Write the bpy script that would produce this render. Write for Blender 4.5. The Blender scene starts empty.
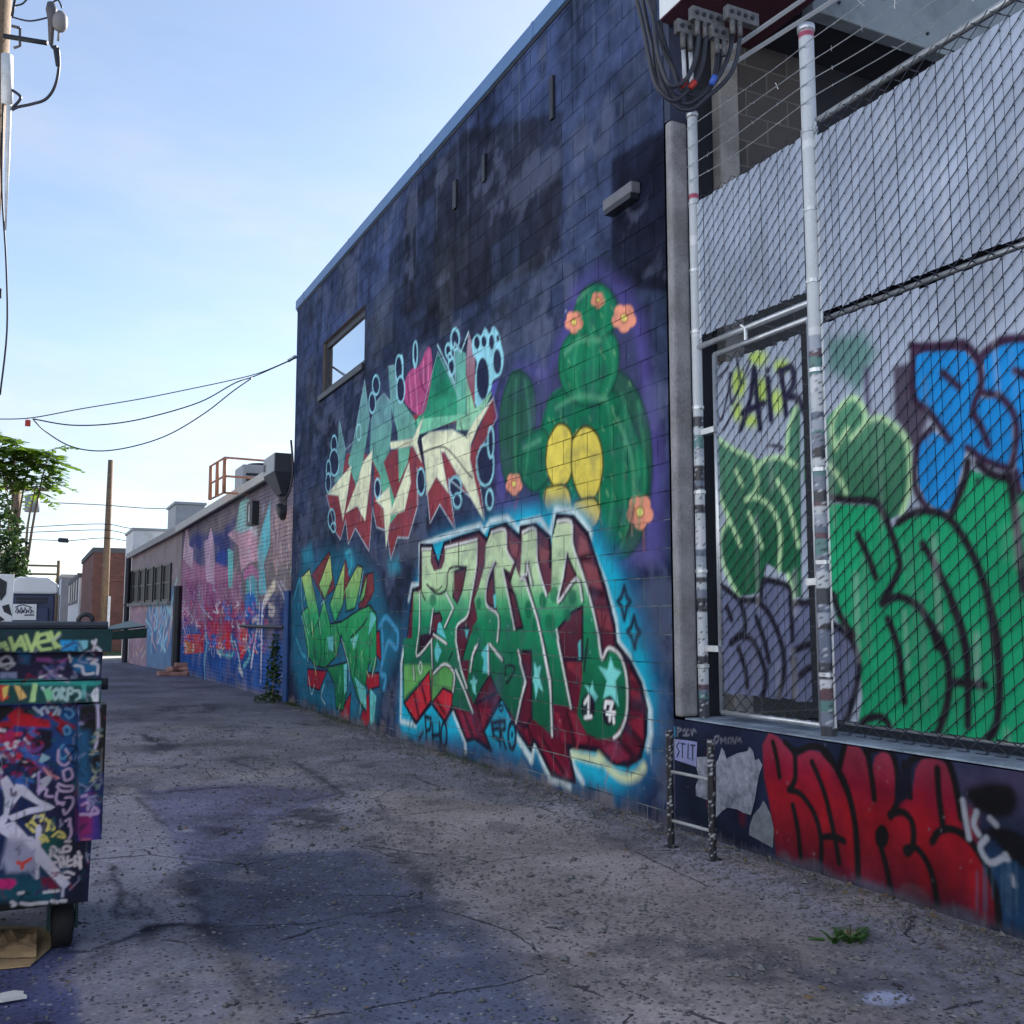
import bpy, bmesh, math, random
import numpy as np
from mathutils import Vector
random.seed(7); RNG = np.random.default_rng(5)
scene = bpy.context.scene
COL = scene.collection

# ------------------------------------------------------------------ camera and photo-to-place survey helpers
F = 1000.0; H = 1.42; VPU, VPV = 27.0, 619.0
PITCH = math.atan((VPV - 512) / F)
YAW = math.atan((512 - VPU) / F * math.cos(PITCH))
sy, cy, sp, cp = math.sin(YAW), math.cos(YAW), math.sin(PITCH), math.cos(PITCH)
FW = np.array([sy * cp, cy * cp, sp]); RT = np.array([cy, -sy, 0.0]); UP = np.array([-sp * sy, -sp * cy, cp])
EYE = np.array([0.0, 0.0, H])
def ray(u, v): return FW + RT * ((u - 512) / F) - UP * ((v - 512) / F)
def onX(u, v, X): d = ray(u, v); return EYE + d * (X / d[0])
def onY(u, v, Y): d = ray(u, v); return EYE + d * (Y / d[1])
def onZ(u, v, z=0.0): d = ray(u, v); return EYE + d * ((z - H) / d[2])
def at(u, v, depth): return EYE + ray(u, v) * depth

class Plane:                                   # a vertical wall plane: s runs along it, z is up
    def __init__(s, p0, p1):
        s.o = np.array([p0[0], p0[1], 0.0]); e = np.array([p1[0] - p0[0], p1[1] - p0[1], 0.0])
        s.L = float(np.linalg.norm(e)); s.e = e / s.L; s.n = np.array([-s.e[1], s.e[0], 0.0])
    def m(s, u, v):
        d = ray(u, v); t = np.dot(s.o - EYE, s.n) / np.dot(d, s.n); p = EYE + d * t
        return (float(np.dot(p - s.o, s.e)), float(p[2]))
    def p(s, a, z, off=0.0): return s.o + s.e * a + s.n * off + np.array([0, 0, z])
class Ground:
    def m(s, u, v): p = onZ(u, v); return (float(p[0]), float(p[1]))
GROUND = Ground()

# ------------------------------------------------------------------ colour
TINT = np.array([0.53, 0.617, 0.72]); GAIN = 1.0
def lin(c):
    c = np.asarray(c, float) / 255.0
    return np.where(c <= 0.04045, c / 12.92, ((c + 0.055) / 1.055) ** 2.4)
def alb(c, g=None):                              # a paint's albedo from its colour as it looks in open shade
    return np.clip(lin(c) * (GAIN if g is None else g) / TINT, 0.008, 0.85)

def vnoise(sx, sz, cell, seed=0):
    r = np.random.default_rng(seed); nx, nz = int(sx / cell) + 3, int(sz / cell) + 3
    return r.random((nz, nx)), cell
def vsample(n, a, b):
    g, c = n; x = np.clip(a / c, 0, g.shape[1] - 2.001); y = np.clip(b / c, 0, g.shape[0] - 2.001)
    i = x.astype(int); j = y.astype(int); fx = x - i; fy = y - j
    fx = fx * fx * (3 - 2 * fx); fy = fy * fy * (3 - 2 * fy)
    return (g[j, i] * (1 - fx) + g[j, i + 1] * fx) * (1 - fy) + (g[j + 1, i] * (1 - fx) + g[j + 1, i + 1] * fx) * fy

CROPS = dict(A=(390, 500, 6.4), B=(520, 500, 6.4), C=(390, 640, 6.4), D=(520, 640, 6.4), E=(310, 300, 6.4), F=(310, 420, 6.4),
             G=(400, 310, 8.5333), H=(290, 540, 5.12), W=(310, 300, 3.938), I=(700, 320, 6.4), J=(700, 460, 6.4), K=(690, 580, 6.4),
             L=(824, 320, 5.12), M=(824, 460, 5.12), N=(824, 600, 5.12), O=(660, 700, 5.12), P=(824, 740, 5.12),
             Q=(0, 640, 8.5333), R=(0, 740, 8.5333), S=(0, 840, 8.5333), U=(170, 480, 7.877), V=(170, 580, 7.877),
             Z=(100, 640, 2.226), X=(0, 0, 1.0), T=(100, 520, 6.02), Y=(490, 260, 3.416))
def px(k, pts): x0, y0, s = CROPS[k]; return [(x0 + x / s, y0 + y / s) for x, y in pts]

def smooth(pts, n=5, closed=False):
    p = [np.array(q, float) for q in pts]
    if len(p) < 3: return p
    out = []; N = len(p)
    for i in range(N if closed else N - 1):
        if closed: a, b, c, d = p[i - 1], p[i], p[(i + 1) % N], p[(i + 2) % N]
        else: a, b, c, d = p[max(i - 1, 0)], p[i], p[i + 1], p[min(i + 2, N - 1)]
        for k in range(n):
            t = k / n
            out.append(0.5 * (2 * b + (c - a) * t + (2 * a - 5 * b + 4 * c - d) * t * t + (3 * b - 3 * c + d - a) * t ** 3))
    if not closed: out.append(p[-1])
    return out

class Canvas:                                   # spray paint laid on in the wall's own metres, later carried by the wall's vertices
    def __init__(s, plane, a0, a1, b0, b1, res, base, gain=None):
        s.pl, s.a0, s.b0, s.res = plane, a0, b0, res
        s.w = int((a1 - a0) / res) + 2; s.h = int((b1 - b0) / res) + 2
        s.img = np.empty((s.h, s.w, 3)); s.gain = gain; s.img[:] = alb(base, gain); s.id = np.zeros((s.h, s.w), int); s.cur = 0; s.speck = None
    def pts(s, k, pts): return [s.pl.m(u, v) for u, v in px(k, pts)] if k else [tuple(p) for p in pts]
    def _box(s, P, mar):
        P = np.array(P); lo = P.min(0) - mar; hi = P.max(0) + mar
        i0 = max(int((lo[0] - s.a0) / s.res), 0); i1 = min(int((hi[0] - s.a0) / s.res) + 2, s.w)
        j0 = max(int((lo[1] - s.b0) / s.res), 0); j1 = min(int((hi[1] - s.b0) / s.res) + 2, s.h)
        if i1 <= i0 or j1 <= j0: return None
        A, B = np.meshgrid(s.a0 + np.arange(i0, i1) * s.res, s.b0 + np.arange(j0, j1) * s.res)
        return i0, i1, j0, j1, A, B
    @staticmethod
    def _dist(P, A, B, closed):
        d = np.full(A.shape, 1e9); ins = np.zeros(A.shape, bool); n = len(P)
        for i in range(n if closed else n - 1):
            (x0, y0), (x1, y1) = P[i], P[(i + 1) % n]; dx, dy = x1 - x0, y1 - y0
            t = np.clip(((A - x0) * dx + (B - y0) * dy) / (dx * dx + dy * dy + 1e-12), 0, 1)
            d = np.minimum(d, (A - x0 - t * dx) ** 2 + (B - y0 - t * dy) ** 2)
            if closed and abs(dy) > 1e-12:
                c = ((y0 <= B) & (B < y1)) | ((y1 <= B) & (B < y0)); ins ^= c & (A < x0 + (B - y0) / dy * dx)
        return np.sqrt(d), ins
    def _lay(s, bx, cov, col, alpha):
        i0, i1, j0, j1, A, B = bx; cov = cov * alpha
        if s.speck is not None: cov = cov * np.clip((s.speck[j0:j1, i0:i1] - .44) * 7, 0, 1)
        if isinstance(col, dict):                # vertical fade between paint colours: {z: colour}
            zs = sorted(col); cols = np.array([alb(col[z], s.gain) for z in zs])
            c = np.stack([np.interp(B, zs, cols[:, q]) for q in range(3)], -1)
        else: c = alb(col, s.gain)
        sub = s.img[j0:j1, i0:i1]; sub[:] = sub * (1 - cov[..., None]) + c * cov[..., None]
        if s.cur: s.id[j0:j1, i0:i1][cov > 0.35] = s.cur
    def poly(s, k, pts, col, soft=None, alpha=1.0, sm=False, line=None):
        P = s.pts(k, pts)
        if sm: P = [tuple(q) for q in smooth(P, 4, True)]
        soft = soft or s.res; bx = s._box(P, soft)
        if bx:
            d, ins = s._dist(P, bx[4], bx[5], True); sd = np.where(ins, d, -d)
            c = np.clip(0.5 + sd / soft / 1.0, 0, 1); s._lay(bx, c * c * (3 - 2 * c), col, alpha)
        if line: s.stroke(None, P + [P[0]], line[0], line[1], sm=False)
    def stroke(s, k, pts, col, w, soft=None, alpha=1.0, sm=True):
        P = s.pts(k, pts)
        if sm: P = [tuple(q) for q in smooth(P, 4)]
        soft = soft or max(s.res, w * 0.25); bx = s._box(P, w + soft)
        if bx:
            d, _ = s._dist(P, bx[4], bx[5], False)
            s._lay(bx, np.clip(0.5 + (w / 2 - d) / soft, 0, 1), col, alpha)
    def ell(s, k, x, y, rx, ry, col, soft=None, alpha=1.0, ring=None, n=18):
        q = [(x + rx * math.cos(t * 2 * math.pi / n), y + ry * math.sin(t * 2 * math.pi / n)) for t in range(n)]
        if ring: s.stroke(k, q + q[:1], col, ring, soft, alpha, sm=False)
        else: s.poly(k, q, col, soft, alpha)
    def fractal(s, cell, seed, oct_=4):
        A, B = np.meshgrid(np.arange(s.w) * s.res, np.arange(s.h) * s.res); f = 0; tot = 0
        for o in range(oct_):
            w_ = .62 ** o; f = f + w_ * vsample(vnoise(s.w * s.res, s.h * s.res, cell / 2 ** o, seed + o), A, B); tot += w_
        return f / tot
    def mottle(s, cell, amt, seed):
        n = vnoise(s.w * s.res, s.h * s.res, cell, seed)
        A, B = np.meshgrid(np.arange(s.w) * s.res, np.arange(s.h) * s.res)
        s.img *= (1 + amt * (vsample(n, A, B) - 0.5) * 2)[..., None]
    def get(s, a, b):
        x = np.clip((np.asarray(a) - s.a0) / s.res, 0, s.w - 1.001); y = np.clip((np.asarray(b) - s.b0) / s.res, 0, s.h - 1.001)
        i = x.astype(int); j = y.astype(int); fx = (x - i)[..., None]; fy = (y - j)[..., None]
        return (s.img[j, i] * (1 - fx) + s.img[j, i + 1] * fx) * (1 - fy) + (s.img[j + 1, i] * (1 - fx) + s.img[j + 1, i + 1] * fx) * fy
    def getid(s, a, b):
        i = np.clip(((np.asarray(a) - s.a0) / s.res + .5).astype(int), 0, s.w - 1); j = np.clip(((np.asarray(b) - s.b0) / s.res + .5).astype(int), 0, s.h - 1)
        return s.id[j, i]

# ------------------------------------------------------------------ materials
def newmat(name):
    m = bpy.data.materials.new(name); m.use_nodes = True; nt = m.node_tree
    return m, nt, nt.nodes['Principled BSDF'], lambda t: nt.nodes.new(t), nt.links.new
def ramp(N, L, fac, stops):
    r = N('ShaderNodeValToRGB'); el = r.color_ramp.elements
    el[0].position, el[1].position = stops[0][0], stops[-1][0]
    for p, c in stops[1:-1]: el.new(p)
    for e, (p, c) in zip(sorted(el, key=lambda e: e.position), stops): e.color = (*c, 1) if len(c) == 3 else c
    L(fac, r.inputs[0]); return r.outputs[0]
def noise(N, L, vec, scale, detail=4, rough=0.55, out=0):
    n = N('ShaderNodeTexNoise'); n.inputs['Scale'].default_value = scale; n.inputs['Detail'].default_value = detail
    n.inputs['Roughness'].default_value = rough
    if vec is not None: L(vec, n.inputs['Vector'])
    return n.outputs[out]
def mixc(N, L, fac, a, b, mode='MIX'):
    m = N('ShaderNodeMix'); m.data_type = 'RGBA'; m.blend_type = mode
    for i, x in ((0, fac), (6, a), (7, b)):
        if isinstance(x, (int, float)): m.inputs[i].default_value = x
        elif isinstance(x, (tuple, list, np.ndarray)): m.inputs[i].default_value = (*x[:3], 1)
        else: L(x, m.inputs[i])
    return m.outputs[2]
def math_(N, L, op, a, b=0.0, clamp=False):
    m = N('ShaderNodeMath'); m.operation = op; m.use_clamp = clamp
    for i, x in ((0, a), (1, b)):
        if isinstance(x, (int, float)): m.inputs[i].default_value = x
        else: L(x, m.inputs[i])
    return m.outputs[0]
def bump(N, L, b, h, strength, dist, prev=None):
    n = N('ShaderNodeBump'); n.inputs['Strength'].default_value = strength; n.inputs['Distance'].default_value = dist
    L(h, n.inputs['Height'])
    if prev is not None: L(prev, n.inputs['Normal'])
    if b is not None: L(n.outputs[0], b.inputs['Normal'])
    return n.outputs[0]

def simple(name, col, rough=0.6, metal=0.0, var=0.25, scale=6.0, bmp=0.15, spec=0.4, fine=60.0, dirt=None):
    m, nt, b, N, L = newmat(name); geo = N('ShaderNodeNewGeometry'); pos = geo.outputs['Position']
    c = np.array(col, float)
    n1 = noise(N, L, pos, scale, 5, 0.6); n2 = noise(N, L, pos, fine, 3, 0.6)
    f = math_(N, L, 'ADD', math_(N, L, 'MULTIPLY', n1, 0.65), math_(N, L, 'MULTIPLY', n2, 0.35))
    out = ramp(N, L, f, [(0.3, tuple(np.clip(c * (1 - var), 0, 1))), (0.5, tuple(c)), (0.72, tuple(np.clip(c * (1 + var), 0, 1)))])
    if dirt is not None:
        d = ramp(N, L, noise(N, L, pos, 2.3, 6, 0.7), [(0.5, (0, 0, 0)), (0.68, (1, 1, 1))])
        out = mixc(N, L, math_(N, L, 'MULTIPLY', d, 0.7), out, dirt)
    L(out, b.inputs['Base Color']); b.inputs['Roughness'].default_value = rough; b.inputs['Metallic'].default_value = metal
    b.inputs['Specular IOR Level'].default_value = spec
    if bmp: bump(N, L, b, n2, bmp, 0.01)
    return m

def painted(name, axis_e, brick=None, rough=0.65, spec=0.3, mort=0.5, grain=0.25, attr='paint', mort_light=None, s0=0.0, z0=0.0, bstr=0.6, bdist=0.012):
    """Paint carried by the mesh, over blockwork: axis_e is the wall direction the courses run along."""
    m, nt, b, N, L = newmat(name); at_ = N('ShaderNodeAttribute'); at_.attribute_name = attr; col = at_.outputs['Color']
    geo = N('ShaderNodeNewGeometry'); pos = geo.outputs['Position']
    n1 = noise(N, L, pos, 1.6, 6, 0.65); n2 = noise(N, L, pos, 45, 4, 0.65); n3 = noise(N, L, pos, 9, 5, 0.6)
    v = math_(N, L, 'ADD', math_(N, L, 'MULTIPLY', n1, 0.5), math_(N, L, 'ADD', math_(N, L, 'MULTIPLY', n2, 0.25), math_(N, L, 'MULTIPLY', n3, 0.25)))
    mul = ramp(N, L, v, [(0.3, (1 - grain,) * 3), (0.5, (1, 1, 1)), (0.7, (1 + grain,) * 3)])
    col = mixc(N, L, 1.0, col, mul, 'MULTIPLY'); hgt = n2; nrm = None
    if brick:
        bw, bh, mo = brick
        dot = N('ShaderNodeVectorMath'); dot.operation = 'DOT_PRODUCT'; L(pos, dot.inputs[0]); dot.inputs[1].default_value = tuple(axis_e)
        sep = N('ShaderNodeSeparateXYZ'); L(pos, sep.inputs[0])
        cmb = N('ShaderNodeCombineXYZ'); L(math_(N, L, 'ADD', dot.outputs['Value'], 200 * bw - s0), cmb.inputs[0]); L(math_(N, L, 'ADD', sep.outputs[2], 20 * bh - z0), cmb.inputs[1])
        bt = N('ShaderNodeTexBrick'); L(cmb.outputs[0], bt.inputs['Vector']); bt.offset = 0.5
        for k, x in (('Scale', 1.0), ('Mortar Size', mo), ('Mortar Smooth', 0.35), ('Brick Width', bw), ('Row Height', bh)): bt.inputs[k].default_value = x
        bt.inputs['Color1'].default_value = (0.92, 0.92, 0.92, 1); bt.inputs['Color2'].default_value = (1.06, 1.06, 1.06, 1); bt.inputs['Mortar'].default_value = (1, 1, 1, 1)
        col = mixc(N, L, 0.6, col, bt.outputs['Color'], 'MULTIPLY')
        wob = math_(N, L, 'MULTIPLY', bt.outputs['Fac'], ramp(N, L, noise(N, L, pos, 3.1, 6, .7), [(0.40, (0.12,) * 3), (0.58, (1,) * 3)]))
        dark = mixc(N, L, 1.0, col, (1 - mort,) * 3, 'MULTIPLY')
        if mort_light is not None:               # paler joints low down on the wall
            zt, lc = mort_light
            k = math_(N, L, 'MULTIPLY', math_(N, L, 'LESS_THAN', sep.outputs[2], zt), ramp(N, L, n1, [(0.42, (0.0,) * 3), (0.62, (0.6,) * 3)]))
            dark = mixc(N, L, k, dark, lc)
        col = mixc(N, L, wob, col, dark)
        nrm = bump(N, L, None, math_(N, L, 'SUBTRACT', 1.0, bt.outputs['Fac']), bstr, bdist)
    L(col, b.inputs['Base Color']); b.inputs['Roughness'].default_value = rough; b.inputs['Specular IOR Level'].default_value = spec
    h2 = math_(N, L, 'ADD', math_(N, L, 'MULTIPLY', n2, 0.7), math_(N, L, 'MULTIPLY', n3, 0.5))
    bump(N, L, b, h2, 0.35, 0.008, nrm)
    return m

# ------------------------------------------------------------------ mesh building
OFF = {}
class MB:
    def __init__(s): s.v = []; s.f = []; s.c = None
    def add(s, vs, fs): n = len(s.v); s.v += [tuple(map(float, p)) for p in vs]; s.f += [tuple(i + n for i in f) for f in fs]; return s
    def box(s, x0, x1, y0, y1, z0, z1):
        return s.add([(x0, y0, z0), (x1, y0, z0), (x1, y1, z0), (x0, y1, z0), (x0, y0, z1), (x1, y0, z1), (x1, y1, z1), (x0, y1, z1)],
                     [(0, 3, 2, 1), (4, 5, 6, 7), (0, 1, 5, 4), (1, 2, 6, 5), (2, 3, 7, 6), (3, 0, 4, 7)])
    def obox(s, pl, a0, a1, z0, z1, o0, o1):     # box along a wall plane
        P = [pl.p(a, z, o) for z in (z0, z1) for a, o in ((a0, o0), (a1, o0), (a1, o1), (a0, o1))]
        return s.add(P, [(0, 3, 2, 1), (4, 5, 6, 7), (0, 1, 5, 4), (1, 2, 6, 5), (2, 3, 7, 6), (3, 0, 4, 7)])
    def tube(s, pts, r, n=8, cap=True):
        P = [np.array(p, float) for p in pts]; R = r if isinstance(r, (list, tuple)) else [r] * len(P)
        rings = []; prev = None
        for i, p in enumerate(P):
            t = P[min(i + 1, len(P) - 1)] - P[max(i - 1, 0)]; t = t / (np.linalg.norm(t) + 1e-9)
            if prev is None: a = np.cross(t, [0, 0, 1.0]) if abs(t[2]) < 0.9 else np.cross(t, [1.0, 0, 0])
            else: a = prev - t * np.dot(prev, t)
            a /= np.linalg.norm(a) + 1e-9; prev = a; b = np.cross(t, a)
            rings.append([p + R[i] * (a * math.cos(2 * math.pi * k / n) + b * math.sin(2 * math.pi * k / n)) for k in range(n)])
        vs = [q for r_ in rings for q in r_]; fs = []
        for i in range(len(P) - 1):
            for k in range(n): fs.append((i * n + k, i * n + (k + 1) % n, (i + 1) * n + (k + 1) % n, (i + 1) * n + k))
        if cap: fs += [tuple(range(n))[::-1], tuple((len(P) - 1) * n + k for k in range(n))]
        return s.add(vs, fs)
    def prism(s, P, d):                          # closed outline extruded by vector d
        n = len(P); d = np.array(d, float); vs = [np.array(p, float) for p in P] + [np.array(p, float) + d for p in P]
        return s.add(vs, [tuple(range(n))[::-1], tuple(range(n, 2 * n))] + [(i, (i + 1) % n, n + (i + 1) % n, n + i) for i in range(n)])
    def build(s, name, mat, parent=None, smooth_=False, bevel=0.0, color=None):
        off = OFF.get(parent.name, np.zeros(3)) if parent else np.zeros(3)
        me = bpy.data.meshes.new(name); me.from_pydata([tuple(np.array(p) - off) for p in s.v], [], s.f); me.update()
        return link(name, me, mat, parent, smooth_, bevel, color, off)
def link(name, me, mat, parent, smooth_=False, bevel=0.0, color=None, off=None):
    bm = bmesh.new(); bm.from_mesh(me); bmesh.ops.recalc_face_normals(bm, faces=bm.faces); bm.to_mesh(me); bm.free()
    if color is not None:
        a = me.color_attributes.new('paint', 'FLOAT_COLOR', 'POINT'); c = np.ones((len(me.vertices), 4), np.float32); c[:, :3] = color
        a.data.foreach_set('color', c.ravel())
    me.materials.append(mat); o = bpy.data.objects.new(name, me); COL.objects.link(o)
    if parent: o.parent = parent
    OFF[o.name] = np.zeros(3) if off is None else off
    if smooth_: me.polygons.foreach_set('use_smooth', [True] * len(me.polygons))
    if bevel:
        b = o.modifiers.new('bevel', 'BEVEL'); b.width = bevel; b.segments = 2; b.limit_method = 'ANGLE'
    return o
def grid_mesh(name, V, faces, mat, parent, color, smooth_=False):
    off = OFF.get(parent.name, np.zeros(3)) if parent else np.zeros(3)
    me = bpy.data.meshes.new(name); V = np.asarray(V, float) - off; faces = np.asarray(faces, np.int32)
    used = np.unique(faces); remap = np.full(len(V), -1, np.int32); remap[used] = np.arange(len(used)); V = V[used]; color = color[used]; faces = remap[faces]
    me.vertices.add(len(V)); me.vertices.foreach_set('co', V.astype(np.float32).ravel())
    nf = len(faces); me.loops.add(nf * 4); me.loops.foreach_set('vertex_index', faces.ravel())
    me.polygons.add(nf); me.polygons.foreach_set('loop_start', np.arange(nf, dtype=np.int32) * 4)
    me.polygons.foreach_set('loop_total', np.full(nf, 4, np.int32))
    if smooth_: me.polygons.foreach_set('use_smooth', np.ones(nf, bool))
    me.update(calc_edges=True)
    a = me.color_attributes.new('paint', 'FLOAT_COLOR', 'POINT'); c = np.ones((len(V), 4), np.float32); c[:, :3] = color
    a.data.foreach_set('color', c.ravel())
    me.materials.append(mat); o = bpy.data.objects.new(name, me); COL.objects.link(o)
    if parent: o.parent = parent
    OFF[o.name] = off
    return o
def tag(o, label, cat, group=None, kind=None):
    if label: o['label'] = label
    if cat: o['category'] = cat
    if group: o['group'] = group
    if kind: o['kind'] = kind
    return o
def thing(name, label, cat, loc, group=None):
    o = bpy.data.objects.new(name, None); COL.objects.link(o); o.location = tuple(loc); o.empty_display_size = 0.2
    OFF[o.name] = np.array(loc, float); return tag(o, label, cat, group)
def copy_tree(o, parent=None):
    c = o.copy(); COL.objects.link(c); OFF[c.name] = OFF[o.name]
    if parent: c.parent = parent
    for ch in list(o.children): copy_tree(ch, c)
    return c
def wall_quads(cols, rows, flip=False):
    nc, nr = len(cols), len(rows); j, i = np.meshgrid(np.arange(nr - 1), np.arange(nc - 1), indexing='ij')
    a = j * nc + i; q = np.stack([a, a + 1, a + nc + 1, a + nc], -1).reshape(-1, 4)
    return (q[:, ::-1] if flip else q), i.ravel(), j.ravel()
SKY_STR, SUN_STR, EXPO, SKY_DUST, CLOUD = 0.075, 4.4, 1.62, 1.5, (4.4, 4.25, 4.05)

# ------------------------------------------------------------------ the big painted wall: its spray paint
XW = 4.06; YN, YF = 5.845, 17.15; HW = 6.86; COURSE = .203; ZJ = (1.514 % COURSE)
WP = Plane((XW, YN), (XW, YF))
wc = Canvas(WP, -0.06, 11.32, 0.0, 7.08, 0.012, (52, 61, 88), np.array([.46, .56, .66]))
# rolled-on paint: patches of older and newer navy
for k, P, c, s_, a in [
    ('X', [(405, 205), (465, 130), (565, 120), (562, 250), (480, 300), (405, 330)], (46, 48, 66), .10, .85),
    ('X', [(612, 165), (668, 130), (668, 290), (612, 280)], (30, 36, 62), .05, .9),
    ('X', [(612, 240), (668, 235), (668, 290), (614, 275)], (22, 26, 46), .06, .9),
    ('X', [(555, 60), (690, -120), (690, 120), (612, 160), (560, 190)], (66, 76, 108), .5, .8),
    ('X', [(300, 320), (400, 200), (560, 10), (560, 90), (400, 250), (372, 300), (300, 380)], (64, 76, 112), .5, .7),
    ('X', [(418, 290), (450, 270), (450, 330), (418, 345)], (36, 42, 62), .06, .8),
    ('X', [(570, 130), (612, 110), (612, 240), (570, 260)], (70, 80, 112), .4, .7),
    ('X', [(296, 600), (400, 600), (400, 760), (296, 712)], (40, 48, 82), .4, .7),
    ('X', [(640, 560), (672, 560), (672, 830), (640, 820)], (34, 46, 80), .2, .8)]:
    wc.poly(k, P, c, s_, a)
for i in range(70):                                # roller marks and scrubbed patches
    a, b = RNG.uniform(0, 11.2), RNG.uniform(2.6, 6.8); w_, h_ = RNG.uniform(.2, 1.2), RNG.uniform(.15, .9)
    wc.poly(None, [(a, b), (a + w_, b + RNG.uniform(-.05, .05)), (a + w_, b + h_), (a, b + h_)], [(72, 86, 118), (38, 46, 70), (80, 86, 102), (34, 40, 62)][i % 4], RNG.uniform(.03, .2), RNG.uniform(.15, .5))
for i in range(60):                                # scuffs and drips
    a, b = RNG.uniform(0, 11.2), RNG.uniform(1.0, 6.8); l_ = RNG.uniform(.1, .7)
    wc.stroke(None, [(a, b), (a + RNG.uniform(-.02, .02), b - l_)], [(92, 104, 140), (26, 32, 54)][i % 2], RNG.uniform(.01, .03), .02, RNG.uniform(.15, .5))

wc.poly('X', [(612, 160), (668, 125), (668, 292), (612, 285)], (22, 27, 44), .05, .85); wc.poly('X', [(405, 205), (465, 130), (562, 112), (562, 250), (480, 300), (405, 330)], (40, 42, 56), .06, .8)
fr = wc.fractal(1.1, 70, 6); fr2 = wc.fractal(.16, 90, 4)
for i in range(90):                                # squarish overpainted patches that follow the blocks
    a = round(RNG.uniform(0, 11) / .203) * .203; b = round(RNG.uniform(.4, 6.6) / COURSE) * COURSE + ZJ; w_ = .203 * RNG.integers(1, 7); h_ = COURSE * RNG.integers(1, 5)
    wc.poly(None, [(a, b), (a + w_, b), (a + w_, b + h_), (a, b + h_)], [(66, 78, 106), (36, 43, 62), (74, 78, 88), (30, 36, 54), (56, 66, 96)][i % 5], RNG.uniform(.015, .06), RNG.uniform(.2, .55))
for i in range(80):                                # run-off streaks below the roof edge
    a = RNG.uniform(0, 11.2); wc.stroke(None, [(a, 6.85), (a + RNG.uniform(-.02, .02), 6.85 - RNG.uniform(.15, 1.1))], [(30, 36, 52), (88, 98, 122)][i % 2], RNG.uniform(.015, .06), .04, RNG.uniform(.15, .45))
wc.img *= np.clip(1 + 1.5 * (fr - .5) + 1.5 * (fr2 - .5), .5, 1.7)[..., None]
sc_ = np.clip((wc.fractal(.5, 101, 5) - .56) * 9, 0, 1)[..., None] * .5; wc.img = wc.img * (1 - sc_) + alb((88, 102, 136), .62) * sc_
base_img = wc.img.copy(); wc.gain = .70
OUT = (26, 22, 44); WHT = (232, 234, 242); CYA = (70, 196, 216)
# --- tall mint lettering ringed by pale blue bubbles (upper left)
wc.cur = 1
RED = (128, 62, 76); MINT = (92, 182, 156); TEAL = (96, 152, 164); PALE = (206, 224, 204); GRN = (34, 138, 112); LB = (136, 208, 238); DK = (34, 44, 76)
wc.poly('F', [(105, 480), (165, 480), (235, 220), (330, 200), (390, 240), (395, 640), (378, 840), (290, 690), (245, 790), (228, 640), (195, 760), (165, 720)], RED)
wc.poly('F', [(385, 240), (520, 200), (690, 150), (730, 300), (690, 545), (630, 755), (560, 750), (520, 890), (490, 700), (425, 690), (405, 540), (410, 300)], RED)
wc.poly('F', [(740, 300), (835, 200), (890, 200), (1024, 280), (1024, 490), (885, 370), (930, 700), (830, 540), (765, 660)], RED)
wc.poly('W', [(525, 600), (630, 590), (720, 380), (738, 460), (655, 620), (690, 880), (640, 790), (545, 690)], RED)
wc.poly('G', [(565, 420), (585, 180), (640, 380), (640, 870), (570, 900)], {3.6: RED, 4.6: (150, 150, 180)})
wc.poly('G', [(20, 900), (260, 880), (480, 830), (500, 950), (300, 1010), (60, 1020)], RED)
wc.poly('W', [(170, 560), (215, 315), (235, 470), (215, 600), (190, 760), (150, 640)], {2.6: MINT, 4.2: TEAL})
wc.poly('W', [(115, 470), (140, 590), (128, 700), (95, 720), (108, 620)], {2.6: (110, 196, 160), 3.6: TEAL})
wc.poly('W', [(240, 480), (262, 400), (290, 366), (318, 400), (322, 500), (312, 600), (290, 640), (325, 760), (347, 840), (300, 900), (275, 690), (235, 610)], {2.6: (88, 186, 152), 4.0: TEAL})
wc.poly('W', [(308, 262), (332, 258), (345, 370), (412, 470), (430, 520), (400, 550), (385, 640), (350, 720), (345, 520), (318, 420)], {2.9: (110, 196, 170), 4.2: TEAL})
wc.poly('W', [(440, 440), (503, 205), (580, 330), (597, 392), (590, 450), (430, 525), (410, 485)], {3.2: (60, 172, 136), 4.2: (28, 120, 106)})
wc.poly('G', [(470, 310), (560, 370), (563, 900), (490, 880), (480, 640)], {3.3: (90, 190, 160), 4.4: (96, 160, 170)})
wc.poly('G', [(560, 560), (640, 840), (790, 690), (700, 900), (640, 1024), (480, 1024), (490, 880), (570, 900)], (132, 200, 176))
wc.poly('W', [(420, 470), (600, 450), (590, 470), (430, 530)], (110, 196, 172))
for P in ([(68, 765), (120, 700), (165, 650), (148, 760), (130, 870), (112, 770)], [(208, 640), (247, 590), (236, 720), (217, 872), (185, 810), (140, 840), (185, 720)],
          [(258, 790), (312, 735), (322, 820), (390, 640), (397, 720), (372, 830), (318, 850), (300, 980), (290, 820)],
          [(315, 560), (405, 545), (430, 490), (447, 458), (422, 560), (440, 640), (405, 575), (318, 588)],
          [(440, 545), (470, 520), (560, 510), (612, 540), (650, 470), (722, 385), (660, 500), (632, 570), (630, 630), (660, 760), (686, 872), (600, 720), (530, 598), (515, 598), (545, 760), (498, 695), (458, 770), (455, 665)]):
    wc.poly('W', P, PALE); wc.stroke('W', P + P[:1], (150, 176, 190), .016, sm=False, alpha=.7)
wc.stroke('W', [(445, 600), (500, 580), (545, 590), (620, 680), (640, 700)], (60, 60, 70), .02)
wc.stroke('W', [(590, 470), (595, 500), (620, 545)], (50, 60, 70), .02)
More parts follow.
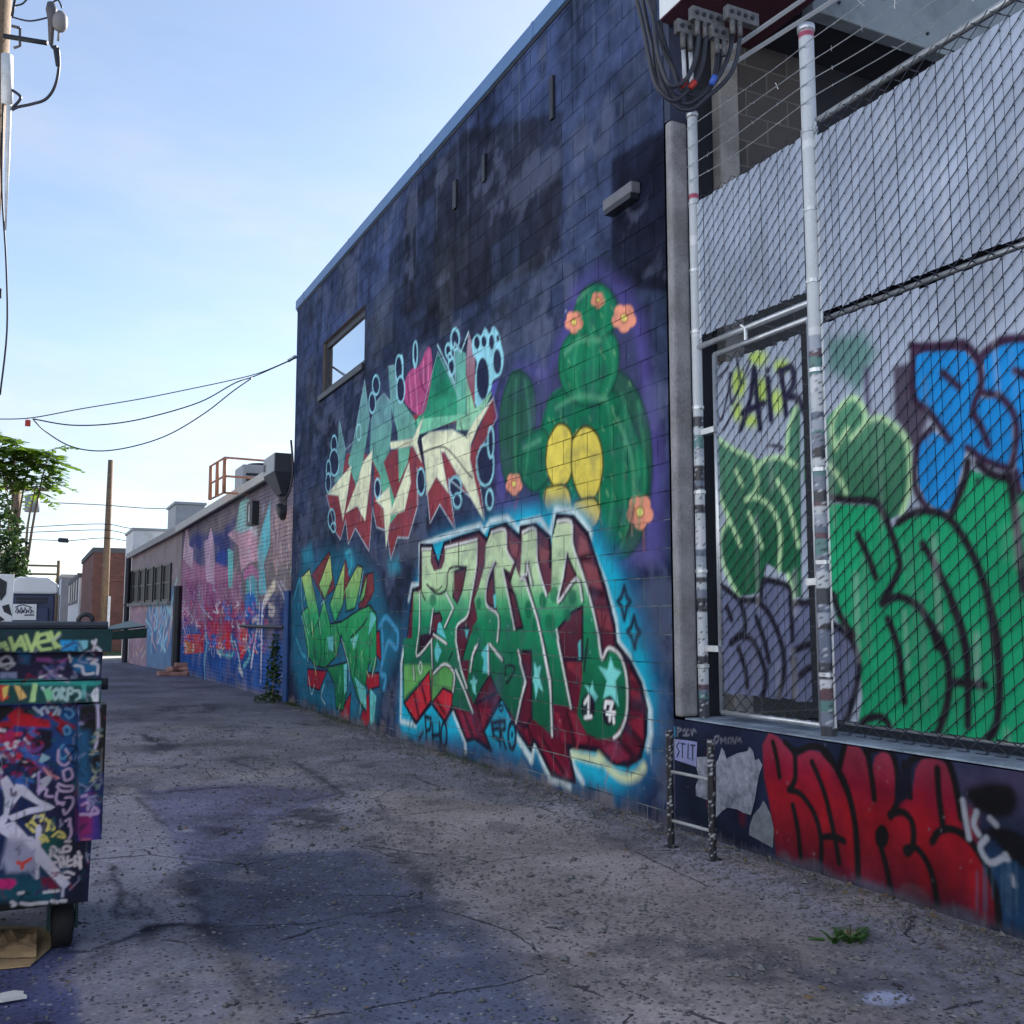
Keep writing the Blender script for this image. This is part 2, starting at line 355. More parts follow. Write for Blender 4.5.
wc.poly('G', [(25, 700), (60, 560), (120, 490), (165, 480), (228, 330), (262, 330), (275, 470), (260, 640), (210, 860), (150, 890), (50, 800)], (158, 76, 134), sm=True)
for q in ([(80, 560), (100, 840)], [(125, 520), (150, 880)], [(200, 440), (200, 620)], [(245, 360), (240, 640)]): wc.stroke('G', q, (206, 136, 186), .035, .03, .7)
for q in ([(165, 480), (185, 640), (240, 720)], [(215, 400), (220, 600)], [(60, 620), (80, 800)]): wc.stroke('G', q, (96, 30, 82), .03, .03, .8)
wc.poly('G', [(300, 640), (360, 560), (420, 640), (400, 720), (300, 760)], (14, 104, 86), .1, .8)
wc.poly('G', [(615, 270), (655, 203), (690, 222), (725, 148), (762, 205), (795, 138), (842, 200), (862, 290), (885, 400), (862, 545), (790, 605), (772, 690), (650, 825), (640, 600), (655, 440), (622, 380)], LB, sm=True)
for x, y, a, b in ((656, 278, 24, 55), (716, 270, 22, 48), (782, 275, 22, 65), (830, 440, 34, 108), (706, 585, 54, 180), (836, 240, 11, 30)): wc.ell('G', x, y, a, b, DK, .015)
wc.poly('G', [(790, 620), (850, 590), (800, 760), (775, 690)], (72, 78, 160), .03)
for x, y, a, b in ((470, 250, 36, 88), (412, 345, 25, 55), (438, 480, 27, 80), (425, 400, 15, 30), (12, 500, 14, 110), (130, 380, 18, 110)): wc.ell('G', x, y, a, b, DK); wc.ell('G', x, y, a, b, LB, ring=.035)
for x, y, a, b in ((95, 572, 12, 38), (95, 640, 19, 52), (73, 672, 9, 40), (72, 720, 10, 38), (85, 862, 14, 38), (92, 895, 10, 18), (260, 335, 14, 38), (245, 405, 13, 40), (350, 270, 14, 52), (357, 352, 16, 52), (415, 208, 8, 46),
                   (266, 742, 12, 38), (437, 715, 16, 52), (572, 738, 24, 42), (580, 790, 16, 28), (690, 650, 34, 82), (707, 785, 14, 38), (712, 560, 12, 60)):
    wc.ell('W', x, y, a, b, DK); wc.ell('W', x, y, a, b, LB, ring=.032)
wc.ell('W', 192, 520, 9, 32, (150, 214, 236), ring=.03)
for P in ([(105, 480), (165, 720), (195, 765), (228, 640), (245, 795), (290, 692), (378, 840), (400, 560), (425, 685), (490, 710), (517, 895), (560, 752), (630, 755), (690, 545), (685, 310)], [(745, 400), (768, 662), (830, 540), (930, 702), (885, 375), (1024, 490)]):
    wc.stroke('F', P, (160, 190, 216), .018, sm=False)
for P in ([(440, 440), (503, 205), (590, 390)], [(115, 470), (140, 590), (170, 560), (215, 315), (235, 470)], [(308, 262), (332, 258), (345, 370)], [(240, 480), (262, 400), (290, 366), (318, 400)], [(690, 880), (655, 620), (738, 460), (720, 380)]): wc.stroke('W', P, (140, 176, 206), .016, sm=False, alpha=.8)
wc.stroke('G', [(320, 300), (400, 470), (470, 640), (465, 280), (520, 360), (583, 190)], (150, 206, 230), .025, sm=False)

# --- green leaping lettering (lower left)
wc.cur = 2
wc.poly('H', [(10, 330), (60, 130), (190, 50), (330, 70), (440, 200), (500, 400), (570, 440), (545, 600), (470, 760), (430, 960), (60, 850), (10, 640)], (28, 110, 148), .5, .75)
wc.cur = 0
for P in ([(60, 60), (110, 20), (120, 110), (70, 130)], [(500, 110), (550, 90), (560, 150), (510, 170)], [(280, 60), (320, 70), (330, 130), (290, 140)]): wc.poly('H', P, (44, 150, 186), .25, .7)
wc.cur = 2
for P in ([(110, 180), (200, 60), (230, 250), (170, 300)], [(240, 300), (285, 95), (305, 200), (270, 330)], [(350, 350), (380, 180), (425, 165), (432, 260), (385, 345)]): wc.poly('H', P, (112, 56, 64), line=(OUT, .02))
for P in ([(290, 470), (390, 395), (388, 470), (310, 492)], [(430, 480), (457, 465), (467, 620), (430, 570)], [(90, 660), (190, 670), (150, 770), (90, 745)], [(375, 680), (455, 680), (458, 750), (400, 770)], [(250, 900), (312, 780), (302, 935)], [(360, 920), (402, 770), (412, 930), (390, 962)]): wc.poly('H', P, (140, 30, 50), line=(OUT, .03))
GZ = {0.3: (20, 100, 70), 0.9: (26, 124, 82), 1.5: (44, 160, 106), 2.0: (140, 190, 120), 2.5: (214, 216, 150)}
for P in ([(60, 370), (90, 343), (145, 420), (175, 300), (205, 430), (260, 420), (350, 360), (410, 333), (447, 400), (437, 560), (402, 640), (382, 780), (387, 885), (340, 800), (300, 640), (262, 480), (242, 590), (180, 655), (130, 645), (92, 600)],
          [(410, 340), (442, 380), (443, 640), (420, 695), (408, 600)], [(185, 650), (235, 640), (292, 625), (292, 780), (272, 875), (235, 862), (228, 740)],
          [(58, 190), (100, 148), (132, 300), (152, 400), (110, 485), (88, 330)], [(148, 230), (206, 70), (217, 200), (178, 305)], [(204, 330), (282, 105), (272, 330), (230, 425)],
          [(283, 250), (345, 128), (372, 140), (352, 270), (332, 350), (288, 365)], [(350, 330), (398, 165), (382, 292)]): wc.poly('H', P, GZ, line=(OUT, .028))
for P in ([(145, 420), (160, 560), (150, 640)], [(205, 430), (215, 520), (240, 590)], [(262, 420), (240, 440), (300, 640)], [(310, 500), (370, 440), (395, 400)], [(120, 400), (125, 600)], [(340, 560), (330, 700)], [(180, 500), (175, 640)]): wc.stroke('H', P, OUT, .03)
for P in ([(412, 360), (442, 400), (402, 490)], [(330, 700), (387, 760), (392, 870), (358, 820)], [(190, 500), (222, 490), (222, 570), (198, 560)], [(310, 510), (352, 480), (330, 560)], [(410, 760), (442, 800), (430, 935), (410, 945)], [(275, 640), (292, 630), (290, 770), (278, 790)]): wc.poly('H', P, (92, 186, 196))
for P in ([(60, 190), (62, 330), (95, 480)], [(265, 510), (300, 640), (305, 720)], [(175, 310), (160, 330)], [(60, 390), (95, 540), (90, 620)], [(95, 700), (110, 790), (125, 740)], [(175, 740), (160, 800), (180, 840)], [(440, 600), (420, 700)], [(150, 400), (155, 480)], [(375, 160), (355, 280)]): wc.stroke('H', P, (170, 214, 220), .018, alpha=.85)
for i in range(150):
    x, y = RNG.uniform(60, 450), RNG.uniform(140, 900); q = WP.m(*px('H', [(x, y)])[0]); c_ = wc.get(*q)
    if c_[1] > 1.4 * c_[0] and c_[1] > 1.15 * c_[2]: wc.stroke('H', [(x, y), (x + RNG.uniform(-16, 16), y + RNG.uniform(25, 80))], [(10, 70, 54), (110, 200, 150), OUT, (60, 170, 120), (180, 210, 160)][i % 5], RNG.uniform(.012, .03), .018, RNG.uniform(.5, .9))
for P in ([(460, 440), (490, 395), (530, 440), (552, 480), (545, 555), (505, 520), (480, 600), (465, 680), (490, 700), (480, 760)], [(470, 430), (475, 560), (470, 640)]): wc.stroke('H', P, (56, 138, 190), .07, .04)
for P in ([(20, 300), (50, 200), (45, 340)], [(30, 500), (60, 580), (80, 600)], [(90, 60), (95, 110)], [(285, 70), (310, 60), (315, 130), (300, 170)]): wc.stroke('H', P, (70, 176, 208), .04, .05, .7)

# --- plain green prickly-pear pads with peach blooms and purple glow (upper right)
wc.cur = 3
wc.poly('X', [(497, 400), (518, 365), (548, 372), (563, 330), (573, 288), (598, 270), (628, 292), (644, 325), (654, 400), (664, 470), (660, 560), (604, 565), (540, 525), (497, 505)], (86, 82, 172), .30, .62)
wc.poly('X', [(505, 400), (520, 372), (545, 380), (568, 340), (580, 292), (598, 280), (620, 300), (634, 330), (644, 400), (652, 470), (646, 548), (604, 556), (546, 520), (505, 498)], (50, 60, 96), .12, .85)
CG = (18, 110, 84); CD = (38, 86, 78)
def pad(P, c=CG, edge=(14, 56, 56)):
    wc.poly('X', P, c, .03, sm=True); wc.stroke('X', P + P[:1], edge, .03, .04, .8)
pad([(592, 372), (622, 372), (645, 410), (652, 470), (640, 540), (612, 556), (600, 470)], CD)
pad([(512, 372), (528, 376), (536, 410), (526, 470), (516, 496), (502, 470), (500, 410)], CD)
pad([(548, 400), (575, 385), (612, 388), (640, 440), (648, 490), (622, 540), (590, 556), (552, 530), (536, 470)])
pad([(560, 350), (575, 330), (605, 328), (618, 345), (616, 380), (600, 404), (574, 402), (560, 380)], (24, 118, 90))
pad([(572, 318), (582, 292), (598, 283), (614, 296), (618, 322), (600, 338), (580, 334)], (22, 122, 92))
pad([(520, 440), (545, 430), (552, 470), (534, 492), (518, 470)], (20, 104, 80))
YL = (206, 202, 96)
for P in ([(548, 440), (558, 424), (570, 430), (574, 456), (568, 482), (554, 486), (546, 466)], [(572, 440), (584, 426), (598, 436), (603, 466), (596, 496), (582, 500), (572, 474)], [(546, 488), (566, 486), (572, 512), (560, 520), (545, 508)], [(574, 502), (594, 498), (600, 516), (590, 530), (574, 520)]):
    wc.poly('X', P, YL, .02, sm=True); wc.stroke('X', P + P[:1], (58, 66, 34), .025)
PE = (226, 146, 128)
for cx_, cy_, r_, rr in ((624, 318, 12, 14), (574, 322, 9, 11), (640, 512, 13, 17), (514, 484, 8, 11), (598, 300, 7, 8)):
    for t in range(5):
        a = t * 1.2566 + .3; wc.ell('X', cx_ + r_ * .55 * math.cos(a), cy_ + rr * .55 * math.sin(a), r_ * .5, rr * .5, PE, .02)
    wc.ell('X', cx_, cy_, r_ * .28, rr * .28, (240, 214, 120))
    wc.ell('X', cx_, cy_, r_ * .32, rr * .32, (150, 70, 70), ring=.012)
for i in range(70):                                # spines
    u, v = RNG.uniform(545, 640), RNG.uniform(300, 545)
    q = WP.m(u, v)
    if (wc.get(q[0], q[1])[1] > 1.6 * wc.get(q[0], q[1])[0]) and (wc.get(q[0], q[1])[1] > wc.get(q[0], q[1])[2]):
        wc.stroke(None, [(q[0], q[1]), (q[0] + .03, q[1] + .04)], (120, 180, 140), .012, alpha=.6)
for x0_, x1_, y0_, y1_, n in ((552, 640, 392, 550, 8), (562, 616, 330, 402, 6), (576, 617, 286, 336, 5), (505, 532, 378, 480, 4), (610, 648, 400, 530, 4)):
    for k in range(n):
        f_ = (k + .5) / n; xm = x0_ + (x1_ - x0_) * f_; bow = (f_ - .5) * (x1_ - x0_) * .35
        pts_ = [(xm - bow, y0_ + 3), (xm + bow * .3, (y0_ + y1_) / 2), (xm - bow, y1_ - 3)]; qs = [WP.m(*q_) for q_ in pts_]; cc = wc.get(*qs[1])
        if cc[1] > 1.3 * cc[0]: wc.stroke('X', pts_, [(10, 66, 56), (60, 150, 116)][k % 2], .03, .05, .55)
for P in ([(566, 352), (580, 340), (600, 340)], [(556, 408), (580, 396), (606, 400)], [(618, 420), (632, 460), (634, 500)], [(578, 300), (588, 290)], [(524, 448), (540, 440)]): wc.stroke('X', P, (96, 176, 144), .035, .05, .6)

# --- big green and maroon lettering on a cyan cloud (lower right)
wc.cur = 4
halo = [(399, 738), (398, 700), (404, 640), (412, 590), (420, 560), (428, 540), (450, 530), (490, 518), (515, 508), (545, 503), (565, 501), (588, 512), (606, 535), (622, 560), (640, 600), (652, 640), (660, 680), (662, 720), (652, 765), (630, 796), (600, 800), (565, 786), (530, 770), (490, 756), (450, 748), (420, 745)]
wc.poly('X', halo, (16, 104, 160), .34, .85, sm=True)
wc.poly('X', [(402, 730), (401, 690), (408, 640), (416, 590), (424, 556), (434, 542), (455, 533), (495, 520), (520, 512), (545, 508), (565, 506), (584, 518), (600, 540), (614, 565), (630, 605), (641, 640), (650, 680), (652, 715), (642, 755), (625, 782), (602, 785), (566, 770), (530, 752), (490, 742), (450, 735), (420, 735)], (22, 168, 212), .22, .97, sm=True)
LL = (196, 228, 246)
for k, P in (('A', [(120, 640), (140, 545), (188, 545), (190, 290), (300, 250), (420, 210), (580, 160), (600, 205), (640, 138), (750, 113), (825, 190), (840, 150), (960, 122), (1010, 200)]), ('B', [(190, 240), (228, 58), (352, 78), (452, 208), (444, 290), (540, 520), (610, 760), (630, 920), (700, 1010)]),
             ('D', [(620, 10), (700, 130), (780, 280), (832, 450), (836, 600), (818, 690)]), ('C', [(72, 150), (68, 520), (165, 545)]), ('C', [(400, 450), (480, 650), (484, 715)]), ('C', [(810, 620), (905, 772), (922, 640), (1010, 800)]), ('D', [(0, 640), (72, 770), (92, 650), (165, 830), (190, 860)]), ('D', [(320, 700), (340, 800), (400, 910)]), ('D', [(190, 900), (260, 905), (320, 940)])):
    wc.stroke(k, P, LL, .05, .05, .9, sm=False)
wc.stroke('A', [(90, 960), (80, 1020)], LL, .08, .06)
body = px('A', [(195, 290), (270, 293), (310, 415), (345, 280), (440, 243), (572, 203), (622, 258), (640, 193), (742, 158), (832, 240), (835, 178), (932, 163), (1018, 238)]) + px('B', [(190, 242), (196, 425), (213, 240), (235, 103), (342, 113), (432, 220), (542, 560), (602, 800), (612, 920)]) + \
    px('D', [(702, 140), (772, 280), (807, 450), (802, 600), (772, 742), (690, 797), (600, 782), (500, 702), (440, 692), (305, 682), (352, 902), (200, 852), (100, 652), (85, 640), (70, 702), (0, 602)]) + px('C', [(810, 562), (715, 368), (600, 582), (645, 702), (540, 627), (490, 642), (405, 432), (350, 522), (265, 402), (165, 532), (90, 402), (85, 130)]) + px('A', [(100, 960), (145, 580), (190, 560)])
wc.poly('X', body, {0.2: (92, 20, 46), 1.2: (78, 30, 52), 2.0: (92, 58, 78)}, line=(OUT, .05))
DM = (52, 16, 38); LM = {0.2: (126, 26, 58), 1.2: (116, 46, 64), 2.1: (122, 80, 94)}
for k, P in (('B', [(380, 230), (425, 260), (445, 350), (370, 365)]), ('B', [(400, 390), (490, 430), (525, 580), (440, 540)]), ('B', [(480, 700), (565, 720), (592, 840), (510, 810)]), ('B', [(300, 800), (390, 700), (390, 760), (330, 870)]), ('B', [(120, 300), (190, 330), (180, 380), (130, 370)]),
             ('D', [(280, 110), (395, 150), (388, 255), (310, 180)]), ('D', [(700, 200), (745, 262), (700, 252)]), ('D', [(700, 310), (765, 340), (772, 385), (700, 355)]), ('D', [(690, 530), (785, 480), (790, 640), (710, 590)]), ('D', [(280, 460), (360, 470), (440, 655), (370, 660)]),
             ('D', [(110, 620), (170, 630), (330, 885), (250, 870)]), ('D', [(530, 700), (640, 640), (720, 745), (620, 785)]), ('D', [(220, 460), (250, 470), (300, 640), (270, 660)]), ('C', [(550, 440), (650, 440), (600, 570)]), ('C', [(440, 450), (520, 480), (560, 620), (490, 622)]), ('C', [(600, 280), (640, 250), (680, 340), (590, 350)]), ('C', [(840, 440), (900, 500), (900, 640), (870, 600)]),
             ('A', [(420, 480), (480, 470), (460, 560), (425, 600)]), ('A', [(760, 260), (820, 290), (820, 380), (780, 350)]), ('A', [(950, 280), (1000, 330), (1000, 420), (960, 380)])): wc.poly(k, P, LM, .03)
for k, P in (('D', [(300, 470), (330, 560), (345, 655)]), ('D', [(640, 650), (740, 760)]), ('D', [(150, 640), (280, 850)]), ('D', [(690, 420), (800, 430)]), ('D', [(690, 560), (780, 660)]), ('B', [(300, 850), (380, 940)]), ('B', [(380, 380), (450, 360)]), ('B', [(440, 580), (530, 600)]), ('C', [(470, 460), (530, 620)]), ('C', [(860, 460), (900, 620)]), ('C', [(560, 430), (580, 520)])): wc.stroke(k, P, DM, .06, .04)
for i in range(420):                               # scratchy dark and light streaks in the drop shadow
    a, b = RNG.uniform(.1, 7.2), RNG.uniform(.15, 2.7); c_ = wc.get(a, b)
    if c_[0] > 1.7 * c_[1] and c_[0] > .02:
        l_ = RNG.uniform(.06, .26); wc.stroke(None, [(a, b), (a + l_ * .5, b - l_)], [DM, (140, 60, 84), (60, 18, 40)][i % 3], RNG.uniform(.012, .035), .02, RNG.uniform(.3, .8))
LG = {0.25: (8, 74, 60), 0.9: (14, 100, 76), 1.42: (26, 132, 98), 1.60: (78, 168, 126), 1.78: (164, 206, 172), 2.4: (196, 222, 196)}
Ls = [('A', [(205, 306), (262, 310), (260, 400), (282, 455), (330, 440), (350, 385), (355, 298), (557, 248), (553, 400), (520, 600), (500, 720), (422, 820), (440, 1024), (370, 1024), (360, 920), (270, 855), (168, 1008), (80, 1030), (140, 900), (150, 590), (190, 590), (205, 560)]),
      ('A', [(613, 290), (650, 203), (737, 188), (744, 300), (792, 400), (765, 470), (720, 440), (690, 402), (663, 392), (630, 470), (610, 590), (622, 690), (692, 740), (690, 912), (560, 920), (520, 1024), (440, 1024), (500, 900), (560, 760), (540, 640), (568, 560), (606, 420)]),
      ('A', [(690, 402), (722, 442), (795, 830), (690, 830), (690, 740), (672, 600), (668, 430)]), ('A', [(800, 420), (832, 502), (868, 512), (930, 720), (1005, 1024), (820, 1024), (700, 1024), (690, 830), (800, 830), (852, 822), (800, 600), (770, 520)]),
      ('C', [(85, -10), (420, -10), (490, 310), (530, 470), (400, 420), (400, 330), (410, 210), (350, 150), (280, 215), (265, 180), (265, 395), (90, 390)]),
      ('C', [(520, 10), (700, -10), (1030, -10), (1030, 590), (905, 500), (905, 70), (815, 70), (865, 260), (805, 520), (700, 350), (640, 220), (540, 420), (490, 310)]),
      ('B', [(15, 203), (102, 188), (102, 350), (132, 520), (170, 602), (202, 590), (205, 250), (240, 128), (327, 133), (342, 280), (430, 520), (522, 960), (440, 1024), (400, 1024), (400, 680), (330, 720), (238, 830), (272, 1030), (165, 1030), (30, 510), (0, 480), (10, 330)]),
      ('D', [(0, -10), (150, -10), (240, -10), (330, 432), (210, 410), (207, 612), (75, 500), (75, 78), (0, 75)]), ('D', [(400, -10), (502, -10), (522, 112), (560, 58), (622, 78), (672, 180), (692, 330), (682, 470), (602, 622), (500, 640), (420, 590), (365, 480), (398, 250)])]
for k, P in Ls: wc.poly(k, P, LG)
for k, P in (('A', [(410, 460), (490, 430), (462, 580), (430, 660), (402, 620)]), ('A', [(275, 730), (320, 720), (332, 760), (310, 850), (252, 850)]), ('A', [(430, 830), (502, 812), (498, 900), (462, 1024), (432, 1010)]), ('A', [(655, 470), (672, 600), (670, 690), (622, 660), (612, 590)]), ('A', [(760, 560), (800, 610), (850, 815), (805, 825)]), ('A', [(735, 450), (765, 470), (770, 530)]), ('B', [(298, 345), (352, 468), (362, 492), (245, 652), (282, 500)]), ('A', [(870, 400), (900, 600), (885, 570), (865, 510)]),
             ('C', [(640, 222), (690, 340), (540, 410), (590, 300)]), ('C', [(815, 72), (905, 72), (905, 500), (870, 560), (805, 520), (865, 260)]), ('B', [(240, 830), (330, 720), (400, 680), (400, 1024), (270, 1024)])): wc.poly(k, P, {0.2: (84, 22, 46), 1.2: (76, 32, 52), 2.0: (98, 60, 76)}, line=(OUT, .03))
wc.poly('A', [(195, 862), (268, 850), (270, 900), (178, 985)], (40, 18, 44))
for k, P in (('A', [(308, 790), (322, 780), (362, 890), (300, 850)]), ('C', [(300, 10), (330, 70), (302, 145), (290, 120), (285, 70)]), ('C', [(612, 38), (630, 30), (628, 212), (590, 212), (602, 130), (582, 90)]), ('A', [(478, 830), (505, 830), (490, 890)]), ('A', [(660, 610), (676, 600), (680, 690), (668, 690)]), ('B', [(372, 920), (388, 890), (390, 1020), (376, 1020)])): wc.poly(k, P, (84, 190, 206))
wc.poly('C', [(90, 160), (265, 155), (262, 240), (200, 250), (90, 375)], (96, 172, 98), .06, .9); wc.poly('C', [(275, 215), (350, 155), (405, 215), (398, 320), (340, 310), (270, 395)], (80, 160, 92), .06, .9)
for P in ([(92, 405), (190, 285), (252, 200), (262, 390), (167, 522)], [(270, 402), (340, 308), (402, 340), (395, 422), (350, 516)]): wc.poly('C', P, (172, 42, 60), line=(OUT, .03))
for P in ([(155, 345), (185, 500)], [(205, 300), (230, 400)], [(300, 390), (350, 470)]): wc.stroke('C', P, (84, 16, 34), .06, .04)
for k, x, y, a, b in (('A', 885, 700, 24, 60), ('A', 980, 645, 24, 52), ('A', 568, 662, 17, 40), ('A', 275, 640, 22, 40), ('A', 545, 830, 20, 40), ('B', 58, 705, 24, 58), ('B', 218, 605, 28, 55), ('B', 196, 790, 32, 55), ('B', 335, 620, 26, 50), ('B', 146, 640, 22, 52), ('B', 95, 800, 20, 50), ('B', 300, 735, 26, 40), ('A', 1010, 780, 20, 50)): wc.ell(k, x, y, a, b, (18, 104, 78), .03, .75)
for k, P in (('A', [(190, 590), (187, 820), (170, 1000), (270, 890)]), ('A', [(557, 252), (552, 420), (515, 640), (492, 745), (423, 822), (440, 1024)]), ('A', [(205, 314), (264, 312)]), ('A', [(352, 303), (557, 252)]), ('A', [(650, 206), (737, 192), (746, 320), (790, 400)]), ('A', [(666, 400), (630, 490), (611, 600), (622, 680), (692, 742), (686, 905)]), ('A', [(720, 440), (760, 640), (796, 828)]),
             ('A', [(848, 206), (932, 190), (942, 400), (1000, 610)]), ('A', [(835, 505), (870, 522), (940, 760), (1002, 1020)]), ('A', [(845, 480), (875, 475), (878, 400)]), ('A', [(520, 1024), (545, 940)]), ('A', [(640, 925), (715, 1010)]), ('A', [(278, 860), (362, 920)]), ('A', [(360, 600), (405, 690), (350, 812)]), ('A', [(275, 700), (255, 850)]),
             ('B', [(240, 136), (327, 140), (337, 290), (400, 480), (470, 720), (522, 985)]), ('B', [(295, 345), (272, 500), (243, 655), (360, 500), (396, 642)]), ('B', [(30, 512), (110, 760), (166, 1024)]), ('B', [(234, 832), (270, 1024)]), ('B', [(45, 410), (75, 540)]),
             ('C', [(265, 0), (270, 180)]), ('C', [(402, 330), (410, 215), (350, 153), (278, 215)]), ('C', [(420, 0), (455, 190), (492, 305)]), ('C', [(420, 190), (480, 330), (530, 465)]), ('C', [(513, 200), (530, 90), (560, 28)]), ('C', [(627, 30), (630, 215)]), ('C', [(640, 28), (717, 128)]), ('C', [(820, 68), (866, 255), (806, 528)]), ('C', [(970, 0), (1024, 300)]), ('C', [(150, 170), (155, 250)]),
             ('D', [(140, 0), (192, 260), (205, 612)]), ('D', [(240, 0), (325, 432)]), ('D', [(503, 0), (525, 120), (565, 52), (640, 100), (682, 250), (682, 460), (645, 580), (600, 627)]), ('D', [(0, 140), (36, 270), (0, 400)])):
    wc.stroke(None, [(a_ - .028, b_ - .006) for a_, b_ in wc.pts(k, P)], OUT, .036, .02, .9, sm=len(P) > 3); wc.stroke(k, P, WHT, .025, .018, .92, sm=len(P) > 3)
wc.stroke('A', [(262, 560), (300, 580), (332, 552)], (70, 80, 50), .022); wc.stroke('A', [(298, 460), (300, 570)], (120, 130, 90), .015)
for k, P in (('A', [(200, 330), (200, 560), (225, 640)]), ('A', [(235, 540), (300, 600), (360, 570), (380, 440), (490, 430)]), ('A', [(440, 280), (440, 420)]), ('A', [(770, 520), (800, 420)]), ('C', [(750, 280), (800, 180), (740, 170), (745, 270)]), ('C', [(375, 130), (400, 80)]), ('D', [(432, 0), (410, 200)]), ('D', [(75, 100), (78, 500)])): wc.stroke(k, P, OUT, .028)
STARC = (112, 208, 216)
for k, P in (('D', [(580, 105), (602, 180), (650, 205), (612, 260), (632, 425), (580, 355), (532, 372), (556, 260), (503, 170), (560, 190)]), ('D', [(465, 263), (472, 320), (500, 362), (482, 392), (440, 340), (413, 285), (450, 305)]), ('D', [(88, 138), (106, 180), (132, 168), (122, 230), (147, 322), (117, 300), (100, 375), (93, 290), (80, 260), (93, 220)]), ('C', [(535, 220), (542, 250), (562, 258), (547, 290), (552, 355), (530, 330), (525, 290), (510, 262), (528, 255)]), ('C', [(930, 140), (938, 180), (966, 165), (955, 235), (978, 330), (950, 300), (932, 378), (925, 290), (916, 250), (926, 220)])): wc.poly(k, P, STARC, .02)
wc.ell('D', 436, 432, 45, 92, OUT, .02); wc.ell('D', 570, 455, 44, 96, OUT, .02)
for P in ([(412, 405), (440, 362), (437, 492)], [(415, 496), (456, 490)], [(544, 432), (549, 398), (592, 402), (580, 440), (574, 512)], [(556, 470), (606, 466)], [(598, 500), (600, 525)]): wc.stroke('D', P, WHT, .035, sm=False)
BK = (22, 28, 50)
for P in ([(650, 532), (695, 524)], [(652, 532), (662, 612)], [(655, 572), (692, 566)], [(662, 612), (697, 640)], [(702, 520), (706, 672)], [(702, 522), (735, 520), (736, 568), (706, 582), (740, 692)], [(225, 490), (237, 705)], [(225, 490), (262, 502), (256, 572), (232, 582)], [(270, 540), (277, 692)], [(316, 530), (322, 692)], [(272, 612), (320, 606)], [(185, 640), (210, 590)]): wc.stroke('C', P, BK, .05, .03, sm=False)
wc.ell('C', 781, 612, 24, 84, BK, ring=.05); wc.ell('C', 781, 605, 7, 25, BK); wc.ell('C', 711, 436, 12, 18, BK, ring=.03); wc.ell('C', 345, 608, 18, 80, BK, ring=.045)
for P in ([(668, 553), (684, 622), (706, 650), (685, 682), (668, 765), (650, 682), (626, 650), (650, 620)], [(730, 745), (745, 815), (768, 845), (745, 880), (735, 950), (716, 880), (688, 840), (712, 815)]): wc.stroke('B', P + P[:1], (28, 40, 66), .045, .03, sm=False)
wc.stroke('A', [(100, 620), (85, 700), (110, 760), (95, 860)], (24, 70, 110), .03, .03); wc.stroke('C', [(180, 175), (195, 140), (205, 175), (195, 215), (180, 175)], WHT, .02)
for P in ([(340, 735), (420, 752), (505, 778)], [(505, 748), (580, 832), (660, 882), (740, 872), (792, 812)]): wc.stroke('D', P, (206, 222, 176), .06, .06, .9)
wc.cur = 0
# uneven coverage: the wall shows through thin paint, drips run down, overspray dots stray outside the letters
thin = np.clip((fr2 - .50) * 5, 0, 1) * .30 + np.clip((fr - .54) * 6, 0, 1) * .16; k_ = ((wc.id > 0) * thin)[..., None]; wc.img = wc.img * (1 - k_) + base_img * k_
for i in range(160):
    a, b = RNG.uniform(.1, 11), RNG.uniform(.3, 3.9)
    if wc.getid(a, b) > 0:
        c_ = wc.get(a, b).copy(); l_ = RNG.uniform(.05, .3); bx_ = wc._box([(a, b), (a, b - l_)], .03); d_, _ = wc._dist([(a, b), (a, b - l_)], bx_[4], bx_[5], False); cv_ = np.clip(.5 + (.006 - d_) / .012, 0, 1)[..., None] * RNG.uniform(.4, .8)
        sub = wc.img[bx_[2]:bx_[3], bx_[0]:bx_[1]]; sub[:] = sub * (1 - cv_) + c_ * cv_
for i in range(500): a, b = RNG.uniform(0, 11.2), RNG.uniform(.1, 4.2); wc.ell(None, a, b, RNG.uniform(.004, .014), RNG.uniform(.004, .014), [(150, 190, 210), (40, 120, 90), (24, 26, 44), (120, 60, 80)][i % 4], .012, RNG.uniform(.2, .6), n=6)
# dust and splashed dirt along the foot of the wall
def dirt(cv, a0, a1, n, hmax, cols):
    for i in range(n):
        a = RNG.uniform(a0, a1); h = hmax * RNG.uniform(.15, 1) ** 2; r = RNG.uniform(.02, .16)
        cv.ell(None, a, RNG.uniform(-.02, h * .5), r, max(.01, h * RNG.uniform(.3, .6)), cols[i % len(cols)], RNG.uniform(.03, .08), RNG.uniform(.15, .5), n=9)
    for i in range(n // 2):
        a = RNG.uniform(a0, a1); cv.stroke(None, [(a, -.02), (a + RNG.uniform(-.01, .01), hmax * RNG.uniform(.1, .7))], cols[i % len(cols)], RNG.uniform(.006, .02), .012, RNG.uniform(.2, .6))
dirt(wc, -.05, 11.3, 420, .24, [(84, 88, 108), (34, 42, 62), (104, 104, 114)])
wc.mottle(.5, .10, 3); wc.mottle(.11, .08, 4)

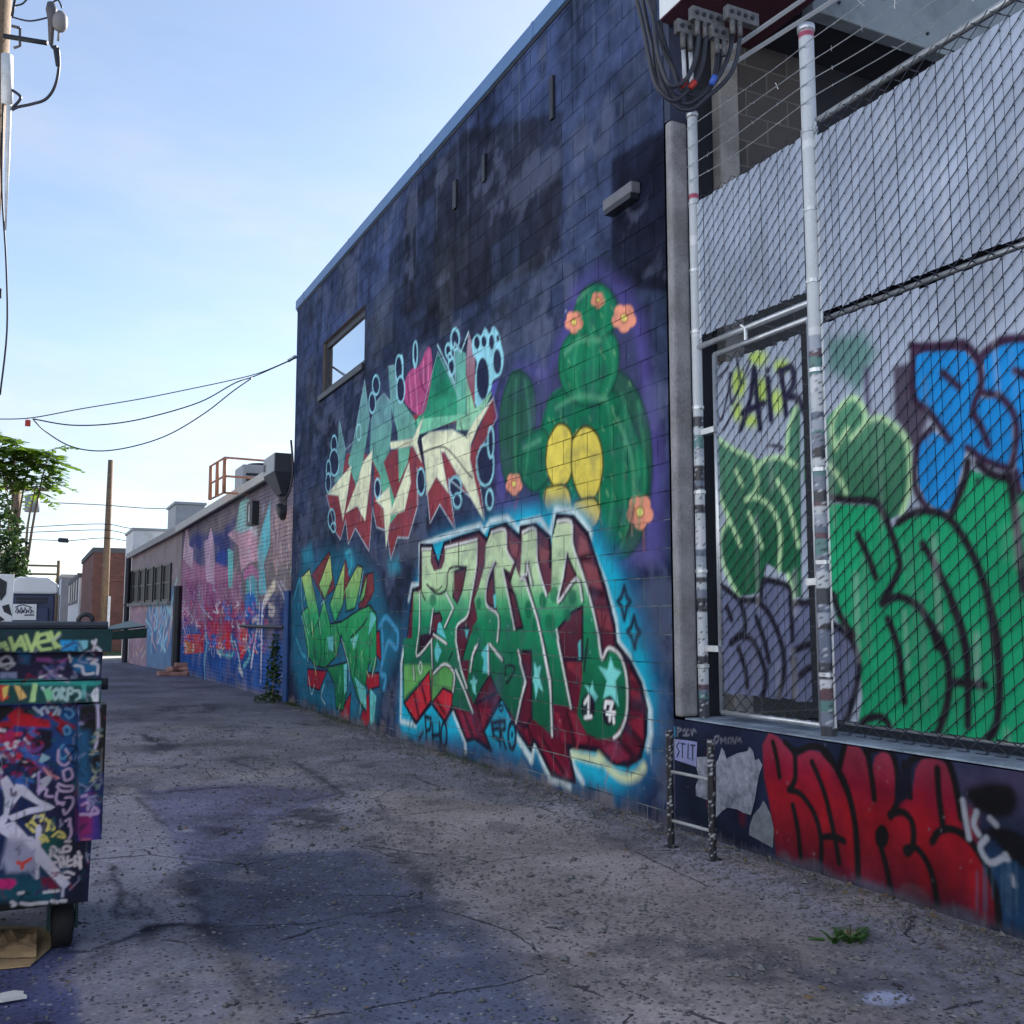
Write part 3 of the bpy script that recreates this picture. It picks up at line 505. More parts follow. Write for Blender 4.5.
# ------------------------------------------------------------------ retaining wall paint
RP = Plane((XW, 1.0), (XW, YN - .002)); HR = 0.75
rc = Canvas(RP, -0.02, 4.95, 0.0, .80, 0.006, (36, 48, 84), .36)
rc.poly('P', [(620, 90), (1024, 90), (1600, 200), (1600, 500), (720, 400)], (66, 74, 116), .15, .8); rc.poly('P', [(700, 200), (1024, 160), (1024, 330), (740, 330)], (80, 74, 116), .15, .8)
rc.poly('P', [(780, 560), (1024, 560), (1500, 900), (1500, 1200), (900, 1000)], (36, 76, 124), .15, .9)
rc.poly('O', [(20, 160), (270, 160), (290, 600), (600, 820), (20, 760)], (26, 40, 66), .1, .85)
redp = px('O', [(525, 230), (560, 165), (610, 195), (670, 270), (692, 300), (750, 255), (810, 265), (870, 310), (912, 360), (932, 280), (955, 222)]) + px('P', [(98, 85), (115, 25), (178, 30), (215, 90), (240, 200), (260, 90), (300, 58), (345, 80), (368, 160), (358, 280), (400, 292), (450, 290), (470, 150), (500, 98), (560, 88), (622, 120), (662, 190), (692, 330), (708, 460), (802, 580), (862, 720), (884, 900), (872, 1015), (600, 945), (350, 840), (0, 740)]) + px('O', [(780, 905), (600, 840), (585, 700), (560, 520), (535, 400)])
rc.poly('X', redp, {0.0: (92, 34, 66), .14: (120, 18, 50), .4: (158, 4, 52), .55: (148, 26, 66), .75: (150, 64, 96)}, .02)
for i in range(14):
    a = RNG.uniform(1.4, 4.5); rc.stroke(None, [(a, RNG.uniform(.4, .6)), (a + .01, RNG.uniform(.05, .3))], (176, 20, 46), .05, .06, .35)
RB = (20, 18, 38)
for k, P in (('O', [(690, 270), (692, 400), (662, 462)]), ('O', [(660, 460), (720, 482), (790, 582), (825, 720), (820, 875)]), ('O', [(578, 218), (598, 300), (612, 392)]), ('O', [(680, 540), (705, 660), (720, 802)]), ('O', [(778, 318), (840, 470), (890, 680), (917, 832)]), ('O', [(835, 702), (890, 700), (942, 722)]), ('O', [(640, 215), (700, 262), (780, 235), (850, 262), (900, 350), (960, 480), (1000, 650), (1012, 885)]),
             ('P', [(0, 70), (90, 180), (142, 330), (172, 550), (175, 765)]), ('P', [(222, 60), (245, 200), (257, 300)]), ('P', [(215, 60), (280, 40), (345, 65), (377, 180), (375, 310), (340, 392)]), ('P', [(338, 382), (400, 368), (450, 420), (457, 530), (430, 580), (420, 558), (480, 558), (550, 680), (592, 905)]), ('P', [(290, 540), (330, 700), (347, 825)]),
             ('P', [(440, 290), (430, 150), (470, 88), (600, 75), (660, 178), (702, 400)]), ('P', [(580, 148), (588, 280), (607, 432)]), ('P', [(553, 522), (590, 468), (660, 458), (740, 510), (822, 630), (882, 790), (898, 990)]), ('P', [(80, 140), (105, 30), (115, 0)]), ('P', [(410, 120), (415, 280)])): rc.stroke(k, P, RB, .04, .012)
rc.ell('P', 296, 495, 36, 62, RB, .012); rc.poly('P', [(375, 180), (440, 120), (440, 290), (370, 350)], (24, 26, 54), .03)
rc.poly('P', [(730, 250), (870, 218), (960, 240), (988, 320), (950, 392), (850, 392), (755, 330)], (14, 18, 38), .05, sm=True); rc.poly('P', [(800, 468), (870, 443), (960, 460), (1040, 500), (1200, 570), (1200, 760), (1030, 665), (930, 590), (880, 515)], (14, 20, 42), .03)
for P in ([(782, 368), (766, 430), (792, 482)], [(832, 503), (800, 552), (850, 628), (922, 600)], [(710, 310), (742, 502)], [(850, 402), (882, 435)], [(960, 700), (975, 740)], [(930, 590), (940, 610)]): rc.stroke('P', P, (178, 196, 226), .03, .012)
for i in range(16): x = RNG.uniform(760, 1010); rc.stroke('P', [(x, RNG.uniform(620, 700)), (x, RNG.uniform(760, 900))], (70, 108, 150), .012, .012, .5)
for P in ([(90, 140), (90, 185)], [(90, 142), (110, 150), (92, 165)], [(118, 160), (128, 150), (130, 180), (118, 180)], [(140, 150), (136, 182), (150, 178)], [(158, 150), (165, 180), (172, 150), (184, 165)], [(280, 190), (300, 185), (296, 210), (282, 222), (280, 190)], [(312, 220), (312, 195), (325, 210), (336, 192), (338, 222)], [(350, 222), (352, 195), (366, 200), (364, 222)], [(372, 190), (382, 222), (392, 192)], [(400, 210), (408, 196), (416, 215)]): rc.stroke('O', P, (150, 166, 196), .008, .008)
rc.poly('O', [(45, 135), (78, 135), (80, 190), (45, 190)], (64, 150, 206)); rc.poly('O', [(42, 200), (75, 200), (75, 290), (42, 290)], (196, 206, 226)); rc.stroke('O', [(52, 220), (66, 220), (60, 245), (56, 270)], (30, 36, 60), .008)
dirt(rc, 0, 4.9, 260, .11, [(88, 98, 128), (104, 110, 134), (40, 50, 78)])
for i in range(90): a, b = RNG.uniform(.3, 4.9), RNG.uniform(.1, .72); rc.ell(None, a, b, RNG.uniform(.002, .009), RNG.uniform(.002, .012), [(150, 130, 150), (24, 26, 46), (120, 120, 150)][i % 3], .006, RNG.uniform(.3, .9), n=7)
rc.img *= np.clip(1 + 1.2 * (rc.fractal(.35, 140, 5) - .5), .6, 1.5)[..., None]; rc.mottle(.16, .10, 11); rc.mottle(.05, .08, 12)

# ------------------------------------------------------------------ fence slat paint
XF = 4.2
FP = Plane((XF, 1.0), (XF, 5.75))
fc = Canvas(FP, 0.0, 4.8, .7, 4.7, 0.008, (150, 172, 206), .56)
fc.poly('L', [(20, 100), (200, 60), (270, 160), (180, 380), (100, 300), (20, 260)], (66, 128, 126), .12, .8)
fc.poly('L', [(200, 240), (235, 240), (240, 480), (210, 480)], (90, 96, 130), .05)
fc.poly('L', [(355, 240), (442, 215), (462, 390), (545, 480), (478, 640), (430, 650), (400, 545), (362, 505)], (72, 70, 96), .04)
fc.poly('L', [(435, 120), (560, 110), (720, 95), (790, 170), (900, 80), (1024, 70), (1400, 60), (1400, 140), (1024, 120), (800, 240), (740, 170), (560, 180), (450, 240)], (74, 56, 92), .03)
GT = {1.0: (10, 84, 58), 1.9: (22, 98, 72), 2.5: (70, 132, 114)}
fc.poly('I', [(95, 752), (200, 830), (312, 872), (345, 935), (400, 880), (520, 876), (560, 560), (620, 560), (620, 1030), (95, 1030)], GT)
fc.poly('J', [(95, -10), (620, -10), (627, 875), (570, 882), (540, 740), (400, 660), (370, 852), (220, 872), (150, 700), (105, 560), (120, 450), (160, 382), (92, 232)], GT)
fc.poly('J', [(640, -10), (830, -10), (842, 205), (800, 560), (762, 832), (690, 862), (680, 400)], GT); fc.poly('I', [(640, 560), (720, 580), (742, 740), (810, 740), (835, 1030), (640, 1030)], GT)
fc.poly('L', [(-20, 560), (30, 480), (140, 388), (192, 420), (212, 512), (290, 498), (382, 560), (432, 650), (442, 852), (400, 985), (330, 1030), (270, 940), (-20, 890)], {1.9: (26, 104, 78), 2.6: (80, 144, 122)}, sm=False)
LGN = (168, 220, 180)
for k, P in (('I', [(95, 758), (200, 830), (312, 880), (332, 965)]), ('I', [(338, 952), (400, 888), (500, 878), (590, 930)]), ('I', [(530, 870), (540, 700), (595, 550)]), ('J', [(270, 252), (340, 238), (420, 290), (472, 380), (492, 500), (480, 705)]), ('J', [(150, 350), (200, 460), (235, 545)]), ('J', [(165, 378), (110, 480), (108, 600), (150, 730), (222, 872)]), ('J', [(288, 340), (330, 440), (372, 552)]), ('J', [(470, 128), (540, 270), (605, 545)]), ('J', [(92, 200), (150, 352)]), ('J', [(700, 440), (712, 650), (685, 835)]), ('J', [(330, 30), (345, 170), (280, 250)]), ('J', [(540, 740), (575, 870)]), ('J', [(205, 60), (245, 160)]),
             ('L', [(60, 655), (40, 540), (80, 450), (140, 398), (190, 430), (212, 520), (140, 605)]), ('L', [(212, 520), (290, 500), (382, 560), (432, 650), (440, 850), (400, 995)]), ('L', [(30, 750), (80, 810), (112, 885)]), ('L', [(60, 655), (120, 560)])): fc.stroke(k, P, LGN, .034, .026)
BL = (20, 134, 222)
fc.poly('L', [(465, 182), (560, 150), (720, 160), (782, 230), (792, 330), (772, 390), (820, 400), (900, 400), (962, 480), (972, 620), (942, 752), (830, 720), (730, 650), (662, 962), (600, 982), (520, 930), (480, 830), (475, 640), (540, 560), (640, 620), (540, 480), (455, 392)], BL)
fc.poly('L', [(820, 170), (900, 112), (1024, 108), (1300, 150), (1300, 860), (1024, 885), (985, 780), (985, 560), (930, 430), (820, 370)], BL)
BG = {.8: (4, 150, 112), 2.2: (8, 156, 114)}
green = px('M', [(20, 222), (260, 235), (302, 280), (342, 350), (400, 310), (470, 270), (560, 262), (640, 290), (682, 240), (732, 40), (830, 80), (940, 110), (1024, 150), (1400, 250)]) + [(1150, 800), (1150, 790), (1024, 756), (940, 745), (855, 738), (862, 700), (860, 660), (852, 634), (838, 622), (832, 600)]
fc.poly('X', green, BG)
fc.poly('K', [(140, 120), (165, 38), (240, 90), (290, 142), (330, 140), (420, 122), (450, 10), (480, -5), (602, 60), (622, 150), (700, 152), (850, 100), (862, 280), (982, 330), (1082, 500), (1042, 760), (965, 965), (860, 902), (190, 812), (185, 460), (140, 260)], (94, 108, 150))
GO = (30, 28, 56)
for k, P in (('K', [(150, 100), (165, 34), (240, 82), (302, 150), (332, 290), (310, 352), (240, 402)]), ('K', [(240, 402), (290, 360), (370, 382), (432, 500), (462, 640), (420, 845)]), ('K', [(300, 130), (420, 122), (432, 60), (450, -5)]), ('K', [(400, 130), (480, 212), (560, 400), (577, 600), (520, 855)]), ('K', [(400, 238), (450, 380), (482, 522)]), ('K', [(288, 438), (330, 570), (342, 682)]), ('K', [(215, 178), (242, 252)]), ('K', [(470, 0), (602, 40), (622, 150), (632, 380)]), ('K', [(638, 452), (720, 420), (850, 372)]), ('K', [(640, 500), (642, 700), (625, 860)]), ('K', [(680, 612), (750, 560), (802, 622), (832, 750), (812, 880)]), ('K', [(620, 150), (690, 142)]), ('K', [(700, 150), (850, 95)]), ('K', [(790, 158), (832, 272)]), ('K', [(850, 280), (900, 282), (962, 312), (1042, 400), (1082, 560), (1042, 780), (972, 965)]), ('K', [(140, 100), (135, 270), (182, 335)])): fc.stroke(k, P, (22, 20, 44), .045, .02)
fc.poly('K', [(610, 490), (660, 500), (650, 590), (625, 570)], GO, .02)
MO = (30, 14, 40)
for k, P in (('M', [(25, 190), (120, 205), (260, 215), (312, 290), (347, 382), (387, 520), (372, 590), (300, 732)]), ('M', [(300, 732), (380, 700), (470, 740), (540, 830), (602, 960), (620, 1000)]), ('N', [(540, 122), (602, 220), (637, 330), (637, 500), (592, 660), (545, 735)]), ('N', [(560, 170), (580, 240)]), ('M', [(380, 320), (470, 268), (560, 265), (640, 300), (722, 410), (802, 580), (852, 760), (887, 1000)]), ('N', [(855, 60), (882, 180), (897, 420), (882, 640), (800, 765)]), ('M', [(505, 430), (570, 540), (642, 690), (702, 860), (732, 1010)]), ('N', [(655, 20), (712, 170), (737, 350), (737, 645)]), ('N', [(670, 420), (822, 436)]), ('M', [(172, 380), (220, 480), (265, 602)]), ('N', [(328, 98), (380, 250), (412, 522)]), ('N', [(180, 645), (220, 610), (290, 598), (332, 640), (312, 682), (180, 682)]), ('M', [(950, 80), (982, 300), (1022, 660)]), ('M', [(655, 270), (722, 100), (737, 10)]), ('M', [(790, 15), (850, 70), (940, 95)]), ('M', [(50, 690), (80, 790), (150, 900)])): fc.stroke(k, P, MO, .048, .022)
for k, P in (('L', [(455, 180), (460, 392), (540, 472), (640, 615)]), ('L', [(445, 130), (560, 145), (710, 125), (772, 180), (802, 260), (802, 345), (772, 420), (762, 480)]), ('L', [(550, 560), (478, 645), (467, 850), (522, 955)]), ('L', [(820, 172), (900, 115), (1024, 95), (1200, 100)]), ('L', [(815, 372), (900, 392), (972, 480), (987, 600), (962, 745)]), ('L', [(765, 482), (810, 560), (842, 642)]), ('L', [(606, 268), (690, 342)]), ('L', [(980, 258), (1030, 285)]), ('L', [(1000, 880), (985, 780)]), ('L', [(735, 655), (830, 722), (940, 760)])): fc.stroke(k, P, (50, 30, 62), .042, .025)
fc.ell('M', 788, 108, 16, 20, (10, 60, 60), .03)
for x, y, a, b in ((350, 240, 60, 50), (225, 400, 45, 90), (300, 640, 60, 40), (470, 520, 40, 80), (215, 580, 30, 60), (500, 290, 50, 40), (370, 450, 40, 80)): fc.ell('I', x, y, a, b, (176, 220, 84), .08, .85)
for P in ([(238, 695), (300, 500), (325, 308), (342, 500), (362, 692)], [(250, 592), (382, 528)], [(412, 372), (432, 635)], [(488, 318), (512, 450), (527, 602)], [(488, 330), (560, 298), (577, 400), (540, 480), (605, 500), (655, 610)]): fc.stroke('I', P, (28, 30, 66), .05, .02)
fc.ell('I', 408, 318, 18, 22, (28, 30, 66), .02)
for P in ([(80, 382), (160, 298)], [(168, 338), (180, 532), (240, 400), (300, 258)], [(80, 540), (90, 600), (120, 625), (180, 338)], [(218, 535), (130, 702)], [(212, 245), (238, 402)], [(420, 800), (500, 810), (480, 830)]): fc.stroke('I', P, (34, 36, 74), .022, .014)
for i in range(240): a, b = RNG.uniform(0, 4.8), RNG.uniform(.8, 4.5); fc.stroke(None, [(a, b), (a + RNG.uniform(-.02, .02), b - RNG.uniform(.1, .7))], [(120, 130, 150), (186, 200, 220), (84, 92, 108)][i % 3], RNG.uniform(.01, .05), .03, RNG.uniform(.06, .25))
fc.img *= np.clip(1 + .7 * (fc.fractal(.5, 160, 5) - .5), .75, 1.3)[..., None]; fc.mottle(.3, .06, 21)

# ------------------------------------------------------------------ common materials
M = {}
M['concrete'] = simple('concrete', (.26, .25, .24), .85, var=.35, scale=3, bmp=.5, dirt=(.12, .115, .11))
M['concrete_light'] = simple('pale concrete', (.42, .40, .37), .85, var=.2, scale=2, bmp=.3)
M['galv'] = simple('galvanised steel', (.50, .53, .56), .38, .75, var=.22, scale=14, bmp=.1, fine=120)
M['wire'] = simple('galvanised wire', (.035, .042, .06), .6, .3, var=.3, scale=20, bmp=0)
M['dark_metal'] = simple('dark painted metal', (.022, .024, .032), .5, .1, var=.4, scale=12, bmp=.2)
M['black_rubber'] = simple('black rubber', (.014, .014, .016), .75, var=.3, scale=20)
M['cable'] = simple('black cable jacket', (.022, .025, .04), .42, var=.3, scale=8, bmp=.05)
M['coping'] = simple('blue grey sheet metal', (.10, .19, .36), .45, .2, var=.12, scale=1.5, bmp=.05)
M['navy'] = simple('navy masonry', (.035, .045, .085), .8, var=.3, scale=3, bmp=.5)
M['recess_shade'] = simple('shaded recess', (.018, .020, .028), .9, var=.4, scale=2)  # near-black colour stands for the shade in the bay and recesses
M['beam'] = simple('grey green painted steel', (.22, .26, .28), .55, var=.15, scale=2.5, bmp=.1, dirt=(.12, .14, .15))
M['wood_pole'] = simple('weathered pole timber', (.20, .135, .085), .85, var=.45, scale=9, bmp=.6, fine=40)
M['white_paint'] = simple('white painted metal', (.68, .70, .72), .5, var=.08, scale=4, bmp=.05, dirt=(.45, .44, .42))
M['grey_paint'] = simple('grey painted metal', (.34, .36, .38), .5, var=.15, scale=5, bmp=.08)
M['maroon_paint'] = simple('maroon painted metal', (.055, .016, .028), .6, var=.3, scale=6)
M['aluminium'] = simple('cast aluminium', (.13, .13, .135), .55, .3, var=.5, scale=25, bmp=.2)
M['red_tape'] = simple('red tape', (.42, .035, .03), .5); M['blue_tape'] = simple('blue tape', (.05, .12, .5), .5)
M['frame'] = simple('dark bronze frame', (.035, .035, .042), .45, .3, var=.2)
M['reveal'] = simple('bare block reveal', (.14, .12, .11), .85, var=.3, scale=6, bmp=.4)
M['orange_rail'] = simple('rust orange rail paint', (.42, .19, .11), .6, var=.3, scale=6)
M['roofing'] = simple('roofing felt', (.12, .12, .125), .9, var=.25, scale=2)
M['green_metal'] = simple('dark green dumpster paint', (.012, .045, .045), .5, .1, var=.4, scale=7, bmp=.15)
M['card'] = simple('corrugated cardboard', (.40, .27, .15), .9, var=.25, scale=9, bmp=.3)
M['navy_plastic'] = simple('navy plastic', (.035, .05, .115), .5, var=.15, scale=3, bmp=.05)
M['white_plastic'] = simple('white plastic', (.62, .66, .72), .45, var=.06, scale=3, bmp=.05)
M['stucco'] = simple('pale stucco', (.70, .73, .76), .9, var=.08, scale=1.5, bmp=.3)
M['white_wall'] = simple('white painted wall', (.72, .70, .68), .8, var=.1, scale=2)
M['grey_wall'] = simple('grey rendered wall', (.20, .20, .22), .85, var=.2, scale=1.2, bmp=.3)
M['dark_glass'] = simple('dark window glass', (.02, .024, .03), .45, var=.2, bmp=0, spec=.12)
M['porcelain'] = simple('brown porcelain', (.10, .09, .10), .3, var=.2)
M['paper'] = simple('torn wheat-pasted paper', (.22, .24, .30), .9, var=.7, scale=9, bmp=1.0, fine=26, dirt=(.03, .04, .08))
M['paper_dull'] = simple('stained paper', (.13, .15, .18), .9, var=.4, scale=12, bmp=.8, fine=40)
M['brick_piece'] = simple('broken red brick', (.46, .25, .21), .9, var=.35, scale=18, bmp=.6)
M['stone'] = simple('gravel stone', (.13, .13, .135), .9, var=.6, scale=9, bmp=.3)
M['litter'] = simple('white paper scrap', (.62, .62, .62), .8, var=.1)
def mirror_glass():
    m, nt, b, N, L = newmat('sky-reflecting window glass'); b.inputs['Base Color'].default_value = (.80, .84, .86, 1)
    b.inputs['Metallic'].default_value = 1.0; b.inputs['Roughness'].default_value = .04
    bump(N, L, b, noise(N, L, N('ShaderNodeNewGeometry').outputs['Position'], 1.1, 1), .03, .05); return m
M['mirror'] = mirror_glass()
def brickmat(name, axis, c1, c2, mortar, bw=.22, bh=.075):
    m, nt, b, N, L = newmat(name); pos = N('ShaderNodeNewGeometry').outputs['Position']
    dot = N('ShaderNodeVectorMath'); dot.operation = 'DOT_PRODUCT'; L(pos, dot.inputs[0]); dot.inputs[1].default_value = axis
    sep = N('ShaderNodeSeparateXYZ'); L(pos, sep.inputs[0]); cb = N('ShaderNodeCombineXYZ')
    L(math_(N, L, 'ADD', dot.outputs['Value'], 100), cb.inputs[0]); L(math_(N, L, 'ADD', sep.outputs[2], 10), cb.inputs[1])
    bt = N('ShaderNodeTexBrick'); L(cb.outputs[0], bt.inputs['Vector'])
    for k, x in (('Scale', 1), ('Mortar Size', .008), ('Brick Width', bw), ('Row Height', bh), ('Mortar Smooth', .2)): bt.inputs[k].default_value = x
    for k, x in (('Color1', c1), ('Color2', c2), ('Mortar', mortar)): bt.inputs[k].default_value = (*x, 1)
    col = mixc(N, L, .8, bt.outputs['Color'], ramp(N, L, noise(N, L, pos, .9, 6, .7), [(.3, (.65,) * 3), (.6, (1.1,) * 3)]), 'MULTIPLY')
    L(col, b.inputs['Base Color']); b.inputs['Roughness'].default_value = .9
    bump(N, L, b, math_(N, L, 'SUBTRACT', 1, bt.outputs['Fac']), .5, .01); return m
M['red_brick_x'] = brickmat('red brick facing the camera', (1, 0, 0), (.24, .085, .062), (.17, .06, .048), (.20, .15, .13))
M['red_brick_y'] = brickmat('red brick facing the alley', (0, 1, 0), (.24, .085, .062), (.17, .06, .048), (.20, .15, .13))
M['block_x'] = brickmat('bare blockwork', (1, 0, 0), (.085, .078, .075), (.06, .057, .056), (.13, .125, .12), .406, .203)  # blocks darkened to stand for the shade behind the gate
def leafmat(name, c, c2, trans):
    m, nt, b, N, L = newmat(name); pos = N('ShaderNodeNewGeometry').outputs['Position']
    col = ramp(N, L, noise(N, L, pos, 5, 3), [(.35, c), (.65, c2)])
    tr = N('ShaderNodeBsdfTranslucent'); L(mixc(N, L, 1.0, col, (1.6, 1.5, .5), 'MULTIPLY'), tr.inputs[0]); mx = N('ShaderNodeMixShader'); mx.inputs[0].default_value = trans
    L(col, b.inputs['Base Color']); b.inputs['Roughness'].default_value = .45; L(b.outputs[0], mx.inputs[1]); L(tr.outputs[0], mx.inputs[2])
    out = [n for n in nt.nodes if n.type == 'OUTPUT_MATERIAL'][0]; L(mx.outputs[0], out.inputs[0]); return m
M['leaf'] = leafmat('sunlit green leaflet', (.05, .115, .02), (.12, .20, .035), .5)
M['ivy'] = leafmat('dark ivy leaf', (.018, .045, .018), (.04, .085, .028), .25)
M['weed'] = leafmat('weed leaf', (.03, .09, .02), (.06, .14, .03), .3)
M['yellow_leaf'] = leafmat('yellow green leaf', (.14, .17, .03), (.22, .22, .05), .4)
M['bark'] = simple('pale bark', (.24, .17, .12), .9, var=.35, scale=8, bmp=.5)
M['paint_tube'] = painted('stickered galvanised post', (0, 0, 1), rough=.42, spec=.5, grain=.15)

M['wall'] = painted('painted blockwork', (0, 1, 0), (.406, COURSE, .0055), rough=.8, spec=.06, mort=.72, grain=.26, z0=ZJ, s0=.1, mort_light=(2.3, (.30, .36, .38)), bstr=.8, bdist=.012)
M['ret'] = painted('painted concrete', (0, 1, 0), None, rough=.75, spec=.08, grain=.24)
M['slat'] = painted('painted plastic slats', (0, 1, 0), None, rough=.6, spec=.10, grain=.10)

# ------------------------------------------------------------------ big building
def adapt(y0, y1, k=.95):
    out = [y0]
    while out[-1] < y1: d = XW * sy + out[-1] * cy; out.append(out[-1] + max(.008, k * d * d / (F * XW)))
    out[-1] = y1; return out
BB = thing('block_building', 'tall navy block building with graffiti lettering, one high window and a blue roof edge', 'building', (XW, 11.5, 0))
WY0, WY1, WZ0, WZ1 = 13.15, 15.36, 4.95, 5.80
ys = np.array(sorted(set(adapt(YN, 10.0)[:-1] + adapt(10.0, WY0, .5)[:-1] + adapt(WY0, WY1, .4)[:-1] + adapt(WY1, YF, .33))))
zs = np.array(list(np.arange(0, 4.8, .0118)) + list(np.linspace(4.80, WZ0, 6)) + list(np.linspace(WZ0, WZ1, 28))[1:] + list(np.linspace(WZ1, HW, 36))[1:])
Yg, Zg = np.meshgrid(ys, zs); V = np.stack([np.full(Yg.size, XW), Yg.ravel(), Zg.ravel()], -1)
colr = wc.get(Yg - YN, Zg).reshape(-1, 3)
q, qi, qj = wall_quads(ys, zs, flip=True)
cyq = (ys[:-1] + ys[1:])[qi] / 2; czq = (zs[:-1] + zs[1:])[qj] / 2
keep = ~((cyq > WY0) & (cyq < WY1) & (czq > WZ0) & (czq < WZ1)); ids = wc.getid(cyq - YN, czq)
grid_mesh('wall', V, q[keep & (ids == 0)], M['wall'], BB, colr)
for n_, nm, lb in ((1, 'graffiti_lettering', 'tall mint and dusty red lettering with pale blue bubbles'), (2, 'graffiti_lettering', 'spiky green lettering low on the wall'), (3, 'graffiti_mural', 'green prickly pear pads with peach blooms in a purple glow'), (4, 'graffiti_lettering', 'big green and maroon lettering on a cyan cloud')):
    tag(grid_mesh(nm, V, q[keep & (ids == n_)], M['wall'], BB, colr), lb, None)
m = MB(); m.box(XW - .03, XW + .3, YN - .25, YF + .03, HW, HW + .16); m.build('roof_edge', M['coping'], BB, bevel=.008)
for y in (7.9, 10.9, 13.9, 16.6): m = MB(); m.box(XW - .034, XW - .0305, y, y + .05, HW + .002, HW + .158); m.build('seam', M['coping'], BB)
m = MB(); m.box(XW - .012, XW + .3, YN - .25, YF + .01, HW - .035, HW - .001); m.build('drip_strip', M['dark_metal'], BB)
m = MB(); m.box(XW + .3, 20, YN + .02, YF - .02, HW - .1, HW + .02); m.build('roof', M['roofing'], BB)
m = MB(); m.box(XW + .004, 20, YF - .25, YF - .004, 0, HW - .1); m.box(19.8, 20, 5.9, YF - .25, 0, HW - .1); m.box(XW + .004, XW + .25, YN + .25, YF - .25, 0, .05); m.build('rear_wall', M['navy'], BB)
# window
wroot = None
m = MB()
f, d0 = .10, .05
m.box(XW + d0, XW + d0 + .06, WY0, WY1, WZ0, WZ0 + f); m.box(XW + d0, XW + d0 + .06, WY0, WY1, WZ1 - f, WZ1); m.box(XW + d0, XW + d0 + .06, WY0, WY0 + f, WZ0 + f, WZ1 - f); m.box(XW + d0, XW + d0 + .06, WY1 - f, WY1, WZ0 + f, WZ1 - f)
wf = m.build('window', M['frame'], BB, bevel=.004)
m = MB(); m.box(XW + d0 + .03, XW + d0 + .045, WY0 + f - .01, WY1 - f + .01, WZ0 + f - .01, WZ1 - f + .01); m.build('pane', M['mirror'], wf)
m = MB()
m.add([(XW, WY0, WZ1), (XW, WY1, WZ1), (XW + .12, WY1, WZ1), (XW + .12, WY0, WZ1)], [(0, 1, 2, 3)]); m.add([(XW, WY1, WZ0), (XW, WY1, WZ1), (XW + .12, WY1, WZ1), (XW + .12, WY1, WZ0)], [(0, 1, 2, 3)])
m.add([(XW, WY0, WZ0), (XW, WY0, WZ1), (XW + .12, WY0, WZ1), (XW + .12, WY0, WZ0)], [(0, 1, 2, 3)]); m.build('reveal', M['reveal'], wf)
m = MB(); m.box(XW - .05, XW + .12, WY0 - .04, WY1 + .12, WZ0 - .09, WZ0 + .003); m.build('sill', M['frame'], wf, bevel=.01)
# metal strips, bare lamp bracket
for (u0, v0, v1, w_) in ((553.5, 77, 120, .07), (485.5, 155, 182, .07), (456.5, 181, 209, .10)):
    a = onX(u0, v0, XW); b = onX(u0, v1, XW); m = MB(); m.box(XW - .03, XW - .002, a[1] - w_ / 2, a[1] + w_ / 2, b[2], a[2]); m.build('wall_bracket', M['dark_metal'], BB, bevel=.005)
a = onX(612, 205, XW); b = onX(641, 188, XW)
m = MB(); m.box(XW - .09, XW - .002, b[1], a[1], 4.64, 4.73); lamp = m.build('wall_light', simple('dull lamp housing', (.13, .135, .16), .6), BB, bevel=.012); m = MB(); m.box(XW - .085, XW - .01, b[1] + .02, a[1] - .02, 4.60, 4.638); m.build('lens', M['dark_metal'], lamp)
# corner pier and the loading bay behind the fence
m = MB(); m.box(XW + .004, XW + .150, 5.76, YN - .002, .75, 5.05); tag(m.build('corner_pier', simple('weathered pier concrete', (.27, .27, .29), .9, var=.45, scale=4, bmp=.7, dirt=(.16, .155, .15)), BB, bevel=.02), 'bare concrete pier', None)
m = MB(); m.box(XW + .006, XW + .150, 5.77, YN - .002, 5.053, HW - .036); m.build('upper_pier', M['navy'], BB)
m = MB(); m.box(XW + .152, XW + .42, YN - .03, YN + .1, .70, HW - .1); m.build('shadow_filler', M['recess_shade'], BB)  # near-black box painted as the shadow between pier and column
m = MB(); m.box(XW + .422, XW + .60, 5.72, YN + .1, .70, HW - .1); m.build('concrete_column', M['concrete'], BB, bevel=.015)
m = MB(); m.box(XW + .602, 5.45, YN - .10, YN + .1, .7, HW - .1); m.build('block_pier', M['block_x'], BB)
m = MB(); m.box(5.45, 19.8, YN - .1, YN + .1, 4.75, HW - .1); m.box(5.45, 19.8, 9.0, 9.1, .7, 4.75); m.box(5.25, 5.44, YN + .1, 9.0, .7, 4.75); m.box(5.45, 19.8, YN + .1, 9.0, 4.76, 4.86); m.build('loading_bay', M['recess_shade'], BB)
pb = onY(811, 11, 5.2)
m = MB(); m.box(pb[0], pb[0] + 5, 5.18, 5.3, pb[2], pb[2] + 1.3); bm_ = m.build('canopy_beam', M['beam'], BB, bevel=.01)
for k in range(9): m = MB(); m.tube([(pb[0] + .25 + .45 * k, 5.18, pb[2] + .12 + .16 * (k % 2)), (pb[0] + .25 + .45 * k, 5.165, pb[2] + .12 + .16 * (k % 2))], .012, 6); m.build('bolt', M['dark_metal'], bm_)
m = MB(); m.box(pb[0] - .7, pb[0] + 5, 5.302, 5.795, pb[2] + .02, pb[2] + .2); m.build('canopy_soffit', M['recess_shade'], BB)

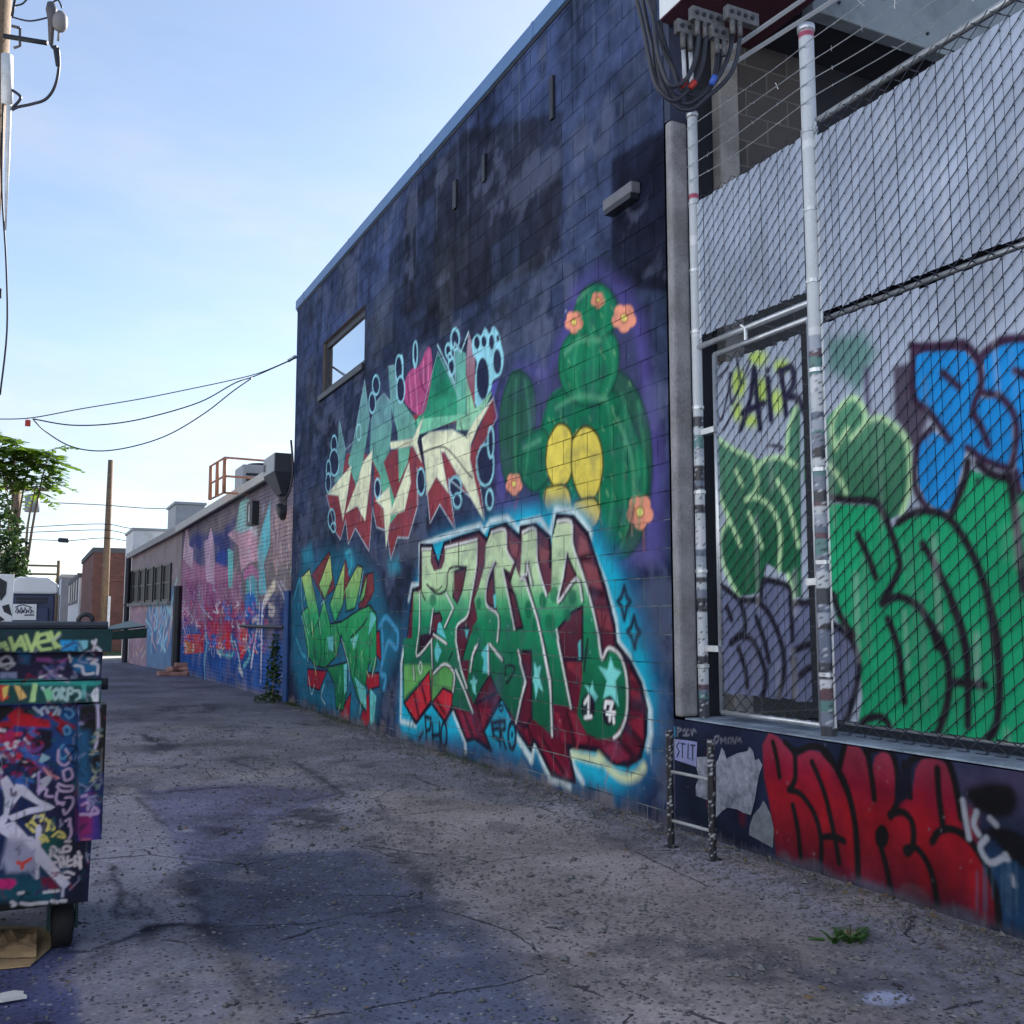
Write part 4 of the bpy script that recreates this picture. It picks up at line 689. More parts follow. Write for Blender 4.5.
# ------------------------------------------------------------------ retaining wall with paint and posters
RW = thing('retaining_wall', 'low dark blue retaining wall under the fence with red bubble lettering', 'wall', (XW, 3.5, 0))
ry = np.arange(1.0, YN - .001, .0095); ry[-1] = YN - .002; rz = np.arange(0, HR + .001, .0075); rz[-1] = HR - .015
Yg, Zg = np.meshgrid(ry, rz); V = np.stack([np.full(Yg.size, XW), Yg.ravel(), Zg.ravel()], -1); q, qi, qj = wall_quads(ry, rz, flip=True)
cr = rc.get(Yg - 1.0, Zg).reshape(-1, 3); isred = (colr_ := rc.get((ry[:-1] + ry[1:])[qi] / 2 - 1.0, (rz[:-1] + rz[1:])[qj] / 2))
yy = (ry[:-1] + ry[1:])[qi] / 2; red_box = (yy > 3.15) & (yy < 5.07)
grid_mesh('wall', V, q[~red_box], M['ret'], RW, cr); tag(grid_mesh('graffiti_lettering', V, q[red_box], M['ret'], RW, cr), 'dark red bubble lettering outlined in black', None)
m = MB(); m.add([(XW, 1.0, HR - .015), (XW, YN - .12, HR - .015), (XW + .015, YN - .12, HR), (XW + .015, 1.0, HR)], [(0, 1, 2, 3)]); m.add([(XW + .015, 1.0, HR), (XW + .015, YN - .12, HR), (XW + .36, YN - .12, HR), (XW + .36, 1.0, HR)], [(0, 1, 2, 3)]); m.add([(XW, 1.0, 0), (XW + .36, 1.0, 0), (XW + .36, 1.0, HR), (XW, 1.0, HR)], [(0, 1, 2, 3)])
m.build('coping', simple('scuffed ledge paint', (.24, .29, .36), .7, var=.6, scale=5, bmp=.5, dirt=(.07, .09, .14)), RW)
def poster(P, mat, off, name='poster', n=None):
    pts = [RP.m(u, v) for u, v in px('O', P)]; m = MB()
    m.prism([RP.p(a, z, off + RNG.uniform(0, .006)) for a, z in pts], (.002, 0, 0)); return m.build(name, mat, RW)
tag(poster([(290, 320), (305, 300), (320, 245), (332, 262), (342, 300), (400, 272), (450, 262), (462, 240), (478, 262), (492, 310), (508, 300), (526, 332), (510, 380), (500, 450), (488, 520), (470, 588), (430, 578), (400, 560), (350, 550), (320, 570), (290, 605), (292, 460)], M['paper'], .004), 'large torn white poster', None)
tag(poster([(520, 545), (533, 515), (548, 532), (570, 590), (585, 660), (580, 757), (520, 722), (460, 690), (466, 640), (482, 590)], M['paper_dull'], .004), 'grey torn poster', None)
tag(poster([(192, 292), (245, 290), (245, 400), (246, 512), (215, 500), (186, 490), (185, 440), (200, 400), (190, 350)], M['paper'], .003), 'narrow torn poster', None)
tag(poster([(82, 200), (140, 206), (192, 215), (190, 342), (80, 305)], simple('lavender sticker', (.22, .24, .46), .7), .003, 'sticker'), 'lavender sticker', None)
m = MB()
for P in ([(104, 215), (90, 235), (104, 262), (90, 292)], [(120, 218), (120, 295)], [(112, 222), (134, 225)], [(150, 222), (148, 300), (160, 300)], [(172, 228), (172, 310)], [(162, 230), (184, 232)]): m.tube([RP.p(*RP.m(u, v), off=.008) for u, v in px('O', P)], .006, 4)
m.build('sticker_writing', M['navy_plastic'], RW)
YD = thing('loading_yard', 'raised concrete yard slab behind the chain link fence', 'slab', (8, 3, 0))
m = MB(); m.box(XW + .361, 20, 1.0, YN - .15, 0, .70); m.build('yard_slab', simple('shaded yard slab', (.035, .036, .04), .9, var=.4, scale=3), YD)  # slab colour darkened to look shaded behind the gate

# ------------------------------------------------------------------ chain link fence
FE = thing('chain_link_fence', 'tall galvanised chain link fence with pale slats, blue and green graffiti and barbed wire', 'fence', (XF, 3.6, .75))
PL, PM, PE_ = 5.685, 4.495, 1.35; ZT, ZM = 4.46, 3.21
def post(y, x, z0, z1, r, stick, seed):
    rg = random.Random(seed); zz = [z0]
    while zz[-1] < z1: zz.append(zz[-1] + .012)
    m = MB(); m.tube([(x, y, z) for z in zz], r, 14); cols = []; cur = (.46, .50, .54); run = 0
    for k, z in enumerate(zz):
        if run <= 0:
            if z < z0 + stick: cur = rg.choice([(.55, .57, .62), (.02, .02, .03), (.16, .19, .26), (.03, .035, .05), (.30, .34, .42), (.46, .5, .54), (.10, .13, .2), (.46, .5, .54), (.10, .05, .07), (.08, .2, .2)]); run = rg.randint(2, 9)
            elif rg.random() < .04: cur = rg.choice([(.30, .05, .10), (.6, .62, .66), (.46, .5, .54)]); run = rg.randint(3, 5)
            else: cur = (.46, .50, .54); run = 1
        run -= 1
        for j in range(14):
            c = cur
            if z < z0 + stick and rg.random() < .13: c = rg.choice([(.03, .03, .04), (.03, .03, .05), (.5, .52, .58), (.2, .22, .3)])
            cols.append(c)
    return m, np.array(cols)
for (y, r, zt, st, sd) in ((PL, .036, 5.08, 2.1, 3), (PM, .046, 5.08, 2.3, 8), (PE_, .046, 5.08, 1.0, 5)):
    m, c = post(y, XF, HR - .02, zt, r, st, sd); o = m.build('post', M['paint_tube'], FE, True, color=c)
    m = MB(); m.tube([(XF, y, zt - .03), (XF, y, zt + .01), (XF, y, zt + .03)], [r + .008, r + .008, r * .6], 14); m.build('post_cap', M['galv'], o, True)
    for z in (1.1, 1.75, 2.3, 2.9, 3.45, 3.9, 4.4): m = MB(); m.tube([(XF, y, z - .012), (XF, y, z + .012)], r + .006, 14); m.box(XF - .012, XF + .012, y - r - .018, y + r + .018, z - .008, z + .008); m.build('tension_band', M['galv'], o)
def rail(p, q_, r=.021, nm='rail'): m = MB(); m.tube([p, q_], r, 10); return m.build(nm, M['galv'], FE, True)
rail((XF + .03, PM, ZT), (XF + .03, PE_ - .5, ZT), .024); rail((XF + .03, PM, ZM), (XF + .03, PE_ - .5, ZM), .016); rail((XF, PL, 3.335), (XF, PM, 3.335), .022); rail((XF + .06, PL, 3.37), (XF + .06, PM, 3.37), .012); rail((XF + .03, PM, .83), (XF + .03, PE_ - .5, .83), .010)
PITCHW, PH = .056, .092
def mesh_wire(y0, y1, z0, z1, x=XF):             # flattened woven spirals: one slant passes in front of the slats, the other behind
    m = MB(); k = 0; y = y1
    while y > y0 + .02:
        pts = []; z = z0 - (PH / 2 if k % 2 else 0); s_ = 0
        while z < z1 + 1e-6:
            pts.append((x - .010 if s_ % 2 == 0 else x + .010, y if s_ % 2 == 0 else y - PITCHW - .006, z)); z += PH / 2; s_ += 1
        # keep the strand in front while it climbs, behind while it returns
        P = []
        for a, b in zip(pts[:-1], pts[1:]):
            fr = a[1] > b[1]; xo = x - .011 if fr else x + .009
            P += [(xo, a[1], max(a[2], z0)), (xo, b[1], max(b[2], z0))]
        m.tube(P, .0030, 4, cap=False); y -= PITCHW; k += 1
    return m
def slats(y0, y1, z0, z1, skip=(), x=XF):
    Vs, Fs, Cs = [], [], []; n = 0; y = y1 - .003; zz = np.arange(z0, z1 + .001, .011); k = 0; rg = np.random.default_rng(int(y0 * 100))
    while y > y0 + .02:
        if k not in skip:
            w = PITCHW - .0030; top = z1 - rg.uniform(0, .02); bot = z0 + rg.uniform(0, .015); zc = np.clip(zz, bot, top)
            yy = y - np.linspace(0, w, 6); xb = rg.uniform(-.003, .003); tint = rg.uniform(.94, 1.05); lean = rg.uniform(-.0025, .0025)
            bow = np.array([.001, -.0005, -.001, -.001, -.0005, .001]) + xb * .4
            Yg, Zg = np.meshgrid(yy, zc); Yg = Yg + lean * np.sin((Zg - z0) * rg.uniform(1.5, 4) + rg.uniform(0, 6)); Xg = x + np.broadcast_to(bow, Yg.shape)
            Vs.append(np.stack([Xg.ravel(), Yg.ravel(), Zg.ravel()], -1)); Cs.append(fc.get(Yg - 1.0, Zg).reshape(-1, 3) * tint)
            qq, _, _ = wall_quads(yy, zc); Fs.append(qq + n); n += Yg.size
        y -= PITCHW; k += 1
    return np.concatenate(Vs), np.concatenate(Fs), np.concatenate(Cs)
def fence_panel(parent, y0, y1, z0, z1, s0, s1, skip=(), x=XF, lab=None, wires=True):
    if wires: mesh_wire(y0, y1, z0, z1, x).build('wire_mesh', M['wire'], parent)
    V, Fq, C = slats(y0, y1, s0, s1, skip, x); tag(grid_mesh('privacy_slats', V, Fq, M['slat'], parent, C, True), lab, None)
fence_panel(FE, PE_ - .4, PM - .05, HR + .02, ZT, HR + .085, ZM - .025, lab='slats with big green and blue bubble lettering')
fence_panel(FE, PE_ - .4, PM - .05, HR + .02, ZT, ZM + .022, ZT - .10, lab='plain pale slats in the upper row', wires=False)
fence_panel(FE, PM + .06, PL - .05, 3.37, 4.43, 3.40, 4.41, lab='plain pale slats over the gate')
for (y, z0, z1) in ((PM + .055, 3.36, 4.42), (PL - .05, 3.36, 4.40), (PM - .055, HR + .05, 4.44)): m = MB(); m.tube([(XF, y, z0), (XF, y, z1)], .008, 6); m.build('tension_bar', M['galv'], FE)
for z in (4.56, 4.68, 4.81, 4.95):
    m = MB(); P = []; n = 80
    for i in range(n + 1):
        t = i / n; y = PL + (PE_ - .5 - PL) * t; P.append((XF - .05, y, z + .012 * math.sin(17 * t + z * 9) - .02 * math.sin(math.pi * ((t * 3.7) % 1))))
    m.tube(P, .0035, 4)
    for i in range(4, n, 4):
        c = np.array(P[i]); sp2 = RNG.normal(0, .008, 3); m.tube([c + sp2 + (0, .004, .010), c - sp2 - (0, .004, .010)], .002, 4)
    m.build('barbed_wire', M['galv'], FE)
GA = thing('fence_gate', 'narrow slatted chain link gate with grey bubble lettering between two stickered posts', 'gate', (XF, 5.1, .8))
GX = XF + .03; gy0, gy1, gz0, gz1 = PM + .085, PL - .165, .80, 3.25
m = MB(); 
for p in (((gy0, gz0), (gy1, gz0)), ((gy0, gz1), (gy1, gz1)), ((gy0, gz0), (gy0, gz1)), ((gy1, gz0), (gy1, gz1))): m.tube([(GX, p[0][0], p[0][1]), (GX, p[1][0], p[1][1])], .02, 10)
m.build('gate_frame', M['galv'], GA, True)
fence_panel(GA, gy0 + .02, gy1 - .02, gz0 + .02, gz1 - .02, gz0 + .12, gz1 - .07, skip=(15,), x=GX, lab='slats with grey, green and black spray lettering')
for z in (1.2, 2.7): m = MB(); m.box(GX - .04, GX + .02, gy1 - .02, PL - .03, z, z + .04); m.build('hinge', M['galv'], GA)
m = MB(); m.box(GX - .05, GX - .02, gy0 - .1, gy0 + .05, 1.62, 1.66); m.build('latch', M['galv'], GA); m = MB(); m.tube([(GX - .04, PL - .55, 3.25), (GX - .04, PL - .55, 3.33), (GX - .05, PL - .52, 3.36)], .012, 8); m.build('hook', M['galv'], GA)

# ------------------------------------------------------------------ pipe ladder rail by the wall
LR = thing('pipe_ladder', 'short black stickered pipe ladder standing in front of the torn posters', 'ladder', (3.71, 5.18, 0))
for (x, y, z, sd) in ((3.70, 5.378, .73, 2), (3.728, 4.987, .71, 6)):
    rg = random.Random(sd); zz = np.arange(0, z, .01); m = MB(); m.tube([(x, y, k) for k in zz], .023, 12); c = []
    for k in zz:
        band = rg.random() < .06
        for j in range(12): c.append((.40, .42, .46) if (band and rg.random() < .6) or rg.random() < .09 else (.016, .017, .022))
    p_ = m.build('post', M['paint_tube'], LR, True, color=np.array(c)); m = MB(); m.box(x - .035, x + .035, y - .035, y + .035, .001, .008); m.build('base_plate', M['dark_metal'], p_)
for z in (.465, .165): m = MB(); m.tube([(3.70, 5.36, z), (3.728, 5.0, z)], .010, 10); m.build('rung', M['grey_paint'], LR, True)

# ------------------------------------------------------------------ service box with cables on the corner
EB = thing('service_box', 'electrical service box with looping black cables high on the building corner', 'electrical box', (XW, 5.6, 5.9))
c0 = onX(659, 20, XW - .1)
m = MB(); m.box(XW - .1, XW + .75, 4.6, c0[1], c0[2], c0[2] + .9); bx_ = m.build('box', M['white_paint'], EB, bevel=.01)
m = MB(); m.box(XW - .098, XW + .748, 4.602, c0[1] - .002, c0[2] - .012, c0[2] - .0005); m.build('bottom_panel', M['maroon_paint'], EB)
DB = 6.35
def cp_(k, P, d): return [at(u, v, d) for u, v in px(k, P)]
CROPS['BX'] = (640, 0, 8.5333)
for (P, d) in (([(-60, -120), (10, 150), (70, 450), (120, 680), (190, 800), (290, 860), (390, 790), (480, 690), (540, 520), (570, 310)], DB), ([(20, -120), (110, 150), (140, 400), (200, 620), (260, 730), (340, 720), (420, 640), (480, 480), (505, 300)], DB - .06), ([(90, -120), (120, 200), (150, 480), (190, 680), (270, 790), (360, 880), (450, 870), (560, 790), (680, 640), (760, 460), (790, 300)], DB + .05),
               ([(50, -120), (130, 220), (200, 430), (290, 600), (330, 740), (430, 810), (560, 790), (620, 690), (650, 560), (655, 420)], DB + .1), ([(120, -120), (135, 300), (160, 600), (230, 810), (300, 900), (380, 940), (470, 920), (570, 830), (700, 720), (790, 600), (835, 460), (850, 300)], DB + .02), ([(0, -120), (60, 200), (110, 420), (130, 640), (220, 780), (330, 830), (400, 760), (430, 690), (440, 640)], DB + .12), ([(160, 180), (230, 440), (310, 640), (360, 760), (480, 800), (600, 740), (660, 640), (700, 420)], DB + .15)):
    m = MB(); m.tube(smooth(cp_('BX', P, d), 6), .0145, 10); m.build('cable', M['cable'], EB, True)
for P in ([(370, 420), (376, 560), (382, 690)], [(430, 420), (436, 560), (440, 720)]): m = MB(); m.tube(cp_('BX', P, DB + .1), .014, 8); m.build('cable', M['white_plastic'], EB, True)
for (x, y, w) in ((330, 170, 2), (455, 60, 4), (752, 50, 4), (620, 215, 2)):
    m = MB(); a = at(*px('BX', [(x, y)])[0], DB); wd = .058 * w
    m.box(a[0] - .02, a[0] + wd, a[1] - .02, a[1] + .03, a[2] - .09, a[2]); lug = m.build('cable_lug', M['aluminium'], EB, bevel=.005)
    for k in range(2): m = MB(); m.tube([(a[0] + .02 + .058 * k, a[1] - .01, a[2] - .09), (a[0] + .022 + .058 * k, a[1] - .01, a[2] - .19)], .018, 10); m.build('socket', M['aluminium'], lug, True)
    for k in range(w): m = MB(); m.tube([(a[0] + .012 + .054 * k, a[1] - .03, a[2] - .045), (a[0] + .012 + .054 * k, a[1] - .015, a[2] - .045)], .014, 8); m.build('screw', M['dark_metal'], lug)
for (P, mt) in (([(345, 740), (385, 690)], 'red_tape'), ([(425, 750), (470, 695)], 'red_tape'), ([(610, 720), (640, 650)], 'blue_tape')): m = MB(); m.tube(cp_('BX', P, DB - .02), .021, 10); m.build('tape', M[mt], EB, True)
for (P) in ([(700, 600), (1050, 380)], [(760, 430), (1050, 230)]): m = MB(); a, b = cp_('BX', P, DB + .25); b = a + (b - a) / np.linalg.norm(b - a) * .9; m.tube([a, b], .016, 4); m.build('support_channel', M['grey_paint'], EB)

# ------------------------------------------------------------------ low buildings beyond
BP = Plane((4.078, 17.16), (3.697, 28.19)); HB = 4.05; HB1 = 3.80
bc = Canvas(BP, -.05, 11.1, 0, 4.2, .02, (112, 110, 120), .78)
for k, P, c, s_, a in [('U', [(30, 420), (990, -120), (990, 260), (800, 300), (600, 120), (500, 260), (300, 360), (60, 560)], (100, 102, 126), .2, .8), ('U', [(180, 420), (420, 420), (440, 620), (230, 900), (90, 700)], (54, 66, 136), .25, .9), ('U', [(390, 420), (520, 270), (500, 700), (390, 700)], (62, 72, 130), .25, .9), ('U', [(370, 560), (450, 560), (430, 730), (360, 780)], (50, 80, 166), .2, .9),
                       ('V', [(90, 200), (990, 200), (990, 920), (700, 880), (300, 790), (70, 690)], (36, 84, 164), .3, .95), ('V', [(740, 100), (960, 80), (960, 500), (740, 470)], (48, 62, 110), .15, .9),
                       ('U', [(80, 640), (150, 600), (240, 680), (330, 640), (440, 690), (560, 740), (560, 1100), (80, 1100)], (172, 122, 162), .15, .95), ('V', [(90, 0), (560, 0), (580, 230), (300, 340), (110, 360)], (150, 96, 142), .15, .9), ('V', [(280, 200), (600, 180), (600, 420), (280, 420)], (146, 50, 100), .2, .85),
                       ('U', [(100, 620), (125, 390), (140, 390), (150, 520), (185, 540), (175, 700)], (206, 178, 206), .05, .95), ('U', [(275, 640), (270, 490), (300, 460), (322, 370), (340, 450), (355, 640), (345, 820), (285, 800)], (196, 174, 208), .05, .95), ('U', [(455, 430), (520, 380), (600, 360), (690, 420), (700, 640), (640, 640), (560, 720), (540, 520)], (206, 166, 192), .06, .95),
                       ('U', [(510, 400), (550, 180), (600, 140), (640, 180), (620, 260), (640, 380), (560, 420)], (140, 206, 216), .08, .9), ('U', [(630, 200), (665, 230), (690, 330), (690, 460), (640, 420)], (190, 196, 216), .06, .9), ('U', [(455, 540), (500, 560), (492, 850), (460, 850)], (110, 206, 214), .05, .95), ('U', [(690, 530), (720, 400), (790, 160), (790, 500), (740, 660), (760, 900), (700, 900)], (98, 190, 214), .08, .9), ('U', [(600, 760), (690, 740), (690, 1000), (590, 1000)], (80, 170, 190), .06, .9),
                       ('U', [(580, 720), (640, 660), (700, 720), (700, 800), (640, 740), (580, 800)], (176, 116, 168), .05, .9), ('V', [(590, 120), (640, 90), (680, 140), (680, 310), (590, 300)], (44, 104, 196), .06, .9), ('V', [(440, 210), (490, 190), (490, 320), (430, 310)], (60, 124, 206), .06, .9), ('U', [(800, 240), (960, 220), (960, 640), (830, 700), (790, 560)], (150, 136, 150), .25, .85),
                       ('V', [(115, 430), (265, 425), (265, 570), (115, 585)], (206, 56, 66), .04, .95), ('V', [(365, 470), (480, 380), (480, 545), (360, 545)], (200, 50, 60), .04, .95), ('V', [(510, 420), (560, 340), (620, 430), (600, 560), (560, 640), (540, 520)], (206, 50, 54), .04, .95), ('V', [(200, 330), (480, 330), (480, 420), (250, 430)], (180, 52, 82), .08, .8), ('V', [(118, 480), (160, 480), (170, 575), (118, 575)], (190, 140, 90), .05, .8), ('V', [(172, 510), (190, 500), (190, 565), (172, 570)], (206, 200, 190), .04, .8)]:
    bc.poly(k, P, c, s_, a)
for k, P, c, w in [('V', [(820, 40), (760, 140), (745, 175)], (206, 200, 190), .20), ('V', [(705, 180), (700, 300), (680, 420), (650, 600), (640, 680)], (190, 200, 220), .12), ('V', [(735, 180), (722, 300), (720, 560), (712, 800)], (196, 204, 226), .10), ('V', [(650, 320), (690, 300), (700, 360)], (196, 200, 212), .10), ('V', [(840, 10), (900, 150), (920, 330), (930, 460)], (160, 170, 200), .06), ('V', [(870, 10), (930, 120), (945, 300)], (160, 170, 200), .05), ('V', [(780, 200), (820, 230), (810, 270), (780, 260)], (196, 196, 200), .10),
                   ('V', [(275, 350), (290, 520), (270, 640), (275, 790)], (110, 180, 206), .12), ('V', [(480, 440), (500, 560), (470, 600), (370, 560)], (96, 180, 196), .10), ('V', [(510, 480), (540, 600), (560, 720)], (190, 210, 220), .06), ('V', [(540, 690), (570, 740)], (200, 210, 220), .12), ('V', [(370, 560), (400, 600)], (200, 205, 215), .07), ('V', [(610, 520), (630, 600), (580, 680)], (110, 190, 210), .1), ('V', [(240, 60), (230, 180), (300, 280)], (150, 180, 220), .05), ('V', [(190, 250), (210, 380)], (196, 180, 210), .06), ('V', [(110, 20), (100, 300), (120, 420)], (196, 190, 220), .06), ('V', [(555, 30), (550, 280)], (200, 190, 210), .05), ('U', [(630, 760), (635, 900)], (210, 220, 226), .05), ('V', [(330, 240), (335, 200), (345, 60)], (120, 60, 120), .05), ('V', [(160, 30), (150, 300)], (120, 70, 130), .06), ('V', [(210, 30), (220, 200)], (110, 70, 140), .06)]:
    bc.stroke(k, P, c, w, w * .4, .9)
for i in range(40):
    x = RNG.uniform(90, 560); y = RNG.uniform(0, 300); bc.stroke('V', [(x, y), (x + RNG.uniform(-12, 12), y + RNG.uniform(40, 160))], [(206, 160, 196), (110, 60, 120), (70, 90, 170), (190, 120, 170)][i % 4], .05, .05, .7)
for i in range(26):
    x = RNG.uniform(100, 740); y = RNG.uniform(600, 740); bc.stroke('V', [(x, y), (x, y + RNG.uniform(60, 160))], [(30, 60, 130), (60, 120, 200), (24, 46, 106)][i % 3], .08, .06, .6)
for i in range(24):
    x = RNG.uniform(800, 960); y = RNG.uniform(250, 650); bc.stroke('U', [(x, y), (x + RNG.uniform(-20, 20), y + RNG.uniform(30, 120))], [(190, 180, 190), (80, 80, 110), (200, 170, 170)][i % 3], .07, .05, .6)
for i in range(130):
    x = RNG.uniform(90, 760); y = RNG.uniform(-30, 420); c_ = [(206, 170, 200), (100, 50, 110), (60, 90, 180), (200, 130, 180), (150, 190, 220), (60, 40, 90)][i % 6]; bc.stroke('V', [(x, y), (x + RNG.uniform(-14, 14), y + RNG.uniform(20, 70)), (x + RNG.uniform(-20, 20), y + RNG.uniform(60, 110))], c_, RNG.uniform(.02, .05), .03, RNG.uniform(.4, .9))
for i in range(60):
    x = RNG.uniform(460, 960); y = RNG.uniform(180, 760); c_ = [(206, 190, 206), (90, 90, 120), (150, 200, 220), (110, 100, 130)][i % 4]; bc.stroke('U', [(x, y), (x + RNG.uniform(-20, 20), y + RNG.uniform(20, 90))], c_, RNG.uniform(.02, .06), .03, RNG.uniform(.4, .9))
bk_ = np.clip((bc.fractal(.5, 180, 5) - .47) * 5, 0, 1)[..., None] * .42; bc.img = bc.img * (1 - bk_) + alb((132, 130, 142), .8) * bk_
for i in range(160):
    x = RNG.uniform(90, 760); y = RNG.uniform(150, 560); c_ = [(206, 196, 216), (206, 60, 70), (70, 120, 206), (220, 220, 226), (40, 60, 140), (190, 90, 130)][i % 6]; bc.stroke('V', [(x, y), (x + RNG.uniform(-24, 24), y + RNG.uniform(10, 50)), (x + RNG.uniform(-30, 30), y + RNG.uniform(30, 70))], c_, RNG.uniform(.02, .05), .02, RNG.uniform(.5, .95))
bc.mottle(.3, .12, 31)
def wall_part(root, pl, L_, cv, ztop, mat, nm, nx, nz, slope=None, clip=0.0):
    a = np.linspace(clip, L_, nx); z = np.linspace(0, 1, nz); A, Zn = np.meshgrid(a, z); top = ztop if slope is None else ztop + (slope - ztop) * A / L_
    Zz = Zn * top; V = pl.o + A.ravel()[:, None] * pl.e + np.stack([np.zeros(A.size), np.zeros(A.size), Zz.ravel()], -1)
    qd, _, _ = wall_quads(a, z, flip=True); return grid_mesh(nm, V, qd, mat, root, cv.get(A, Zz).reshape(-1, 3))
BR = thing('mural_building', 'low brick building covered in a pink and blue mural under a pale roof edge', 'building', (4, 22, 0))
M['bwall'] = painted('painted brickwork', tuple(BP.e), (.22, .076, .010), rough=.85, spec=.06, mort=.6, grain=.28, bstr=.8, bdist=.012)
wall_part(BR, BP, 11.036, bc, HB - .02, M['bwall'], 'mural_wall', 420, 200, slope=HB1 - .02)
m = MB(); m.prism([BP.p(1.0, HB - .03, .15), BP.p(11.03, HB1 - .01, .15), BP.p(11.03, HB1 + .07, .15), BP.p(1.0, HB + .06, .15)], -BP.n * 9); m.build('roof', M['roofing'], BR)
m = MB(); m.prism([BP.p(1.0, HB - .06, .205), BP.p(11.035, HB1 - .06, .205), BP.p(11.035, HB1 + .12, .205), BP.p(1.0, HB + .10, .205)], -BP.n * .054); m.build('fascia', simple('pale fascia', (.50, .48, .44), .6, var=.15), BR)
m = MB(); m.obox(BP, 0.02, 11.0, 0, HB1 - .1, -9, -.2); m.build('side_wall', M['grey_wall'], BR)
m = MB(); m.tube([BP.p(10.9, 0.02, .09), BP.p(10.9, 2.3, .09)], .12, 8); m.build('downspout', M['dark_metal'], BR)  # dark tube added to stand for the dark recess between the buildings
m = MB(); m.tube([BP.p(.3, 1.28, .05), BP.p(3.6, 1.28, .05)], .03, 8); m.build('wall_pipe', M['dark_metal'], BR)
m = MB(); m.tube([BP.p(.05, .02, .06), BP.p(.05, 1.9, .06)], .055, 8); m.build('downspout', simple('blue pipe', (.03, .085, .25), .6), BR)
m = MB(); m.obox(BP, 2.5, 2.95, 3.25, 3.72, .002, .14); ub = m.build('meter_box', M['dark_metal'], BR, bevel=.01); m = MB(); m.obox(BP, 2.68, 2.74, 3.32, 3.66, .142, .15); m.build('cover_strip', M['white_paint'], ub)
M['hood'] = simple('shaded grey sheet metal', (.045, .05, .065), .5, .2, var=.15, scale=4)  # tone darkened so the hood's front looks shaded
HV = thing('exhaust_hood', 'grey boxy exhaust hood with tapered underside hanging beside the navy wall corner', 'vent hood', (3.6, 17.6, 3.5))
y0_, y1_ = 17.20, 18.1; xa = onY(275, 460, y0_)[0]; xb = 4.05; zt_, zb_, zc_ = onY(285, 453, y0_)[2], onY(285, 472, y0_)[2], onY(285, 492, y0_)[2]
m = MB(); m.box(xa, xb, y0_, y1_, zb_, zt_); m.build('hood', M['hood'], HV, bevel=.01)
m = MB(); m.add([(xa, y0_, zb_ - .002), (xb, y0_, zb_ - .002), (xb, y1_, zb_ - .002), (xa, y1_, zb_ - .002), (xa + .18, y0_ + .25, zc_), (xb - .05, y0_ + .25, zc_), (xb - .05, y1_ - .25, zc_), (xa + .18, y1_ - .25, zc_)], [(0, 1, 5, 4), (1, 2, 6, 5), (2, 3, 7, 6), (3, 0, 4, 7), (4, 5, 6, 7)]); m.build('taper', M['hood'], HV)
m = MB(); m.tube(smooth([(xa + .35, 17.75, zc_), (xa + .36, 17.75, zc_ - .22), (xb - .1, 17.75, zc_ - .30)], 5), .15, 12); m.build('duct', M['dark_metal'], HV, True)
m = MB(); m.box(xa - .012, xa - .002, y0_ + .01, y1_ - .01, zb_ + .01, zt_ - .01); m.build('added_lit_sheet', M['grey_paint'], HV)  # paler sheet added so the hood's left face looks lit
m = MB(); m.box(xa - .018, xa - .013, 17.9, 18.05, zt_ - .25, zt_ - .12); m.build('knob', M['dark_metal'], HV)
m = MB(); m.tube(smooth([at(291, 440, 17.0), at(293, 470, 17.0), at(289, 492, 17.0), at(284, 500, 17.1)], 6), .018, 8); tag(m.build('hanging_cable', M['cable'], None, True), 'thin black cable drooping along the corner of the navy wall', 'cable')
# roof things
RA = thing('roof_railing', 'rust orange guard railing on the low mural building roof', 'railing', (4.5, 24, 4))
rz0, rz1 = 3.95, 5.1; rp = [onY(211, 466, 24.2), onY(225, 457.5, 20.6), onY(268, 459, 20.9)]
r0 = rp[1]; r1 = onY(211, 466, 21.9); r1[2] = r0[2]; r2 = np.array([r0[0] + 2.4, r0[1] + .2, r0[2]])
RA.location = tuple(r0 * (1, 1, 0) + np.array([0, 0, 3.95])); OFF[RA.name] = np.array(RA.location)
def rpost(p): m = MB(); m.tube([(p[0], p[1], 3.95), (p[0], p[1], r0[2])], .04, 8); m.build('post', M['orange_rail'], RA, True)
for p in (r0, r0 + (r1 - r0) * .5, r1, r0 + (r2 - r0) * .5, r2): rpost(p)
for dz in (0, -.38, -.72):
    for p in (r1, r2): m = MB(); m.tube([r0 + (0, 0, dz), p + (0, 0, dz)], .022, 8); m.build('rail', M['orange_rail'], RA, True)
def box_thing(name, label, cat, b, mat, extra=None, bev=.02):
    t = thing(name, label, cat, ((b[0] + b[1]) / 2, (b[2] + b[3]) / 2, b[4])); m = MB(); m.box(*b); o = m.build('casing', mat, t, bevel=bev)
    if extra: extra(t)
    return t
ac = onY(243, 464, 23.5)
def acx(t):
    m = MB()
    for k in range(6): m.box(ac[0] + .08, ac[0] + 1.0, 23.485, 23.498, 4.1 + k * .13, 4.16 + k * .13)
    m.build('grille', M['dark_metal'], t)
    m = MB(); m.tube([(ac[0] + .55, 24, ac[2]), (ac[0] + .55, 24, ac[2] + .08)], .35, 14); m.build('fan_cowl', M['dark_metal'], t)
box_thing('air_conditioner', 'grey air conditioner behind the orange roof railing', 'air conditioner', (ac[0], ac[0] + 1.1, 23.5, 24.5, 3.99, ac[2]), M['grey_paint'], acx)
b0 = onY(176, 504, 33); b1 = onY(205, 504, 33)
def capx(b): return lambda t: MB().box(b[0] - .05, b[1] + .05, b[2] - .05, b[3] + .05, b[5] + .001, b[5] + .08).build('cap', M['grey_paint'], t)
